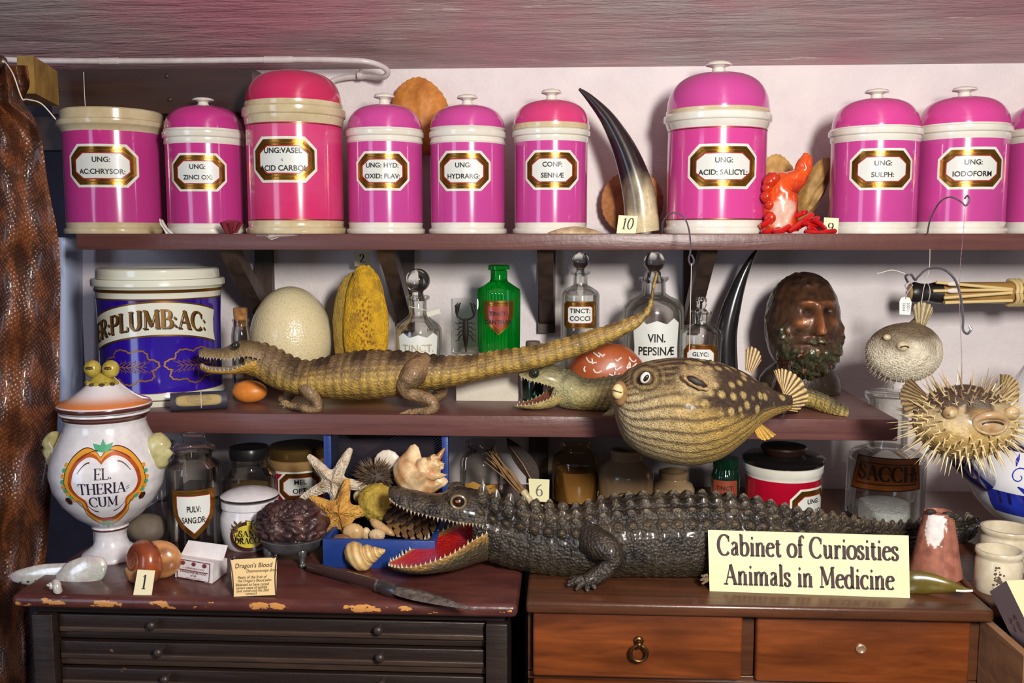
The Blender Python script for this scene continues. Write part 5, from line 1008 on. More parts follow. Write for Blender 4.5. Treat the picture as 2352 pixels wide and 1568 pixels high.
st = [(1404, 902, 1404, 922, d0 - .01, .011), (1410, 890, 1410, 940, d0, .03), (1424, 870, 1418, 975, d0, .052), (1450, 846, 1440, 1016, d0, .071), (1500, 828, 1492, 1048, d0, .087), (1570, 822, 1568, 1065, d0, .094), (1640, 830, 1642, 1054, d0, .085), (1700, 850, 1702, 1014, d0 + .01, .064), (1742, 874, 1742, 976, d0 + .02, .043), (1775, 894, 1772, 957, d0 + .03, .028), (1800, 904, 1798, 946, d0 + .035, .018), (1818, 908, 1816, 940, d0 + .04, .012)]
mb = MB(); loft_body(mb, st, 180, 18, lambda L, a, ph, r, q: .0007 * nz(q.x * 330, q.y * 330, q.z * 330) * min(1, r / .02), colp)
PUF = VM('puffer_skin', .55, bump=(420, .003), coat=.08, cells=(330, .0022)); mb.build('body', PUF, root, origin=ox)
def fan(pts0, pts1, d_a, d_b, c_a, c_b, name, rays=12, thick=.0016, wav=.003):
    """a fin: root edge pts0 to outer edge pts1 (pixel pairs), ribbed"""
    A = cr(pts0, 8); B = cr(pts1, 8); m_ = rays * 8; rows = []; cols = []
    for side in (0, 1):
        for k in range(13):
            kk = k if side == 0 else 12 - k; t = kk / 12; row = []; cc = []
            for j in range(m_ + 1):
                f = j / m_; ia = f * (len(A) - 1); i0 = min(int(ia), len(A) - 2); pa = lerp(A[i0], A[i0 + 1], ia - i0)
                ib = f * (len(B) - 1); i1 = min(int(ib), len(B) - 2); pb = lerp(B[i1], B[i1 + 1], ib - i1)
                rib = .5 + .5 * math.cos(j / 8 * 2 * PI); tt = t * (1 - .06 * (1 - rib) * (t > .9) * abs(math.sin(j * 1.3)))
                x, y = lerp(pa, pb, tt); q = U(x, y, d_a + (d_b - d_a) * t) + Vector((0, (wav * t * math.sin(f * 5) - thick * rib * .6) + (0 if side == 0 else thick + thick * rib), 0))
                row.append(q); cc.append(lerp(c_b, c_a, min(1, rib * (1.1 + .3 * math.sin(t * 30 + j)))))
            rows.append(row); cols.append(cc)
    f_ = MB(); f_.grid(rows, False, 0, cols); return f_.build(name, VM('fin_skin', .55, bump=(300, .0006)), root, origin=ox, fix=True)
fan([(1772, 938), (1790, 925), (1800, 908)], [(1832, 945), (1858, 915), (1838, 868), (1800, 846), (1776, 850)], d0 + .03, d0 + .05, lin((222, 190, 128)), C4, 'tail_fin', 14)
fan([(1712, 850), (1728, 858)], [(1712, 802), (1728, 796), (1744, 806), (1748, 826)], d0 + .01, d0 + .03, lin((206, 180, 130)), C2, 'dorsal_fin', 6)
fan([(1728, 978), (1742, 968)], [(1740, 1004), (1758, 1012), (1782, 998)], d0 + .015, d0 - .01, lin((216, 176, 84)), lin((160, 120, 54)), 'anal_fin', 6)
mb = MB(); q = U(1424, 900, d0 - .062)
mb.ball(U(1424, 903, d0 - .055), (.013, .02, .021), 24, 0, f=lambda p: 1 + .05 * nz(p.x * 5, p.y * 5, p.z * 5)); mo = mb.build('lips', M('lip_skin', (180, 142, 92), .45, coat=.3, var=(40, (110, 80, 50), .4)), root, origin=ox)
mb = MB(); 
mb.ball(U(1419, 899, d0 - .072), (.0095, .0095, .0125), 24, f=lambda p: 1 - .12 * math.exp(-(p.z / .12) ** 2) * (p.y < 0))
mb.build('beak', M('beak_ivory', (216, 192, 136), .3, coat=.4), mo, origin=ox)
mb = MB(); q = U(1419, 899, d0 - .0815); mb.tube([q + Vector((-.007, .003, .002)), q + Vector((-.002, .0004, .0004)), q + Vector((.006, .002, -.002))], .0009, 8); mb.build('beak_slit', M('slit_dark', (50, 36, 28), .6), mo, origin=ox)
se = d0 - .071; e = U(1482, 867, se); mb = MB(); mb.ball(e, (.0075, .0055, .0098), 24, M=Matrix.Rotation(.5, 3, 'Y')); eo = mb.build('eye', M('eye_white', (226, 222, 214), .2, coat=.6), root, origin=ox)
mb = MB(); mb.ball(e + Vector((.001, -.0042, 0)), (.0038, .003, .0064), 18, M=Matrix.Rotation(.6, 3, 'Y')); mb.build('pupil', M('pupil_dark', (44, 34, 30), .2, coat=.5), eo, origin=ox)
mb = MB(); hp = []
for i in range(25):
    a = 2 * PI * i / 24; hp.append(U(1600 + 24 * math.cos(a) * 1.15 + 8 * math.sin(a), 876 + 15 * math.sin(a) + 9 * math.cos(a), d0 - .0865 + .006 * abs(math.cos(a))))
mb.tube(hp, [.0026 + .001 * math.sin(2.3 * i) for i in range(25)], 10, cap=False); fl = mb.build('gill_flesh', M('gill_flesh', (176, 148, 104), .5, var=(40, (120, 88, 56), .4)), root, origin=ox)
mb = MB(); mb.ball(U(1600, 876, d0 - .08), (.017, .008, .0072), 18, M=Matrix.Rotation(.45, 3, 'Y')); mb.build('gill_slit', M('gill_dark', (46, 36, 30), .6), fl, origin=ox)
# ---- small round puffer
d0 = 1.80; ox = U(2076, 810, d0); s = S(d0, 2076, 810)
root = thing('dried_pufferfish', 'small round grey and white pufferfish hanging under the bamboo quiver', 'dried pufferfish', ox)
mb = MB(); rows = []; cols = []
def pf(p): return 1 + .02 * nz(p.x * 3, p.y * 3, p.z * 3) + .06 * max(0, p.x * .6 + p.z * .8) ** 6
b = mb.ball((0, 0, 0), (84 * s, 70 * s, 68 * s), 72, 0, (1, 1, 1), f=pf)
for i in range(len(mb.v)):
    q = Vector(mb.v[i]); h = q.z / (68 * s) + .35 * nz(q.x * 30, q.y * 30, q.z * 30); mb.c[i] = lerp(lin((226, 216, 190)), lin((112, 96, 72)), sst(.0, .75, h)); mb.v[i] = tuple(q * (1 + .012 * noise.noise(q * 400)))
ct = Vector((24 * s, .01, 52 * s))
mb.tube([ct, ct + Vector((14 * s, .004, 22 * s)), ct + Vector((18 * s, .006, 46 * s))], [20 * s, 13 * s, 8 * s], 14, 0, lin((120, 104, 76)))
mb.build('body', VM('grey_puffer_skin', .6, bump=(380, .002), cells=(260, .0018)), root)
mb = MB(); q = Vector((-25 * s, -62 * s, 22 * s)); mb.ball(q, (14 * s, 14 * s, 12 * s), 20, 0); mo = mb.build('lips', M('lip_ivory', (206, 194, 160), .4, coat=.3, var=(60, (150, 130, 96), .4)), root)
mb = MB(); mb.tube([q + Vector((x * s, -14 * s + abs(x) * .3 * s, (2 - .04 * x * x) * s)) for x in (-9, -5, 0, 5, 9)], 1.8 * s, 8); mb.build('mouth_slit', M('slit_dark', (50, 36, 28), .6), mo)
mb = MB(); 
for i in range(420):
    z = -.98 + 1.5 * i / 420; a = i * 2.39996; r_ = math.sqrt(1 - z * z); n_ = Vector((r_ * math.cos(a), r_ * math.sin(a), z)); p = Vector((n_.x * 84 * s, n_.y * 70 * s, n_.z * 68 * s))
    L = (3 + 7 * sst(.2, -.8, z)) * s; mb.cone(p * .99, p + (n_ + Vector((random.uniform(-.2, .2), 0, random.uniform(-.3, .1)))) * L, .7 * s, 4)
mb.build('spines', M('fine_spines', (214, 200, 168), .5), root, kind='stuff', smooth=False)
for x in (-62, -4, 34): pass
for sg, x, z in ((-1, -54, 40), (1, 14, 36)):
    mb = MB(); mb.ball((x * s, -44 * s, z * s), (9 * s, 6 * s, 7 * s), 14); mb.build('eye_patch', M('lip_ivory', (206, 194, 160)), root)
fan([(2106, 752), (2122, 756)], [(2096, 704), (2112, 694), (2136, 698), (2142, 712)], d0, d0 + .004, lin((186, 168, 122)), lin((100, 84, 58)), 'tail_fin', 6)
# ---- spiny porcupinefish
d0 = 1.5; ox = U(2215, 968, d0); s = S(d0, 2215, 968)
root = thing('dried_porcupinefish', 'spiny porcupinefish with thick lips hanging at the right', 'dried porcupinefish', ox)
mb = MB(); mb.ball((0, 0, 0), (112 * s, 100 * s, 84 * s), 90, 0, (1, 1, 1), f=lambda p: 1 + .03 * nz(p.x * 3, p.y * 3, p.z * 3) - .12 * math.exp(-((p.x) ** 2 / .08 + (p.z - .55) ** 2 / .03)) * (p.y < 0))
for i in range(len(mb.v)):
    q = Vector(mb.v[i]); h = q.z / (84 * s) + .3 * nz(q.x * 25, q.y * 25, q.z * 25); mb.c[i] = lerp(lin((176, 146, 88)), lin((70, 54, 42)), sst(.1, .5, h)); 
    if abs(q.x) > 30 * s and h > -.1 and h < .6 and q.y < 0: mb.c[i] = lerp(mb.c[i], lin((206, 184, 140)), .5)
mb.build('body', VM('porcupine_skin', .45, bump=(180, .002), coat=.2), root)
mb = MB(); spn = []
for i in range(330):
    z = -.97 + 1.92 * i / 330; a = i * 2.39996; r_ = math.sqrt(max(0, 1 - z * z)); n_ = Vector((r_ * math.cos(a), r_ * math.sin(a), z))
    if n_.y < -.45 and -.12 < z < .62 and abs(n_.x) < .55: continue
    if n_.y > .55: continue
    p = Vector((n_.x * 112 * s, n_.y * 100 * s, n_.z * 84 * s)) * .985; dr = (n_ + Vector((random.uniform(-.25, .25), random.uniform(-.2, .2), random.uniform(-.25, .25) - .15 * (z < 0)))).normalized(); L = random.uniform(34, 62) * s * (.75 if n_.y < -.6 else 1)
    c_ = lerp(lin((206, 186, 140)), lin((130, 106, 72)), sst(.3, .8, z) * random.random()); mb.cone(p, p + dr * L, 2.5 * s, 6, 0, c_)
    t1 = dr.orthogonal().normalized()
    for q in range(3): mb.cone(p + dr * .001, p + (Matrix.Rotation(q * 2.1 + i, 3, dr) @ t1) * 9 * s + dr * 2 * s, 2.2 * s, 4, 0, c_)
mb.build('spines', VM('spine_ivory', .4), root, kind='stuff', smooth=False)
def tor(cx, cz, rx, rz, y, r, n=28, tilt=0): return [Vector(((cx + rx * math.cos(2 * PI * i / n)) * s, (y + 5 * abs(math.cos(2 * PI * i / n)) ** 2 * 2) * s, (cz + rz * math.sin(2 * PI * i / n)) * s)) for i in range(n + 1)]
mb = MB(); mb.tube(tor(16, 14, 34, 21, -106, 0), [(6 + 3 * math.sin(2 * PI * i / 28)) * s for i in range(29)], 12, cap=False); mb.ball((16 * s, -96 * s, 10 * s), (34 * s, 14 * s, 20 * s), 24); mo = mb.build('lips', M('thick_lips', (176, 156, 122), .3, coat=.5, var=(50, (150, 112, 70), .4)), root)
mb = MB(); mb.tube([Vector((x * s, (-112 + .008 * (x - 16) ** 2) * s, (22 - .012 * (x - 16) ** 2) * s)) for x in range(-6, 40, 5)], 2.2 * s, 8); mb.build('mouth_slit', M('slit_dark', (50, 36, 28), .6), mo)
for x in (-62, 70):
    mb = MB(); mb.ball((x * s, -76 * s, 34 * s), (17 * s, 12 * s, 15 * s), 20); eo = mb.build('eye_socket', M('eye_skin', (196, 170, 124), .4, coat=.3, var=(60, (130, 100, 64), .4)), root)
    mb = MB(); mb.ball((x * s * 1.02, -85 * s, 34 * s), (8 * s, 5 * s, 9 * s), 16); mb.build('eye', M('dried_eye', (176, 156, 120), .3), eo)
fan([(2122, 930), (2128, 905)], [(2082, 950), (2068, 915), (2074, 885), (2092, 868)], d0, d0 - .02, lin((150, 126, 86)), lin((70, 56, 42)), 'pectoral_fin', 9)
fan([(2304, 920), (2298, 896)], [(2340, 925), (2344, 885), (2322, 862), (2296, 858)], d0, d0 - .02, lin((196, 172, 124)), lin((110, 88, 60)), 'pectoral_fin', 9)
# ================================================================ BRONZE BUST
root, s, c, yc = at('bronze_bust', 'bronze bust of a bearded man with dark green patina on the lower shelf', 'bust', 1838, 1.99, Z2)
hz = (yc - 738) * s; yaw_ = face_angle(c) + .38; g2 = lambda x, w_: math.exp(-(x / w_) ** 2)
mb = MB(); rows = []; cols = []; BR1, BR2, BR3, BR4 = lin((88, 60, 42)), lin((44, 33, 26)), lin((62, 82, 58)), lin((204, 126, 74))
NL, NT_ = 168, 130
for i in range(NT_ + 1):
    lat = -PI / 2 + PI * i / NT_; row = []; cc = []
    for j in range(NL):
        lon = 2 * PI * j / NL - PI; al = abs(lon); v = Vector((math.sin(lon) * math.cos(lat), -math.cos(lon) * math.cos(lat), math.sin(lat)))
        k = 1.0
        ns = sst(.46, .34, lat) * (.3 + .7 * sst(.36, -.05, lat)) * sst(-.19, -.1, lat); k += .25 * g2(lon, .085 + .05 * sst(.1, -.1, lat)) * ns + .04 * g2(al - .12, .06) * g2(lat + .08, .06)
        k += .085 * g2(lat - .44, .07) * g2(al - .3, .28) + .03 * g2(lat - .5, .25) * g2(lon, .6)
        k += -.15 * g2(al - .3, .14) * g2(lat - .29, .09) + .06 * g2(al - .3, .085) * g2(lat - .27, .045)
        k += .045 * g2(al - .5, .2) * g2(lat - .04, .12) - .03 * g2(al - .3, .12) * g2(lat + .22, .08)
        k += -.06 * g2(lat + .34, .025) * g2(lon, .22) + .035 * g2(lat + .39, .03) * g2(lon, .16)
        curl = abs(nz(v.x * 11, v.y * 11, v.z * 6)) + .4 * abs(nz(v.x * 21, v.y * 21, v.z * 12))
        beard = max(g2(lat + .28, .05) * g2(al - .16, .2), sst(-.36, -.46, lat) * sst(1.3, .9, al), g2(al - .95, .22) * sst(.12, -.12, lat)) * (al < 1.6)
        k += beard * (.08 + .12 * curl)
        hair = max(sst(.78, .92, lat), sst(1.15, 1.35, al) * sst(-.5, -.2, lat)); st_ = abs(nz(v.x * 3 + lat * 3, v.y * 14, v.z * 5)) ; k += hair * (.02 + .035 * st_)
        ear = g2(al - 1.5, .1) * g2(lat - .02, .2); k += .1 * ear - .07 * g2(al - 1.47, .05) * g2(lat - .03, .1)
        jawz = v.z * (1.0 if v.z > 0 else 1.12)
        p = Vector((v.x * 79 * s * (1 + .16 * sst(0, -.9, v.z) + .05 * sst(.2, .8, v.z)), v.y * 96 * s * (1 + .06 * (v.z < 0) * -v.z), jawz * 110 * s + 0)) * k
        if lat < -.9: p.y += .012 * sst(-.9, -1.4, lat)
        p = Matrix.Rotation(yaw_, 3, 'Z') @ p; row.append(p + Vector((0, 0, hz)))
        cN = lerp(BR1, BR2, min(1, .55 * hair + .5 * sst(-.1, .5, nz(v.x * 6, v.y * 6, v.z * 6)))); cN = lerp(cN, BR3, min(1, beard * .6) * sst(-.2, .3, nz(v.x * 5 + 3, v.y * 5, v.z * 5) + .2)); cN = lerp(cN, BR4, min(1, .9 * g2(lon, .1) * ns + .5 * g2(al - .5, .14) * g2(lat - .05, .08) + .4 * g2(lat - .42, .06) * g2(al - .3, .2)))  # last blend puts copper highlights on nose, cheeks and brow into the colour
        cN = lerp(cN, lin((26, 19, 16)), .8 * g2(al - .3, .16) * g2(lat - .31, .06) + .7 * g2(lat + .34, .03) * g2(lon, .2)); cc.append(cN)  # shade of eye sockets and mouth line painted in as darker colour
    rows.append(row); cols.append(cc)
mb.grid(rows, True, 0, cols)
n_ = [(yc - 2, 92, 52), (yc - 20, 94, 54), (yc - 38, 90, 52), (yc - 56, 78, 46), (yc - 72, 58, 42), (yc - 90, 52, 44), (yc - 130, 54, 50), (yc - 160, 56, 54)]
rows = []; cols = []
for y, rx, ry in n_: 
    row = [Vector((rx * s * math.cos(2 * PI * j / 48), ry * s * math.sin(2 * PI * j / 48) + .01, (yc - y) * s)) for j in range(48)]
    rows.append([q + Vector((.002 * nz(q.x * 40, q.y * 40, q.z * 40), 0, 0)) for q in row]); cols.append([lerp(BR2, lin((62, 54, 42)), .5 + .5 * nz(q.x * 20, q.y * 20, q.z * 20)) for q in row])
mb.grid(rows, True, 0, cols, True, True)
t = NT('bronze'); t.set(rough=.38, metal=.42, coat=.25); a = t.n('ShaderNodeVertexColor', layer_name='Col'); t.base(t.mix(1.0, a.outputs[0], t.ramp(t.noise(t.coord(), 60, 4), [(.3, .7), (.7, 1.3)]), 'MULTIPLY')); t.bump(t.noise(t.coord(), 120, 4), .0012)
mb.build('body', t.m, root)
# ================================================================ HORNS, PODS AND CORAL ON THE UPPER SHELF
def vtube(mb, pts, colf, n=20, sub=6, bump=0, squash=1):
    P = cr(pts, sub); q3 = [U(p[0], p[1], p[2]) for p in P]; b = len(mb.v)
    mb.tube(q3, [p[3] * p[2] / F for p in P], n, 0, (1, 1, 1), squash=squash); m_ = len(P)
    for i in range(b, len(mb.v)):
        q = Vector(mb.v[i]); t = ((i - b) // n) / (m_ - 1)
        if bump: mb.v[i] = tuple(q + Vector((nz(q.x * 60, q.y * 60, q.z * 60), nz(q.z * 60, 2, q.x * 60), nz(q.y * 60, q.z * 60, 5))) * bump)
        mb.c[i] = colf(t, q)
def solo(name, label, cat, mb, mat, org, group=None, smooth=True, fix=False, kind=None):
    o = mb.build(name, mat, origin=org, smooth=smooth, fix=fix); o.location = org; return tag(o, label, cat, group, kind)
HORN = VM('polished_horn', .22, coat=.6)
hb, hc = lin((34, 28, 28)), lin((214, 200, 160))
def hcol(t, q):
    k = sst(.42, .2, t + .14 * nz(q.x * 26, q.y * 26, q.z * 9)); return lerp(lerp(hb, lin((58, 48, 44)), .5 * max(0, nz(q.x * 8, q.z * 30, 1))), lerp(hc, lin((96, 88, 74)), .8 * sst(.0, .35, nz(q.x * 40, q.y * 40, q.z * 12))), k)
mb = MB(); vtube(mb, [(1478, 533, 2.0, 36), (1474, 500, 2.0, 38), (1468, 450, 2.0, 37), (1452, 390, 2.0, 32), (1428, 330, 2.0, 25), (1395, 272, 2.0, 17), (1355, 226, 2.0, 9), (1330, 204, 2.0, 3)], hcol, 28)
o = U(1478, 537, 2.0); o.z = ZT; solo('horn', 'curved dark horn with pale mottled base beside the card numbered 10', 'horn', mb, HORN, o, fix=True)
mb = MB(); vtube(mb, [(1668, 905, 2.03, 30), (1666, 840, 2.03, 28), (1667, 770, 2.03, 25), (1682, 700, 2.03, 20), (1703, 640, 2.03, 13), (1725, 595, 2.03, 7), (1738, 575, 2.03, 3)], lambda t, q: lerp(lin((20, 19, 21)), lin((40, 38, 40)), .5 + .5 * nz(q.x * 20, q.y * 20, q.z * 8)), 28)
o = U(1668, 900, 2.03); o.z = Z2; mb.v = [(a, b, max(c, Z2 + .001)) for a, b, c in mb.v]; solo('horn', 'glossy black horn standing left of the bronze bust', 'horn', mb, HORN, o, fix=True)
def pod(label, cx, cy, rx, ry, d, rot, col, col2, name='crimped_pod', th=.018, crimp=.028, nc=30, lean=0, group='crimped dried pods'):
    s = S(d, cx, cy); c = U(cx, cy, d); mb = MB(); Rm = Matrix.Rotation(rot, 3, 'Y') @ Matrix.Rotation(lean, 3, 'X'); rows = []; cols = []
    for i in range(25):
        th_ = PI * i / 24; row = []; cc = []
        for j in range(96):
            a = 2 * PI * j / 96; e = sst(.6, 1.0, math.sin(th_)); k = 1 + crimp * e * (.5 + .5 * math.sin(a * nc)) + .04 * nz(math.cos(a) * 2, math.sin(a) * 2, cx)
            f = math.sin(th_) ** .8; y = -math.cos(th_) * th * (1 - .6 * e) * (1 + .5 * nz(math.cos(a) * f * 2, math.sin(a) * f * 2, 4))
            q = Vector((math.cos(a) * f * rx * s * k, y, math.sin(a) * f * ry * s * k)); row.append(Rm @ q + c)
            cc.append(lerp(col, col2, sst(-.2, .5, nz(q.x * 30, q.z * 30, cx)) * .7 + .3 * e))
        rows.append(row); cols.append(cc)
    mb.grid(rows, True, 0, cols); return solo(name, label, 'dried pod', mb, VM('dried_pod_skin', .6, bump=(80, .0015)), c, group, fix=True)
pod('orange brown crimped pod leaning on the wall behind two pink jars', 968, 268, 66, 88, 2.115, -.25, lin((206, 134, 56)), lin((168, 100, 42)))
pod('tan crimped pod behind the curved horn', 1452, 464, 70, 73, 2.1, .1, lin((196, 134, 84)), lin((160, 100, 60)))
pod('yellowish crimped pod half hidden behind the orange coral', 1786, 440, 46, 84, 2.07, -.1, lin((206, 168, 98)), lin((176, 130, 70)))
pod('olive brown seamed pod leaning on the UNG: SULPH: jar', 1868, 434, 27, 78, 2.05, .42, lin((178, 140, 78)), lin((120, 92, 50)), th=.022, crimp=.02, nc=20)
mb = MB(); s = S(1.89, 1320, 527); c = U(1320, 527, 1.89); c.z = ZT
mb.lathe([(0, 0), (62, 0), (60, 3), (48, 8), (30, 13), (12, 16), (0, 17)], s, 48, mod=lambda a, h: 1 + .03 * math.sin(9 * a) + .03 * nz(math.sin(a) * 3, math.cos(a) * 3, h * 300)); mb.v = [(a, b * .55, h) for a, b, h in mb.v]
o = mb.build('limpet_shell', M('limpet_cream', (214, 196, 158), .5, var=(50, (150, 122, 84), .35), bump=(120, .001))); o.location = c; tag(o, 'flat cream limpet shell lying before the CONF: SENNAE jar', 'shell')
# orange coral figure and red coral sticks
OR1, OR2, OW = lin((226, 84, 22)), lin((200, 50, 16)), lin((232, 206, 184))
def orc(t, q):
    x, y = proj(q); w_ = sst(.28, .05, abs(x - 1795) / 120 + .25 * nz(q.x * 40, q.y * 40, q.z * 40) + max(0, (470 - y) / 60)) if q.y < -.235 else 0
    return lerp(lerp(OR1, OR2, sst(-.2, .5, nz(q.x * 25, q.y * 25, q.z * 25))), OW, w_ * .8)
mb = MB(); vtube(mb, [(1795, 534, 1.94, 36), (1793, 500, 1.94, 38), (1792, 460, 1.94, 40), (1796, 432, 1.94, 38), (1818, 418, 1.94, 27), (1836, 402, 1.94, 20), (1848, 380, 1.94, 17), (1852, 362, 1.94, 12), (1853, 352, 1.94, 5)], orc, 36, 8, .004)
for x, y, r in ((1768, 418, 15), (1775, 412, 16), (1762, 432, 12), (1760, 452, 13), (1770, 500, 14), (1768, 470, 11)): mb.ball(U(x, y, 1.92), (r * .0009,) * 3, 18, 0, OR2, f=lambda p: 1 + .15 * nz(p.x * 3, p.y * 3, p.z * 3))
o = U(1795, 537, 1.94); o.z = ZT; mb.v = [(a, b, max(h, ZT + .0005)) for a, b, h in mb.v]; solo('coral_figure', 'orange root-shaped coral standing on red coral sticks', 'coral', mb, VM('orange_wax', .25, coat=.6), o)
RC = M('red_coral', (206, 22, 18), .18, coat=.7, var=(30, (160, 10, 12), .3)); k_ = 0
for x0, y0, x1, y1, r, d in ((1812, 532, 1866, 492, 7, 1.9), (1830, 524, 1880, 500, 6, 1.91), (1850, 534, 1918, 531, 7.5, 1.885), (1842, 512, 1888, 518, 6.5, 1.9), (1868, 505, 1896, 526, 6, 1.895), (1752, 534, 1790, 526, 8, 1.9), (1748, 520, 1778, 500, 7, 1.905), (1760, 512, 1782, 478, 7, 1.915), (1778, 536, 1812, 520, 8, 1.89), (1822, 500, 1852, 486, 6, 1.92), (1858, 522, 1878, 535, 6, 1.888)):
    mb = MB(); a, b = U(x0, y0, d), U(x1, y1, d + .012); m_ = (a + b) / 2 + Vector((0, 0, .003 * math.sin(k_ * 2.1))); r *= .00088; dr = (b - a).normalized()
    mb.tube([a - dr * r * .3, a, m_, b, b + dr * r * .5], [r * .6, r, r * .95, r * .85, r * .4], 12)
    if k_ % 3 == 0: mb.tube([m_, m_ + Vector((.004, -.004, .008))], [r * .7, r * .5], 10)
    mb.v = [(p, q, max(h, ZT + .0005)) for p, q, h in mb.v]; solo('coral_stick', 'short red coral stick in the heap at the foot of the orange coral', 'coral', mb, RC, a, 'red coral sticks'); k_ += 1
# dried rose
c = U(532, 537, 1.885); c.z = ZT; s = S(1.885); root = thing('dried_rose', 'dried crimson rose head on the shelf edge by the ZINCI OX jar', 'dried flower', c)
mb = MB()
for k in range(22):
    a = k * 2.4; r0 = (5 + 19 * k / 22) * s; hh = (30 - .3 * k) * s; rows = []
    for i in range(6):
        t = i / 5; row = []
        for j in range(9):
            b = a + (j / 8 - .5) * 1.7; rr = r0 * (.5 + .6 * t + .12 * math.sin(j * 1.7 + k)); row.append(Vector((math.cos(b) * rr, math.sin(b) * rr, hh * t * (.9 + .15 * math.cos((j / 8 - .5) * 3)) + .001)))
        rows.append(row)
    mb.grid(rows)
mb.ball((0, 0, 10 * s), (14 * s, 14 * s, 9.9 * s), 16); Rm = Matrix.Rotation(-.5, 3, 'Y'); mb.v = [tuple(v) for v in mb.v]
mb.build('bloom', M('dried_petal', (140, 34, 52), .6, var=(50, (92, 24, 36), .3), bump=(120, .001)), root)
def scrap(label, pts, mat, d, name='paper_scrap', cat='paper scrap', th=.0006, group=None):
    rows = []
    for (x0, y0), (x1, y1) in pts:
        A, B = U(x0, y0, d), U(x1, y1, d); rows.append([A.lerp(B, t / 4) + Vector((0, .006 * nz(x0 * .1, t, 1) + (.003 if t % 2 else 0), 0)) for t in range(5)])
    mb = MB(); mb.grid(rows); mb.grid([[p + Vector((0, th, 0)) for p in r] for r in rows]); return solo(name, label, cat, mb, mat, rows[-1][0])
PAPERW = M('tissue_white', (206, 200, 194), .6, bump=(60, .002))
scrap('twisted white paper scrap between the two leftmost magenta jars', [((366, 502), (376, 506)), ((368, 515), (380, 514)), ((374, 526), (386, 522)), ((382, 538), (398, 532)), ((394, 541), (404, 538))], PAPERW, 1.88)
scrap('torn white paper strip hanging under the large rose jar', [((584, 537), (588, 542)), ((604, 538), (608, 542)), ((616, 538), (624, 551)), ((640, 538), (646, 543)), ((680, 538), (684, 541))], PAPERW, 1.858)
wire('bent steel wire hook on the shelf edge before the ACID: SALICYL: jar', [(1520, 536, 1.855), (1524, 508, 1.84), (1545, 488, 1.82), (1570, 498, 1.79), (1583, 530, 1.76), (1586, 575, 1.72), (1582, 595, 1.70), (1588, 610, 1.69), (1594, 598, 1.69), (1588, 585, 1.695)], .0016)
wire('pair of pale nylon threads the striped pufferfish hangs by', [(1588, 605, 1.69), (1586, 700, 1.66), (1584, 780, 1.63), (1582, 822, 1.60)], .0006, STRING, name='thread', cat='thread')
wire('grey steel wire hook in front of the IODOFORM jar', [(2130, 536, 1.85), (2138, 500, 1.83), (2158, 465, 1.8), (2182, 452, 1.78), (2205, 462, 1.76), (2218, 472, 1.74), (2226, 460, 1.74), (2222, 449, 1.74), (2216, 456, 1.735)], .0016)
wire('nylon thread hanging from the grey wire hook to the porcupinefish', [(2217, 470, 1.738), (2212, 540, 1.72), (2205, 620, 1.69), (2204, 700, 1.65), (2208, 800, 1.6), (2209, 872, 1.572)], .0007, GLASS('nylon', (220, 214, 210), .5), name='thread', cat='thread')
wire('thick curved steel hook below the bamboo quiver', [(2085, 648, 1.72), (2080, 634, 1.715), (2092, 630, 1.712), (2102, 643, 1.715), (2108, 636, 1.72), (2130, 618, 1.73), (2165, 618, 1.74), (2192, 640, 1.74), (2206, 680, 1.74), (2212, 730, 1.74), (2212, 757, 1.738), (2222, 766, 1.735), (2230, 757, 1.733), (2226, 748, 1.735)], .0021)
wire('thin string with knotted end tied to the steel hook', [(2014, 628, 1.72), (2024, 626, 1.72), (2050, 620, 1.72), (2078, 628, 1.718)], .0007, STRING, name='string', cat='string')
wire('fine thread holding the small round pufferfish', [(2136, 572, 1.86), (2134, 620, 1.83), (2122, 660, 1.81), (2116, 700, 1.80)], .0006, STRING, name='thread', cat='thread')
# ================================================================ CARDS AND SIGN
CARD = M('cream_card', (228, 218, 180), .6, bump=(20, .0004)); CARDY = M('pale_yellow_card', (232, 228, 180), .6, var=(4, (222, 214, 164), .3))
def card(name, label, cat, tl, tr, br, bl, d0, d1, lean, mats, group=None, th=.0012):
    """corners in the photograph, depth of left and right foot, top leaning back"""
    c = [U(*bl, d0), U(*br, d1), U(*tr, d1 + lean), U(*tl, d0 + lean)]; b = Vector((0, th, 0)); org = (c[0] + c[1]) / 2
    root = thing(name, label, cat, org, group); mb = MB(); mb.hexa([c[0], c[1], c[1] + b, c[0] + b, c[3], c[2], c[2] + b, c[3] + b]); mb.build('card', mats, root, origin=org, smooth=False)
    n_ = (c[1] - c[0]).cross(c[3] - c[0]).normalized(); n_ = n_ if n_.y < 0 else -n_
    def mp(u, v, h): 
        return (c[0] * (1 - u) + c[1] * u) * (1 - v) + (c[3] * (1 - u) + c[2] * u) * v + n_ * h - org
    return root, mp
BINK = M('sepia_print', (66, 50, 52), .6)
def numcard(label, ch, tl, tr, br, bl, d, lean, hgt, w_, mat=CARD, foot=True, u0=.5, v0=.25):
    root, mp = card('number_card', label, 'number card', tl, tr, br, bl, d, d, lean, mat, 'little numbered cards')
    mb = MB(); wd = sum(GL[x][0] for x in ch); roman(mb, ch, 1, lambda x, y, h: mp(u0 + (x) * w_, v0 + y * hgt, h), x=0, y=0, h=.0005, thick=.1, thin=.035, slant=.12 if len(ch) > 1 else 0); mb.build('number', INK, root)
numcard('cream card numbered 10 at the foot of the curved horn', '10', (1421, 494), (1465, 496), (1460, 536), (1416, 536), 1.885, .012, .85, .68)
numcard('cream card numbered 9 behind the red coral sticks', '9', (1893, 499), (1927, 501), (1924, 538), (1890, 538), 1.905, .012, .7, .9, v0=.18)
numcard('cream card numbered 2 propped on the yellow sponge', '2', (812, 578), (850, 578), (848, 611), (815, 611), 2.085, .012, .8, .75)
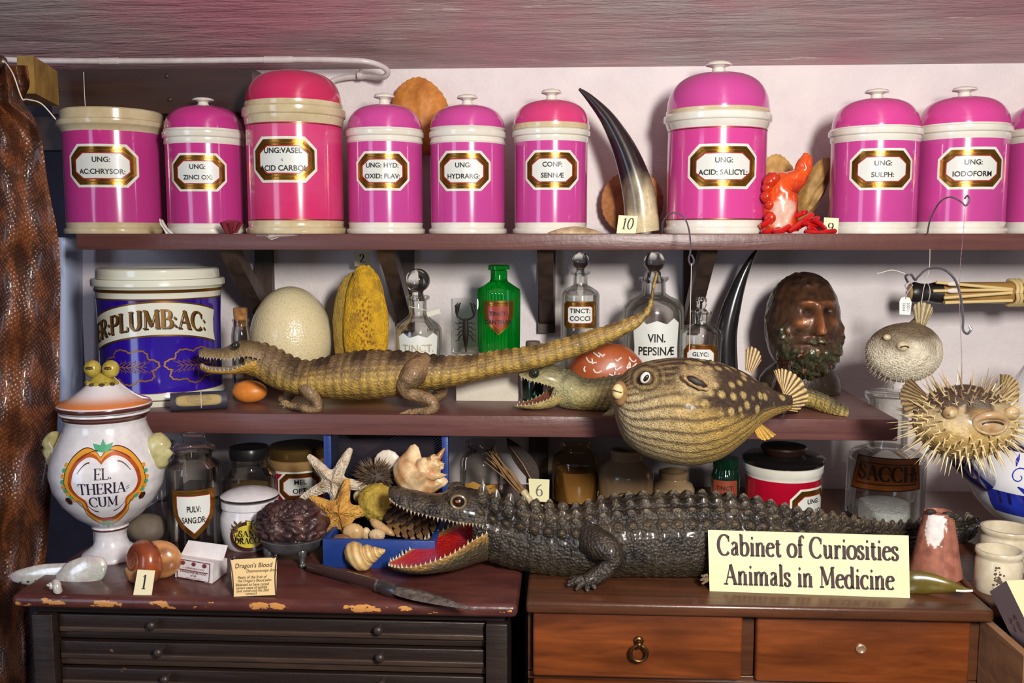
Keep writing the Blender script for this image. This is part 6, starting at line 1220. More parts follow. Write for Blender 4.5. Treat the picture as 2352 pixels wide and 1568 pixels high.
numcard('pale yellow card numbered 6 beside the reed bundle', '6', (1214, 1099), (1262, 1101), (1261, 1153), (1217, 1150), 1.9, .015, .72, .8, CARDY)
p = onz(330, 1366, ZC); numcard('cream card numbered 1 leaning on the big brown snail shell', '1', (316, 1308), (356, 1310), (348, 1366), (306, 1366), dep(p), .012, .8, .95)
dl, dr = dep(onz(1630, 1357, ZC)) , dep(onz(2090, 1373, ZC)); 
root, mp = card('sign', 'big pale yellow sign reading Cabinet of Curiosities, Animals in Medicine', 'sign', (1626, 1217), (2087, 1230), (2090, 1373), (1630, 1357), dl, dr, .008, CARDY, th=.0015)
def rfit(txt, u0, u1, v0, size, h=.0006, **k):
    tot = sum(GL[c][0] for c in txt); sc_ = (u1 - u0) / tot
    roman(mb, txt, 1, lambda x, y, hh: mp(u0 + x * sc_, v0 + y * size, hh), x=0, y=0, h=h, center=False, **k)
mb = MB(); rfit('Cabinet of Curiosities', .045, .95, .605, .46, thick=.165, thin=.06); rfit('Animals in Medicine', .075, .925, .13, .46, thick=.165, thin=.06); mb.build('lettering', BINK, root)
# handwritten card
dl = dep(onz(536, 1370, ZC)); DC = M('tan_card', (226, 194, 138), .6); root, mp = card('handwritten_card', 'tan scroll-shaped card handwritten Dragon\'s Blood', 'card', (528, 1283), (636, 1278), (634, 1367), (536, 1371), dl, dl + .004, .012, DC)
mb = MB()
for u, v, tx, sz in ((.1, .8, "Dragon's Blood", .155), (.34, .66, 'Daemonorops draco', .1), (.14, .5, 'Resin of the fruit of', .098), (.14, .41, "the Dragon's Blood palm", .09), (.08, .31, 'Believed to have cured', .098), (.09, .23, 'severe cases of syphilis', .092), (.09, .15, '(not cured until the 20th', .09), (.3, .08, 'century)', .09)):
    vv, ff = text2d(tx, sz * 1.12, .005, 'LEFT'); mb.add([mp(u + a * .74 + .15 * b, v + b * 1.0, .0006) for a, b in vv], ff)
mb.build('handwriting', INK, root)
mb = MB(); 
for e in (((0, 0), (0, 1)), ((0, 1), (1, 1)), ((1, 1), (1, 0)), ((0, 0), (1, 0))): 
    P_ = [mp(e[0][0] + (e[1][0] - e[0][0]) * i / 10 + (.03 * math.sin(PI * i / 10) * (1 if e[0][0] + e[1][0] == 0 else -1) if e[0][0] == e[1][0] else 0), e[0][1] + (e[1][1] - e[0][1]) * i / 10, .0004) for i in range(11)]; mb.tube(P_, .0009, 6)
for u in (.06, .94): mb.tube([mp(u + .055 * math.cos(a) * (1 - a / 12), 1.02 + .07 * math.sin(a) * (1 - a / 12), .001) for a in [i * .4 for i in range(22)]], .0007, 6)
mb.build('inked_edge', INK, root)
# ================================================================ MIDDLE SHELF CURIOS
d = 2.03; root_c = U(672, 890, d); root_c.z = Z2; s = S(d, 672, 770); yb = proj(root_c)[1]; ry = (yb - 656) / 2
mb = MB(); mb.ball((0, 0, ry * s), (93 * s, 93 * s, ry * s), 64, f=lambda p: 1 - .05 * p.z * (1 - abs(p.z))); mb.v = [tuple(Vector(v)) for v in mb.v]
t = NT('ostrich_shell'); t.set(rough=.22, coat=.5); co = t.coord(); v = t.n('ShaderNodeTexVoronoi', feature='F1'); v.inputs['Scale'].default_value = 260; t.l(co, v.inputs['Vector'])
t.base(t.mix(t.ramp(v.outputs['Distance'], [(.12, 1.0), (.3, 0.0)]), lin((226, 212, 170)), lin((184, 164, 116)))); t.bump(v.outputs['Distance'], .0006)
o = mb.build('ostrich_egg', t.m); o.location = root_c; tag(o, 'large cream ostrich egg behind the tan crocodile', 'egg')
c = onz(567, 928, Z2); c.y += .02; s = S(dep(c), 567, 905); mb = MB(); mb.ball((0, 0, 25.5 * s), (40 * s, 27 * s, 26 * s), 48, f=lambda p: 1 - .07 * p.x * (1 - abs(p.x))); o = mb.build('egg', M('brown_egg', (226, 140, 58), .4, var=(120, (214, 126, 48), .3))); o.location = c; tag(o, 'small orange brown hen egg under the crocodile\'s jaw', 'egg')
# yellow sponge
c = U(835, 890, 1.98); c.z = Z2; s = S(1.98, 835, 740); yb = proj(c)[1]; hh = (yb - 608) / 2
mb = MB(); SP1, SP2, SP3 = lin((222, 172, 30)), lin((170, 128, 36)), lin((112, 48, 20))
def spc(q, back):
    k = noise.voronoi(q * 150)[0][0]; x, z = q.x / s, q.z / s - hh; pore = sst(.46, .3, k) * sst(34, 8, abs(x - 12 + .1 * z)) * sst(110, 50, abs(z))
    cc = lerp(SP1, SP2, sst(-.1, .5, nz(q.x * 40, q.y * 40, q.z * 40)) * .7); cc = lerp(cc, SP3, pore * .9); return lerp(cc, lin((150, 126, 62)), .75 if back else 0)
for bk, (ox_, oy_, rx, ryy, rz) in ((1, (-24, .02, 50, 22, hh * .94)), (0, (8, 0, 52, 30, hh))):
    b = len(mb.v); mb.ball((ox_ * s, oy_, rz * s), (rx * s, ryy * s, rz * s), 220, 0, (1, 1, 1), f=lambda p: 1 + .05 * nz(p.x * 2 + bk, p.y * 2, p.z * 2.5) + .025 * nz(p.x * 9, p.y * 9, p.z * 9) - .1 * math.exp(-((p.x - .2) / .18) ** 2) * (p.y < 0) * (p.z < .3))
    for i in range(b, len(mb.v)): mb.c[i] = spc(Vector(mb.v[i]), bk)
o = mb.build('sponge', VM('sponge_flesh', .85, bump=(240, .003), cells=(220, -.0012))); o.location = c; tag(o, 'tall bright yellow pitted sponge standing on the shelf', 'sponge')
# label-wrapped roll
a, b = onz(392, 945, Z2), onz(522, 938, Z2); r = .0175; a.z = b.z = Z2 + r; mb = MB(); mb.tube([a, a.lerp(b, .02), a.lerp(b, .98), b], [r * .97, r, r, r * .97], 32); org = (a + b) / 2; org.z = Z2
root = thing('paper_roll', 'short dark blue paper roll with printed tan label tied with thread', 'paper roll', org); mb.build('roll', M('navy_paper', (62, 62, 78), .6, var=(30, (44, 44, 58), .3)), root, origin=org)
ax = (b - a); L_ = ax.length; ax.normalize(); sd = ax.cross(Vector((0, 0, 1))).normalized(); sd = sd if sd.y < 0 else -sd
def rmp(x, y, h): q = a + ax * (L_ / 2 + x); t_ = .25 + y / r; return q + (sd * math.cos(t_) + Vector((0, 0, 1)) * math.sin(t_)) * (r + h) - org
w_ = L_ * .4; mb = MB(); badge(mb, [(w_ * math.copysign(abs(math.cos(k)) ** .35, math.cos(k)), .0105 * math.copysign(abs(math.sin(k)) ** .6, math.sin(k))) for k in [2 * PI * i / 48 for i in range(48)]], [(0, .0012, 0, .0004), (.0012, .0016, 1, .0006)], rmp, .003, last=0); lo_ = mb.build('label', [M('buff_label', (172, 150, 98), .7), INK], root)
mb = MB(); 
for k in range(7): put_text(mb, ('UNGUENTUM AQ', 'prepared with purified oil and wax', 'to be applied to the part affected', 'night and morning, or as directed', 'by the surgeon or physician', 'keep in a cool place', 'LONDON')[k], .0036 if k == 0 else .0026, rmp, y=.0072 - .0024 * k, h=.0008, bold=0, wide=1.3)
mb.build('lettering', M('grey_print', (86, 74, 52), .7), lo_)
mb = MB(); mb.tube([rmp(.004, r * (k * .3 - .9), .0006) + org for k in range(12)], .0009, 6); mb.build('thread', STRING, root, origin=org)
# orange stone with white squiggles
c = U(1392, 905, 1.9); c.z = Z2; s = S(1.9, 1392, 850); mb = MB(); yb = proj(c)[1]
mb.ball((0, 0, (yb - 786) / 2 * s), (86 * s, 50 * s, (yb - 786) / 2 * s), 48, f=lambda p: 1 + .05 * nz(p.x * 2, p.y * 2, p.z * 2)); root = thing('marked_stone', 'orange brown stone covered with white squiggles behind the gaping crocodile', 'stone', c)
mb.build('stone', M('orange_stone', (168, 86, 44), .45, coat=.2, var=(14, (150, 68, 32), .3)), root)
mb = MB(); H_ = (yb - 786) / 2
def smp(x, z, h): 
    k = max(.02, 1 - (x / 86) ** 2 - ((z - H_) / H_) ** 2); return Vector((x * s, -50 * s * math.sqrt(k) * 1.02 - h, z * s))
rnd = random.Random(3)
for i in range(16):
    x, z = rnd.uniform(-66, 68), rnd.uniform(H_ * .95, H_ * 1.75)
    if (x / 80) ** 2 + ((z - H_) / H_) ** 2 > .85: continue
    a0 = rnd.uniform(0, 6); mb.tube([smp(x + 7 * t * math.cos(a0) + 3 * math.sin(t * 2.2 + i), z + 7 * t * math.sin(a0) * .6 + 3.5 * math.cos(t * 2.4), .0008) for t in [k * .5 for k in range(6)]], .0016, 6)
mb.build('squiggles', M('white_paint', (226, 216, 206), .5), root, kind='stuff')
# bamboo quiver
BAM = M('bamboo_tan', (186, 146, 82), .4, coat=.2, var=(18, (150, 110, 56), .35)); LEA = M('black_leather', (30, 26, 26), .4, coat=.2, bump=(60, .001)); CANE = M('pale_cane', (216, 190, 132), .5)
d = 1.98; org = U(2130, 675, d); root = thing('bamboo_quiver', 'bamboo dart quiver with black leather end hanging at the right', 'quiver', org); s = S(d, 2200, 672)
X = lambda x, y=672, dd=0: U(x, y, d + dd)
mb = MB(); mb.tube([X(2158), X(2320), X(2460)], [24 * s, 25 * s, 25 * s], 28); mb.build('tube', BAM, root, origin=org)
mb = MB(); mb.tube([X(2090), X(2100), X(2112), X(2128), X(2145), X(2160)], [21 * s, 25 * s, 22 * s, 20 * s, 24 * s, 26 * s], 28); mb.build('leather_cap', LEA, root, origin=org)
mb = MB(); mb.tube([X(2086), X(2090.2)], [16 * s, 19 * s], 24); mb.build('end_plug', BAM, root, origin=org)
for k, (ya, yb2, xa) in enumerate(((648, 664, 2150), (668, 665, 2143), (684, 672, 2168), (695, 690, 2170))):
    mb = MB(); mb.tube([X(xa, ya, -.03), X(2325, yb2, -.033)], 3.6 * s, 8); ck = mb.build('dart', CANE, root, origin=org)
    if k < 2: 
        mb = MB(); p_ = X(2190, ya + (yb2 - ya) * .2, -.031); mb.ball(p_, (15 * s, 6 * s, 6 * s), 14, f=lambda q: 1 + .2 * nz(q.x * 4, q.y * 4, q.z * 4)); mb.build('cotton', M('cotton_white', (220, 210, 196), .9), ck, origin=org)
for x in (2322, 2331, 2342):
    mb = MB(); mb.tube([X(x) + Vector((.003 * math.sin(k), -(29 + 5 * (k > 6)) * s * math.cos(k * PI / 8), 29 * s * math.sin(k * PI / 8))) for k in range(17)], 4.2 * s, 8, cap=False); mb.build('binding', CANE, root, origin=org)
mb = MB(); q = X(2128, 672, 0); mb.tube([q + Vector((0, -21.5 * s * math.cos(k * PI / 8), 21.5 * s * math.sin(k * PI / 8))) for k in range(17)] , .0008, 6, cap=False); mb.build('hanging_thread', STRING, root, origin=org)
# paper tag
org = U(2078, 722, 1.8); root = thing('paper_tag', 'small white paper tag tied on by string at the quiver end', 'tag', org); dT = 1.8; mb = MB()
ol = [(2066, 722), (2091, 723), (2094, 694), (2090, 684), (2078, 681), (2070, 684), (2066, 692)]; fr = [U(x, y, dT) for x, y in ol]; n_ = len(fr)
mb.add(fr + [p + Vector((0, .0008, 0)) for p in fr], [list(range(n_)), list(range(n_, 2 * n_))[::-1]] + [[i, (i + 1) % n_, n_ + (i + 1) % n_, n_ + i] for i in range(n_)]); mb.build('tag', M('tag_white', (224, 222, 216), .6), root, origin=org, smooth=False, fix=True)
mb = MB(); 
for tx, x in (('2001:', 2086), ('0664', 2076)):
    v, f = text2d(tx, 9.5, .0, 'CENTER'); mb.add([U(x + b, 705 + a, dT - .0006) for a, b in v], f)
mb.build('lettering', M('pencil', (90, 90, 110), .6), root, origin=org)
mb = MB(); mb.tube([U(x, y, dd) for x, y, dd in ((2080, 686, 1.799), (2084, 670, 1.79), (2078, 655, 1.78), (2090, 645, 1.77), (2096, 655, 1.775), (2084, 672, 1.788))], .0009, 6); mb.build('string', STRING, root, origin=org)
# ================================================================ CABINET TOP CURIOS
def coil(mb, c, A, R, H, turns, g, tube, colf, n=22, steps=26, spikes=0, ph=0.0, ridge=0, squash=1.0):
    A = Vector(A).normalized(); u = A.orthogonal().normalized(); v = A.cross(u); rows = []; cols = []; N = int(turns * steps)
    for i in range(N + 1):
        th = 2 * PI * i / steps; k = math.exp(-g * th); cen = Vector(c) + A * (H * (1 - k)) + (u * math.cos(th + ph) + v * math.sin(th + ph)) * R * .52 * k
        er = (u * math.cos(th + ph) + v * math.sin(th + ph)); row = []; cc = []
        for j in range(n):
            a = 2 * PI * j / n; r = R * tube * k * (1 + ridge * math.sin(a * 9) + (spikes * max(0, math.cos(a - .9)) ** 8 * max(0, math.sin(th * 3.5)) ** 2))
            row.append(cen + er * math.cos(a) * r + A * math.sin(a) * r * squash); cc.append(colf(th, a, row[-1]))
        rows.append(row); cols.append(cc)
    mb.grid(rows, True, 0, cols, True, True)
def onc(x, y): p = onz(x, y, ZC); return p, S(dep(p), x, y)
PEARL = VM('mother_of_pearl', .2, coat=.8, metal=.25, bump=(60, .0006))
def pearlc(q): h = nz(q.x * 14, q.y * 14, q.z * 14); return lerp(lerp(lin((222, 220, 210)), lin((198, 208, 198)), sst(.1, .6, h)), lin((206, 192, 200)), sst(.1, .5, nz(q.x * 20 + 5, q.y * 20, q.z * 20)))
def dish_shell(label, cx, cy, rx, ry, rot, d, z0, name, holes=False, dome=.5, cat='shell'):
    s = S(d, cx, cy); c = U(cx, cy, d); mb = MB(); Rm = Matrix.Rotation(-rot, 3, 'Y'); b = 0
    mb.ball((0, 0, 0), (rx * s, ry * s * dome, ry * s), 48, 0, (1, 1, 1), f=lambda p: 1 + .05 * nz(p.x * 2, p.y * 2, p.z * 2) - .12 * p.x * p.z)
    mb.v = [tuple(Rm @ Vector(v)) for v in mb.v]; mb.c = [pearlc(Vector(v)) for v in mb.v]; root = thing(name, label, cat, c); mb.build('shell', PEARL, root)
    if holes:
        mb = MB()
        for k in range(7):
            x = (-.72 + .2 * k) * rx; z = -.38 * ry + 1 * k * .8; yy = -ry * dome * math.sqrt(max(.05, 1 - (x / rx) ** 2 - (z / ry) ** 2)); mb.ball(Rm @ Vector((x * s, yy * s, z * s)), (3.6 * s, 1.5 * s, 2.2 * s), 12)
        mb.build('holes', M('hole_dark', (30, 26, 26), .6), root)
    return root
dish_shell('long greenish abalone shell with a row of holes at the cabinet corner', 118, 1318, 100, 25, .13, 1.5, 0, 'abalone_shell', True)
dish_shell('oval pearly white shell leaning in front of the abalone', 187, 1318, 66, 38, .52, 1.475, 0, 'pearl_shell')
mb = MB(); p, s = onc(126, 1362); coil(mb, p + Vector((.006, 0, 18 * s)), (-.75, -.5, .25), 20 * s, 26 * s, 3.2, .13, .52, lambda t_, a, q: pearlc(q)); solo('turban_shell', 'tiny pearly spiral shell between the two pearl shells', 'shell', mb, PEARL, p)
SN1, SN2, SN3 = lin((150, 74, 38)), lin((96, 42, 26)), lin((196, 140, 88))
mb = MB(); p, s = onc(300, 1358); p.y += .05; s = S(dep(p), 310, 1320)
coil(mb, p + Vector((6 * s, .004, 47 * s)), (-.55, -.75, .2), 64 * s, 40 * s, 3.4, .1, .56, lambda t_, a, q: lerp(lerp(SN1, SN2, .6 * sst(-.1, .5, nz(q.x * 30, q.y * 30, q.z * 60))), SN3, sst(2.2, .6, t_) * .8), 28, 34)
mb.ball(p + Vector((30 * s, .012, 44 * s)), (52 * s, 30 * s, 45 * s), 48, 0, SN3); mb.c[-1200:] = [lerp(SN3, SN2, .6 * sst(-.1, .4, nz(v[0] * 20, v[1] * 20, v[2] * 70))) for v in mb.v[-1200:]]; 
for i in range(len(mb.v)):
    q = Vector(mb.v[i]); mb.v[i] = (q.x, q.y, max(q.z, ZC + .0006))
solo('snail_shell', 'big brown land snail shell behind the card numbered 1', 'shell', mb, VM('snail_gloss', .22, coat=.6), p)
mb = MB(); p = onz(322, 1255, ZC); s = S(dep(p), 325, 1222); mb.ball((0, 0, 32 * s), (48 * s, 40 * s, 34 * s), 40, f=lambda q: 1 + .06 * nz(q.x * 1.5, q.y * 1.5, q.z * 1.5)); o = mb.build('stone', M('grey_stone', (116, 104, 90), .7, var=(30, (92, 82, 72), .4), bump=(60, .001))); p.y += .03; p.z = ZC; o.location = p; tag(o, 'rounded grey-brown stone behind the snail shell and vase foot', 'stone')
# packet
org = onz(450, 1336, ZC); root = thing('paper_packet', 'white folded paper packet printed L. CORNELISSEN & SON', 'packet', org); d0 = dep(onz(404, 1326, ZC)); d1 = dep(onz(488, 1341, ZC))
f_ = [U(402, 1326, d0), U(488, 1341, d1), U(491, 1292, d1 + .004), U(403, 1277, d0 + .004)]; bk = [U(425, 1318, d0 + .06), U(520, 1326, d1 + .05), U(522, 1282, d1 + .055), U(428, 1262, d0 + .06)]
for q in (f_[0], f_[1], bk[0], bk[1]): q.z = ZC + .001
mb = MB(); bm = bmesh.new(); vs = [bm.verts.new(q - org) for q in f_ + bk]
for fc in ((0, 1, 2, 3), (7, 6, 5, 4), (3, 2, 6, 7), (0, 4, 5, 1), (0, 3, 7, 4), (1, 5, 6, 2)): bm.faces.new([vs[i] for i in fc])
bmesh.ops.recalc_face_normals(bm, faces=bm.faces); bmesh.ops.subdivide_edges(bm, edges=bm.edges[:], cuts=5, use_grid_fill=True)
for v in bm.verts: v.co += Vector((1, 1, .6)) * .0016 * nz(v.co.x * 70, v.co.y * 70, v.co.z * 70)
bm.verts.index_update(); mb.add([v.co.copy() for v in bm.verts], [[v.index for v in f.verts] for f in bm.faces]); bm.free()
mb.v = [(x, y, max(z, .0006)) for x, y, z in mb.v]; WP = M('white_packet_paper', (220, 216, 216), .6, bump=(40, .002)); mb.build('packet', WP, root)
mb = MB(); fl = [U(416, 1273, d0 + .02), U(512, 1288, d1 + .03), U(523, 1254, d1 + .035), U(432, 1242, d0 + .03)]; th = Vector((0, .0015, .001)); mb.hexa([fl[0], fl[1], fl[1] + th, fl[0] + th, fl[3], fl[2], fl[2] + th, fl[3] + th]); mb.build('flap', WP, root, origin=org, smooth=False)
def pmp(u, v, h): return (f_[0] * (1 - u) + f_[1] * u) * (1 - v) + (f_[3] * (1 - u) + f_[2] * u) * v + Vector((0, -h - .0022, .0004)) - org
mb = MB(); PRN = M('maroon_print', (120, 44, 40), .6)
for tx, v, sz in (('L. CORNELISSEN & SON.', .56, .085), ('DRAGONS BLOOD.', .37, .13), ('14 GB', .22, .1), ('105a Great Russell Street, London', .11, .045)):
    vv, ff = text2d(tx, sz, .006); mb.add([pmp(.5 + a * .62, v + b * 1.1, 0) for a, b in vv], ff)
for e in (((.08, .04), (.08, .92)), ((.92, .04), (.92, .92)), ((.08, .04), (.92, .04)), ((.08, .92), (.92, .92)), ((.12, .45), (.88, .45))):
    mb.tube([pmp(*e[0], 0), pmp(*e[1], 0)], .0005, 6)
for u in (.22, .5, .78): mb.add([pmp(u + .055 * math.cos(k), .78 + .1 * math.sin(k), .0002) for k in [PI * i / 8 for i in range(16)]], [list(range(16))])
mb.build('printing', PRN, root)
# resin lump on a footed dish
PEW = M('pewter', (122, 122, 124), .32, .55, var=(20, (70, 70, 74), .3)); q = onz(660, 1318, ZC); q.y += .075; c = Vector((q.x * 1.02, q.y, ZC)); d = dep(c); s = S(d, 664, 1300)
root = thing('footed_dish', 'low pewter footed dish under the dark resin lump', 'dish', c)
hD = .017; mb = MB(); mb.lathe([(0, hD), (40 * s, hD), (60 * s, hD + 6 * s), (71 * s, hD + 18 * s), (75 * s, hD + 32 * s), (73 * s, hD + 33 * s), (68 * s, hD + 20 * s), (56 * s, hD + 9 * s), (0, hD + 4 * s)], 1, 72); mb.build('bowl', PEW, root)
mb = MB(); mb.lathe([(74 * s, hD + 31 * s), (76 * s, hD + 33 * s), (74 * s, hD + 35 * s), (72 * s, hD + 33 * s)], 1, 180, mod=lambda a, h: 1 + .006 * math.sin(60 * a)); mb.build('beaded_rim', PEW, root)
for a in (.55, -.9, PI - .2):
    dx, dy = math.sin(a), -math.cos(a); mb = MB(); b0 = Vector((dx * 62 * s, dy * 62 * s, 0))
    mb.ball(b0 + Vector((0, 0, hD + 8 * s)), (11 * s, 9 * s, 15 * s), 18); mb.tube([b0 + Vector((0, 0, hD)), b0 + Vector((dx * 2 * s, dy * 2 * s, hD * .5)), b0 + Vector((dx * 3 * s, dy * 3 * s, .006))], [8 * s, 5 * s, 6 * s], 12)
    for t_ in (-.5, 0, .5): mb.ball(b0 + Vector((dx * 8 * s + t_ * 9 * s * abs(dy), dy * 8 * s, .0045)), (5 * s, 6 * s, .0042), 12)
    mb.build('leg', PEW, root)
R1, R2, R3 = lin((58, 36, 36)), lin((96, 62, 54)), lin((34, 24, 30)); cc_ = Vector((c.x - .004, c.y, ZC + hD + .0035 + 53 * s)); mb = MB()
def rf(p):
    f_ = math.atan2(p.z - .45, p.x + .25); return 1 - .13 * (1 - abs(math.sin(6.5 * f_ + 2 * nz(p.x * 2, p.y * 2, p.z * 2)))) ** 3 * (p.y < .3) + .1 * abs(nz(p.x * 2.2, p.y * 2.2, p.z * 2.2)) + .06 * abs(math.sin(7 * math.atan2(p.y, p.x + .35 * p.z) + 3 * p.z)) - .1 * math.exp(-((p.x + .05) ** 2 / .02)) * (p.z > 0) + .07 * nz(p.x * 5, p.y * 5, p.z * 5)
mb.ball((0, 0, 0), (80 * s, 62 * s, 55 * s), 160, 0, (1, 1, 1), f=rf)
for i in range(len(mb.v)):
    v = Vector(mb.v[i]); mb.c[i] = lerp(lerp(R1, R2, sst(-.1, .5, nz(v.x * 45, v.y * 45, v.z * 20)) * (.3 + .7 * (v.x > 0))), R3, sst(.0, .5, nz(v.x * 20, v.y * 20, v.z * 20)))
    rr = math.hypot(v.x, v.y); zf = -53 * s + (.004 if rr < 54 * s else .004 + (rr - 54 * s) * 1.3); mb.v[i] = (v.x, v.y, max(v.z, zf))
o = mb.build('resin_lump', VM('dragon_resin', .38, bump=(140, .002), coat=.25)); o.location = cc_; tag(o, 'dark purple-brown folded lump of resin sitting in the pewter dish', 'resin lump')
# blue crate with wire mesh and what lies in it
BLU = M('blue_paint', (28, 62, 138), .4, var=(20, (22, 50, 112), .4), bump=(50, .0008))
a, b = onz(742, 1303, ZC), onz(1004, 1296, ZC); y0 = a.y; y1 = 1.735 - WALL; x0, x1 = a.x, b.x; zr = U(742, 1238, dep(a)).z
org = Vector(((x0 + x1) / 2, (y0 + y1) / 2, ZC)); root = thing('wire_crate', 'blue wooden tray with wire mesh back holding starfish and shells', 'crate', org)
def bb(name, xa, xb, ya, yb, za, zb_, mat=BLU): m = MB(); rbox(m, ((xa + xb) / 2 - org.x, (ya + yb) / 2 - org.y, (za + zb_) / 2 - org.z), ((xb - xa) / 2, (yb - ya) / 2, (zb_ - za) / 2), .0012, seg=2); return m.build(name, mat, root)
bb('front_board', x0, x1, y0, y0 + .009, ZC, zr); bb('side_board', x0, x0 + .009, y0 + .0092, y1, ZC, zr); bb('side_board', x1 - .009, x1, y0 + .0092, y1, ZC, zr); bb('base_board', x0 + .0092, x1 - .0092, y0 + .0092, y1, ZC, ZC + .006)
zt = Z2 - th2 - .003; xl = U(752, 1050, 1.735).x; xr_ = U(1022, 1050, 1.735).x
bb('post', xl - .007, xl + .007, y1, y1 + .012, ZC, zt); bb('post', xr_ - .006, xr_ + .006, y1, y1 + .012, ZC, zt)
bb('back_board', xl + .0072, xr_ - .0062, y1 + .06, y1 + .068, ZC, zt, M('dark_lining', (40, 28, 34), .8))
m = MB(); k = 0; W_ = xr_ - xl; H_ = zt - zr
for i in range(-12, 34):
    for sg in (1, -1):
        xa = xl + i * .0075 * 1.0 if sg > 0 else xl + i * .0075; pts = []
        for t_ in (0, 1):
            x = xa + sg * H_ * 1.6 * t_; pts.append((x, zr + H_ * t_))
        (xa0, za0), (xb0, zb0) = pts; lo_t, hi_t = 0, 1
        for lim, s_ in ((xl + .008, 1), (xr_ - .007, -1)):
            f0 = (xa0 - lim) * s_; f1 = (xb0 - lim) * s_
            if f0 < 0 and f1 < 0: lo_t = 2
            elif f0 < 0: lo_t = max(lo_t, f0 / (f0 - f1))
            elif f1 < 0: hi_t = min(hi_t, f0 / (f0 - f1))
        if lo_t >= hi_t: continue
        q = [Vector((xa0 + (xb0 - xa0) * t_, y1 + .005 + .0004 * sg, za0 + (zb0 - za0) * t_)) for t_ in (lo_t, hi_t)]; m.tube(q, .0007, 5)
m.build('wire_mesh', M('dark_wire', (52, 52, 70), .4, .6), root, origin=org)
def star(label, cx, cy, R, d, rot, tilt, c1, c2, arms=5, fat=.33, th=.25):
    s = S(d, cx, cy); c = U(cx, cy, d); mb = MB(); Rm = Matrix.Rotation(tilt, 3, 'X') @ Matrix.Rotation(rot, 3, 'Y'); rows = []; cols = []
    for side in (1, -1):
        for i in range(21):
            t_ = i / 20 if side > 0 else 1 - i / 20; row = []; cc = []
            for j in range(150):
                a = 2 * PI * j / 150; ca = abs(((a * arms / (2 * PI)) % 1) - .5) * 2; rr = R * (fat + (1 - fat) * min(1, ca * 1.12) ** 2.5); r_ = rr * t_
                h = R * th * max(0, (1 - t_ ** 2)) ** .6 * (.45 + .55 * (1 - t_)) * (.6 + .4 * ca)
                q = Vector((math.sin(a) * r_, -(h * (1 if side > 0 else -.4)) - .6 * (side > 0) * abs(nz(math.sin(a) * r_ * .22, math.cos(a) * r_ * .22, cx)) * R * .08, math.cos(a) * r_)) * s
                row.append(Rm @ q + c); cc.append(lerp(c1, c2, sst(-.1, .5, nz(q.x * 60, q.y * 60, q.z * 60))))
            rows.append(row); cols.append(cc)
    mb.grid(rows, True, 0, cols); return solo('starfish', label, 'starfish', mb, VM('starfish_skin', .75, bump=(150, .0015), cells=(240, .002)), c, 'starfish in the blue crate')
star('white knobbly starfish, the upper of the two in the blue tray', 766, 1106, 86, 1.675, -.8, -.25, lin((216, 200, 176)), lin((180, 158, 128)))
star('golden yellow starfish, the lower of the two in the blue tray', 782, 1180, 82, 1.63, .16, -.3, lin((206, 156, 72)), lin((168, 116, 50)), fat=.42)
d = 1.69; s = S(d, 862, 1096); c = U(862, 1096, d); root = thing('sea_urchin', 'dark brown spiny sea urchin on top of the heap in the blue tray', 'sea urchin', c)
mb = MB(); mb.ball((0, 0, 0), (36 * s, 30 * s, 30 * s), 28); mb.build('body', M('urchin_brown', (60, 48, 36), .7), root); mb = MB(); UR = lin((120, 98, 68)), lin((54, 42, 34))
for i in range(420):
    z = -.95 + 1.93 * i / 420; a = i * 2.39996; r_ = math.sqrt(max(0, 1 - z * z)); n_ = (Vector((r_ * math.cos(a), r_ * math.sin(a), z)) + Vector((random.uniform(-.3, .3), random.uniform(-.3, .3), random.uniform(-.3, .3)))).normalized(); p_ = Vector((n_.x * 34, n_.y * 28, n_.z * 28)) * s; mb.cone(p_, p_ + n_ * random.uniform(16, 26) * s, 1.9 * s, 5, 0, lerp(UR[0], UR[1], random.random()))
mb.build('spines', VM('urchin_spine', .6), root, kind='stuff', smooth=False)
def lump(label, cx, cy, r, d, mat, f=None, name='shell', cat='shell', n=40, group=None):
    s = S(d, cx, cy); c = U(cx, cy, d); mb = MB(); mb.ball((0, 0, 0), tuple(k * s for k in r), n, f=f); o = mb.build(name, mat); o.location = c; return tag(o, label, cat, group)
lump('rough mustard yellow ball between the sea urchin and yellow starfish', 868, 1154, (44, 36, 42), 1.645, M('mustard_crust', (190, 164, 62), .8, var=(30, (132, 106, 36), .5), bump=(90, .006)), lambda p: 1 + .16 * abs(nz(p.x * 4, p.y * 4, p.z * 4)), 'sponge_ball', 'sponge', 64)
lump('smooth white shell valve standing behind the sea urchin', 890, 1066, (32, 9, 34), 1.715, M('white_valve', (222, 214, 202), .4, coat=.3, var=(10, (196, 176, 150), .4)), lambda p: 1 + .02 * math.sin(14 * math.atan2(p.x, p.z)), 'scallop_shell')
CO1, CO2 = lin((226, 196, 150)), lin((176, 116, 62))
mb = MB(); d = 1.68; s = S(d, 970, 1085); c = U(950, 1106, d); coil(mb, c, (.75, -.25, .62), 50 * s, 92 * s, 4, .085, .78, lambda t_, a, q: lerp(CO1, CO2, sst(-.15, .4, nz(q.x * 40, q.y * 40, q.z * 40)) * .8), 36, 40, spikes=.75, ridge=.05)
mb.tube([U(1000, 1062, 1.67), U(1012, 1042, 1.672), U(1022, 1028, 1.675)], [.0075, .005, .001], 10, 0, CO2)
for x, y in ((1016, 1066), (1022, 1092), (1012, 1112), (1006, 1052)): mb.cone(U(x - 12, y, 1.665), U(x + 6, y - 2, 1.655), .006, 8, 0, CO1)
mb.ball(U(948, 1122, 1.665), (34 * s, 26 * s, 26 * s), 30, 0, CO2, f=lambda p: 1 + .12 * math.sin(8 * p.x + 3 * p.z)); solo('conch_shell', 'spiky cream and orange conch at the right of the heap in the tray', 'shell', mb, VM('conch', .4, coat=.3, bump=(60, .001)), c)
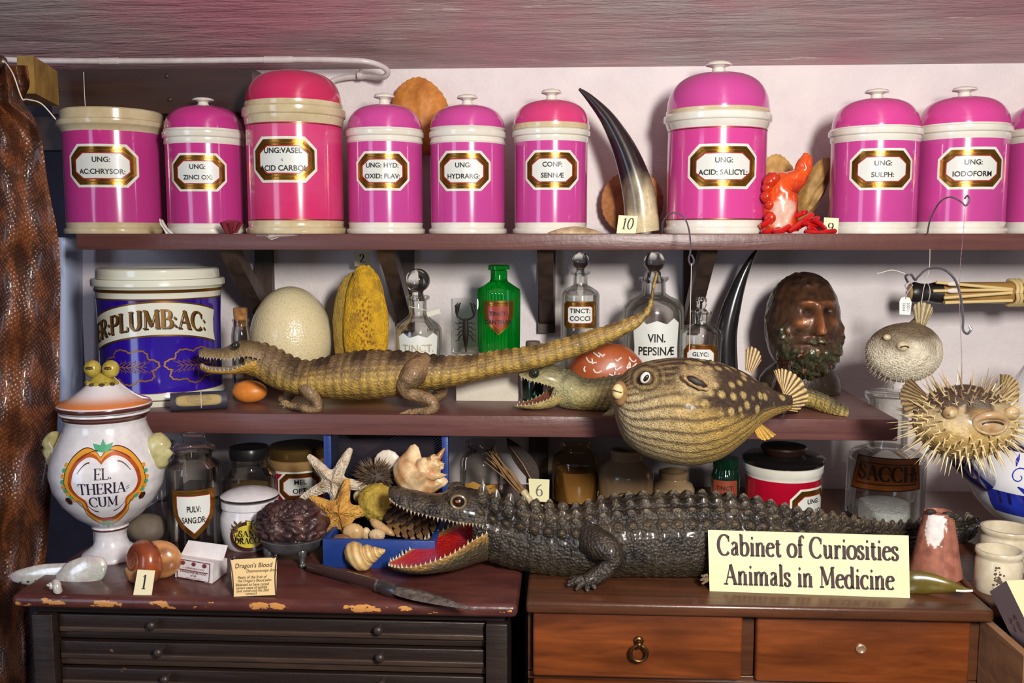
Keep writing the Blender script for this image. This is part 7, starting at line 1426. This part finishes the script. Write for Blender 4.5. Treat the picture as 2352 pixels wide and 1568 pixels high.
d = 1.63; s = S(d, 950, 1185); c = U(940, 1188, d); mb = MB()
for r_ in range(7):
    for k in range(13):
        a = 2 * PI * (k + .5 * (r_ % 2)) / 13; t_ = -.85 + 1.6 * r_ / 6; rr = 34 * math.sqrt(max(.08, 1 - t_ * t_)); q = Vector((t_ * 62 + 8, -rr * math.cos(a) * .9, rr * math.sin(a))); nrm = Vector((.55, -math.cos(a), math.sin(a))).normalized()
        mb.add([(q + nrm * e * 20 + nrm.orthogonal().normalized() * w_ * 9) * s for e, w_ in ((0, -1), (0, 1), (.75, .9), (1, 0), (.75, -.9))], [[0, 1, 2, 3, 4]], 0, lerp(lin((168, 126, 76)), lin((84, 58, 36)), random.random()))
mb.ball((0, 0, 0), (62 * s, 30 * s, 30 * s), 24, 0, lin((60, 40, 28))); o = mb.build('pine_cone', VM('cone_scale', .6, bump=(120, .001)), smooth=False); o.location = c; tag(o, 'open brown scaly cone in the tray behind the black crocodile\'s jaws', 'cone')
SHC = M('plain_shell', (206, 176, 124), .45, coat=.2, var=(40, (166, 128, 78), .35)); SHW = M('pale_shell', (214, 196, 158), .45, coat=.2, var=(50, (176, 146, 100), .3))
lump('round tan clam shell at the front left of the blue tray', 812, 1222, (25, 16, 21), 1.585, SHC, lambda p: 1 + .02 * math.sin(16 * math.atan2(p.x, p.z)), 'clam_shell')
lump('small pale ribbed cockle in the middle of the blue tray', 866, 1228, (19, 13, 14), 1.58, SHW, lambda p: 1 + .05 * math.sin(18 * math.atan2(p.x, p.z)), 'cockle_shell')
lump('little pale shell wedged between clam and cockle in the tray', 841, 1226, (11, 10, 16), 1.59, SHW, None, 'cockle_shell')
lump('pale shell peeping out behind the yellow starfish arm', 828, 1140, (17, 12, 16), 1.68, SHW, None, 'clam_shell')
lump('brown shell lying on the rim of the tray under the starfish', 786, 1236, (22, 12, 10), 1.575, M('brown_shell', (110, 78, 52), .4, coat=.3), None, 'mussel_shell')
mb = MB(); vtube(mb, [(854, 1195, 1.61, 6), (864, 1203, 1.60, 11), (880, 1214, 1.595, 11), (898, 1224, 1.59, 7), (906, 1230, 1.59, 2)], lambda t_, q: lerp(lin((206, 170, 116)), lin((170, 130, 84)), t_), 16); solo('razor_shell', 'long narrow tan shell slanting in the blue tray', 'shell', mb, VM('smooth_shell', .4, coat=.3), U(880, 1214, 1.595))
# whelk, spear
WH1, WH2 = lin((224, 194, 132)), lin((180, 142, 86)); p, s = onc(818, 1318); p.y += .022; mb = MB(); coil(mb, p + Vector((-10 * s, 0, 25 * s)), (.9, -.1, .3), 32 * s, 84 * s, 5, .075, .8, lambda t_, a, q: lerp(WH1, WH2, .5 + .5 * math.sin(a * 9)), 40, 30, ridge=.03)
mb.v = [(x, y, max(z, ZC + .0005)) for x, y, z in mb.v]; solo('whelk_shell', 'cream whelk shell on the cabinet in front of the blue tray', 'shell', mb, VM('whelk', .5, bump=(90, .001)), p)
org = onz(880, 1352, ZC); root = thing('spear', 'short spear with dark shaft and rough grey leaf blade pointing right', 'spear', org); Q = lambda x, y, h=.011: onz(x, y, ZC + h)
mb = MB(); mb.tube([Q(712, 1300), Q(800, 1324), Q(868, 1344)], [.0085, .0088, .009], 18); mb.build('shaft', M('dark_shaft', (58, 40, 38), .18, coat=.6), root, origin=org)
mb = MB(); mb.tube([Q(866, 1343), Q(870, 1344.5), Q(873, 1345), Q(880, 1347), Q(900, 1353), Q(912, 1356)], [.0096, .0112, .01, .0118, .0128, .011], 20); mb.build('collar', M('iron_collar', (120, 116, 116), .28, .9), root, origin=org)
P_ = [(908, 1355, .011), (920, 1357, .0165), (945, 1363, .0195), (980, 1372, .0185), (1030, 1385, .0115), (1070, 1395, .0055), (1092, 1400, .0008)]; rows = []
tang = (Q(1092, 1400) - Q(908, 1355)).normalized(); sd = tang.cross(Vector((0, 0, 1))).normalized()
for x, y, w_ in cr(P_, 6):
    c = Q(x, y, .011); e = [(-1, 0), (-.5, .34), (-.08, .42), (0, .5), (.08, .42), (.5, .34), (1, 0), (.5, -.3), (0, -.4), (-.5, -.3)]; rows.append([c + sd * a * w_ + Vector((0, 0, 1)) * b * min(w_, .012) for a, b in e])
mb = MB(); mb.grid(rows, True, 0, None, True, True); t = NT('rough_iron'); t.set(rough=.5, metal=.5); n_ = t.noise(t.coord(), 90, 6, .7); t.base(t.ramp(n_, [(.35, lin((72, 64, 58))), (.7, lin((150, 142, 134)))])); t.bump(n_, .003); mb.build('blade', t.m, root, origin=org)
# reeds, feather and bone at the back
REED = M('dry_reed', (156, 118, 70), .6, var=(60, (110, 78, 42), .4)); org = U(1205, 1140, 1.9); root = thing('reed_bundle', 'bundle of dry brown reeds tied at the foot beside card 6', 'reed bundle', org); mb = MB()
for k in range(22):
    o1 = Vector((random.uniform(-.006, .006), random.uniform(-.006, .006), random.uniform(-.006, .006))); mb.tube([U(1208, 1138, 1.9) + o1 * .9, U(1172, 1092, 1.9) + o1 * 1.4, U(1128 + random.uniform(-12, 14), 1048 + random.uniform(-10, 14), 1.91) + o1], [.0016, .0018, .0008], 6)
mb.build('stems', REED, root, origin=org); mb = MB(); mb.tube([U(1196, 1124, 1.9) + Vector((.009 * math.cos(a), .009 * math.sin(a), .004 * math.cos(a))) for a in [PI * i / 6 for i in range(13)]], .0016, 6); mb.build('tie', REED, root, origin=org)
mb = MB(); vtube(mb, [(1202, 1128, 1.885, 9), (1212, 1142, 1.88, 8), (1226, 1158, 1.88, 8), (1250, 1167, 1.88, 7), (1280, 1172, 1.88, 5)], lambda t_, q: lin((214, 196, 152)), 14); solo('bone', 'slim cream bone lying under the card numbered 6', 'bone', mb, VM('bone_ivory', .45, coat=.2), U(1226, 1158, 1.88))
org = U(1224, 1105, 1.93); root = thing('feather', 'dark brown feather standing behind the reed bundle and card 6', 'feather', org); mb = MB(); rows = []
for i in range(15):
    t_ = i / 14; x, y = 1226 - 62 * t_ + 20 * t_ * (1 - t_), 1112 - 96 * t_; w_ = 24 * math.sin(PI * min(1, .12 + t_ * .9)) ** .7; rows.append([U(x + (k - 4) / 4 * w_, y - abs(k - 4) * 3, 1.93 + .004 * abs(k - 4) / 4) for k in range(9)])
mb.grid(rows); mb.grid([[p + Vector((0, .0008, 0)) for p in r] for r in rows]); mb.build('vane', M('feather_dark', (54, 38, 30), .6, bump=(200, .002)), root, origin=org); mb = MB(); mb.tube([U(1228, 1140, 1.928), U(1226, 1112, 1.928), U(1200, 1064, 1.928), U(1166, 1018, 1.928)], [.002, .0018, .0012, .0005], 8); mb.build('quill', M('quill_tan', (150, 122, 84), .4), root, origin=org)
# ================================================================ RIGHT-HAND END
t = thing('side_table', 'dark table end beyond the chest of drawers, under the white pots', 'table', (rx1 + .004, 1.445 - WALL, 0)); mb = MB(); rbox(mb, (.3, .33, ZC - .012), (.3, .33, .0118), .004); mb.build('top', DPINE, t)
mb = MB(); mb.box((.3, .36, (ZC - .025) / 2), (.28, .29, (ZC - .025) / 2)); mb.build('carcass', NEARBLACK, t, smooth=False)
q = onz(2176, 1342, ZC); c = q + Vector((0, .05, 0)); s = S(dep(c), 2176, 1300); yc = proj(c)[1]
TC1, TC2 = lin((164, 104, 84)), lin((138, 82, 66)); root = thing('terracotta_cone', 'terracotta cone with chipped white patch standing by the sign', 'cone', c)
mb = MB(); hT = yc - 1170; rows = []
mb.lathe([(58, 0), (57, 3), (50, hT * .3), (42, hT * .62), (34, hT * .93), (31, hT), (24, hT + 2), (20, hT - 6), (0, hT - 8)], s, 72, mod=lambda a, h: 1 + .02 * nz(math.sin(a) * 2, math.cos(a) * 2, h * 30)); b = 0
vs = mb.v; mb2 = MB(); 
pr = [(58 - 27 * i / 60, hT * i / 60) for i in range(61)] + [(24, hT + 1), (20, hT - 6), (0, hT - 8)]; rows = []; cols = []; av = face_angle(c, -.12)
for r_, h in pr:
    row = []; cc = []
    for j in range(90):
        a = 2 * PI * j / 90; rr = r_ * (1 + .02 * nz(math.sin(a) * 2, math.cos(a) * 2, h * .03)); row.append((rr * s * math.sin(a), -rr * s * math.cos(a), h * s)); da = ((a - av + PI) % (2 * PI)) - PI; n_ = nz(da * 5, h * .06, 2) * .5 + nz(da * 14, h * .2, 2) * .25
        pt = sst(.08, .0, (abs(da) / .62) ** 2 + ((h / hT - .86) / .34) ** 2 - 1 + n_ * 1.4) if h / hT < .995 else 0; cc.append(lerp(lerp(TC1, TC2, sst(-.2, .5, nz(a * 2, h * .04, 0))), lin((232, 222, 220)), pt))
    rows.append(row); cols.append(cc)
mb2.grid(rows, True, 0, cols, True); mb2.build('cone', VM('terracotta', .75, bump=(90, .001)), root); mb = MB()
for x, z, r_ in ((-24, 4, 12), (14, -2, 15), (30, -8, 10)): mb.ball((x * s, (-26 + .3 * abs(x)) * s, (hT + z) * s), (r_ * s, 8 * s, r_ * .55 * s), 14, f=lambda p: 1 + .25 * nz(p.x * 3, p.y * 3, p.z * 3))
mb.build('charred_crust', M('charred', (40, 34, 30), .7, bump=(90, .002)), root)
POT = M('old_white_glaze', (214, 206, 184), .25, coat=.5, var=(30, (186, 172, 140), .35))
def pot(label, cx, ybot, r, ytop, d=None):
    root, s, c, kz = jar_root('ointment_pot', label, 'pot', cx, ybot, ZC, r, 'small old white pots', ytop=ytop, d=d); H = (ybot - ytop) * kz; mb = MB()
    mb.lathe([(0, 0), (r * .96, 0), (r, 4), (r, H * .74), (r * .95, H * .8), (r * .95, H * .84), (r * 1.03, H * .9), (r * 1.03, H * .97), (r, H), (r * .9, H), (r * .88, H * .9), (r * .88, 8), (0, 8)], s, 60); ob = mb.build('body', POT, root); return root, s, c, H
root, s, c, H = pot('white pot with dark flaking stain, the nearer of the two old pots', 2290, 1372, 50, 1258)
mp = cylmap(50.3 * s, face_angle(c, -.05), H * .42 * s); mb = MB(); rnd = random.Random(5)
for k in range(34):
    x, y, r_ = rnd.gauss(0, 5), rnd.gauss(0, 12), rnd.uniform(1, 3.6); mb.add([mp((x + r_ * math.cos(q)) * s, (y + r_ * math.sin(q)) * s, .0004 + k * .00001) for q in [PI * i / 3 for i in range(6)]], [list(range(6))])
mb.build('stain', M('stain_brown', (84, 68, 56), .8), root, kind='stuff')
pot('plain white pot, the taller one standing behind the stained pot', 2306, 1350, 56, 1208, d=1.62)
GRN = VM('green_horn', .25, coat=.5); mb = MB(); vtube(mb, [(2060, 1338, 1.49, 22), (2095, 1338, 1.485, 30), (2130, 1338, 1.48, 27), (2175, 1345, 1.47, 17), (2205, 1352, 1.465, 9), (2236, 1357, 1.46, 2)], lambda t_, q: lerp(lerp(lin((122, 104, 34)), lin((72, 64, 26)), .5 + .5 * nz(q.x * 20, q.y * 20, q.z * 30)), lin((96, 84, 52)), sst(.7, .95, t_)), 24, 8, 0, .6)
mb.v = [(x, y, max(z, ZC + .0006)) for x, y, z in mb.v]; o = U(2130, 1360, 1.47); o.z = ZC; solo('horn_tip', 'translucent olive green pointed horn behind the sign\'s right end', 'horn', mb, GRN, o)
wire('pale quill tip beside the green horn point', [(2196, 1356, 1.445), (2215, 1357, 1.44), (2234, 1356, 1.437)], .0018, M('quill_white', (226, 220, 206), .4), name='quill', cat='quill')
# soap box in a rough crate
p0 = U(2311, 1333, 1.335); a_ = U(2392, 1500, 1.315) - p0; b_ = U(2273, 1358, 1.40) - p0; c_ = U(2440, 1326, 1.335) - p0; org = p0 + a_
root = thing('carton', 'cream carton with lavender side tipped into the crate at lower right', 'box', org); mb = MB(); v8 = [p0, p0 + c_, p0 + c_ + b_, p0 + b_, p0 + a_, p0 + a_ + c_, p0 + a_ + b_ + c_, p0 + a_ + b_]
mb.add(v8, [[0, 1, 5, 4], [3, 7, 6, 2], [0, 3, 2, 1], [4, 5, 6, 7], [1, 2, 6, 5]], 0); mb.add([v8[i] for i in (0, 4, 7, 3)], [[0, 1, 2, 3]], 1); mb.build('carton', [M('carton_cream', (222, 196, 154), .5), M('carton_lavender', (176, 164, 176), .5)], root, origin=org, smooth=False, fix=True)
nb = b_.cross(a_).normalized(); nb = nb if nb.dot(CAM - p0) > 0 else -nb; nf = c_.cross(a_).normalized(); nf = nf if nf.dot(CAM - p0) > 0 else -nf
mb = MB(); v, f = text2d('NET WEIGHT', .11, .002, 'LEFT'); mb.add([p0 + b_ * (.42 - b * 1.9) + a_ * (.42 + a * .38) + nb * .0006 - org for a, b in v], f); v, f = text2d('150g / 5.2oz', .11, .002, 'LEFT'); mb.add([p0 + b_ * (.66 - b * 1.9) + a_ * (.42 + a * .38) + nb * .0006 - org for a, b in v], f); mb.build('lettering', INK, root)
mb = MB()
for r_ in (.3, .24): mb.tube([p0 + c_ * (.56 + r_ * math.cos(k)) + a_ * (.42 + r_ * .9 * math.sin(k)) + nf * .0004 - org for k in [2 * PI * i / 40 for i in range(41)]], .0009, 6, cap=False)
v, f = text2d('M', .2, .02, 'LEFT'); mb.add([p0 + c_ * (.3 + a * .5) + a_ * (.16 - b * .5) + nf * .0006 - org for a, b in v], f); mb.build('printed_ring', M('maroon_ink', (96, 44, 52), .5), root)
CRW = WOOD('raw_deal', (150, 112, 80), (120, 86, 62), (4, 4, 14), .6, .0008); dC = 1.36; org = U(2300, 1568, dC); root = thing('wooden_crate', 'rough pale wooden crate at the lower right corner', 'crate', (org.x, org.y, 0))
tl, bl_, tr_ = U(2252, 1418, dC + .08), U(2252, 1600, dC + .08), U(2352, 1500, dC - .05)
x0, ya, yb_ = tl.x, tl.y, tr_.y; xr2 = tr_.x; zt2 = tl.z; zt3 = U(2352, 1506, dC - .05).z
mb = MB(); mb.hexa([(x0, ya, .02), (xr2, yb_, .02), (xr2 + .012, yb_ + .008, .02), (x0 + .012, ya + .008, .02), (x0, ya, zt2), (xr2, yb_, zt3), (xr2 + .012, yb_ + .008, zt3), (x0 + .012, ya + .008, zt2)]); mb.v = [(x - org.x, y - org.y, z) for x, y, z in mb.v]; mb.build('side_plank', CRW, root, smooth=False)
mb = MB(); mb.box((xr2 + .16 - org.x, yb_ - org.y + .006, zt3 / 2 - .02), (.16, .006, zt3 / 2 - .02)); mb.build('front_plank', CRW, root, smooth=False); mb = MB(); mb.box((x0 + .17 - org.x, ya - org.y + .016, zt2 / 2 - .03), (.16, .006, zt2 / 2 - .03)); mb.build('back_plank', CRW, root, smooth=False)
mb = MB(); mb.box((x0 + .2 - org.x, (ya + yb_) / 2 - org.y, .6), (.12, .03, .006)); mb.build('base', CRW, root, smooth=False)
# ================================================================ SNAKESKIN
edge = [(150, 62), (175, 66), (200, 66), (235, 52), (262, 72), (300, 88), (340, 98), (400, 106), (460, 116), (540, 132), (640, 138), (780, 136), (900, 136), (1000, 128), (1100, 118), (1200, 112), (1300, 100), (1400, 72), (1480, 74), (1600, 82)]
pts = cr([(y, x) for y, x in edge], 8); rows = []; cols = []; S1, S2, S3 = lin((126, 72, 40)), lin((80, 45, 26)), lin((50, 28, 18)); d = 1.66
for i, (y, xe) in enumerate(pts):
    g = sst(330, 160, y); row = []; cc = []
    for j in range(73):
        u = j / 72; x = -70 + (xe + 70) * u; fold = .016 * math.sin(u * (9 + 8 * g) + y * .002) * (1 + .8 * g) + .03 * u ** 6 + .008 * math.sin(y * .03 + u * 3) * (1 - g)
        q = U(x, y, d + fold); row.append(q); m_ = abs(math.sin(u * 5.2 + .9 * nz(u * 3, y * .006, 0))) ; k = nz(u * 7, y * .016, 1) + .6 * nz(u * 16, y * .05, 2)
        c = lerp(S1, S2, sst(-.2, .35, k)); c = lerp(c, S3, sst(.25, .42, abs(nz(u * 4 + 9, y * .011, 7)) + .3 * (.5 - abs(u - .55))) * .7); cc.append(c)
    rows.append(row); cols.append(cc)
mb = MB(); mb.grid(rows, False, 0, cols); mb.grid([[p + Vector((0, .0015, 0)) for p in r] for r in rows][::-1], False, 0, cols[::-1])
t = NT('snake_hide'); t.set(rough=.34, coat=.3); a = t.n('ShaderNodeVertexColor', layer_name='Col'); v = t.n('ShaderNodeTexVoronoi', feature='F1'); v.inputs['Scale'].default_value = 190; v.inputs['Randomness'].default_value = .3; t.l(t.coord((1, 1, .8), (0, .6, 0)), v.inputs['Vector'])
t.base(t.mix(t.ramp(v.outputs['Distance'], [(.35, 0.0), (.6, .5)]), a.outputs[0], lin((50, 28, 18)))); t.bump(t.ramp(v.outputs['Distance'], [(.0, 1.0), (.6, 0.0)]), .0012); o = U(20, 1500, d); solo('snakeskin', 'long brown snakeskin hanging at the left edge', 'snakeskin', mb, t.m, o)
mb = MB(); p = U(2, 142, 1.64); mb.ball(p, (.011, .008, .011), 18); solo('nail', 'round dark nail head at the top of the snakeskin', 'nail', mb, SCREW, p)
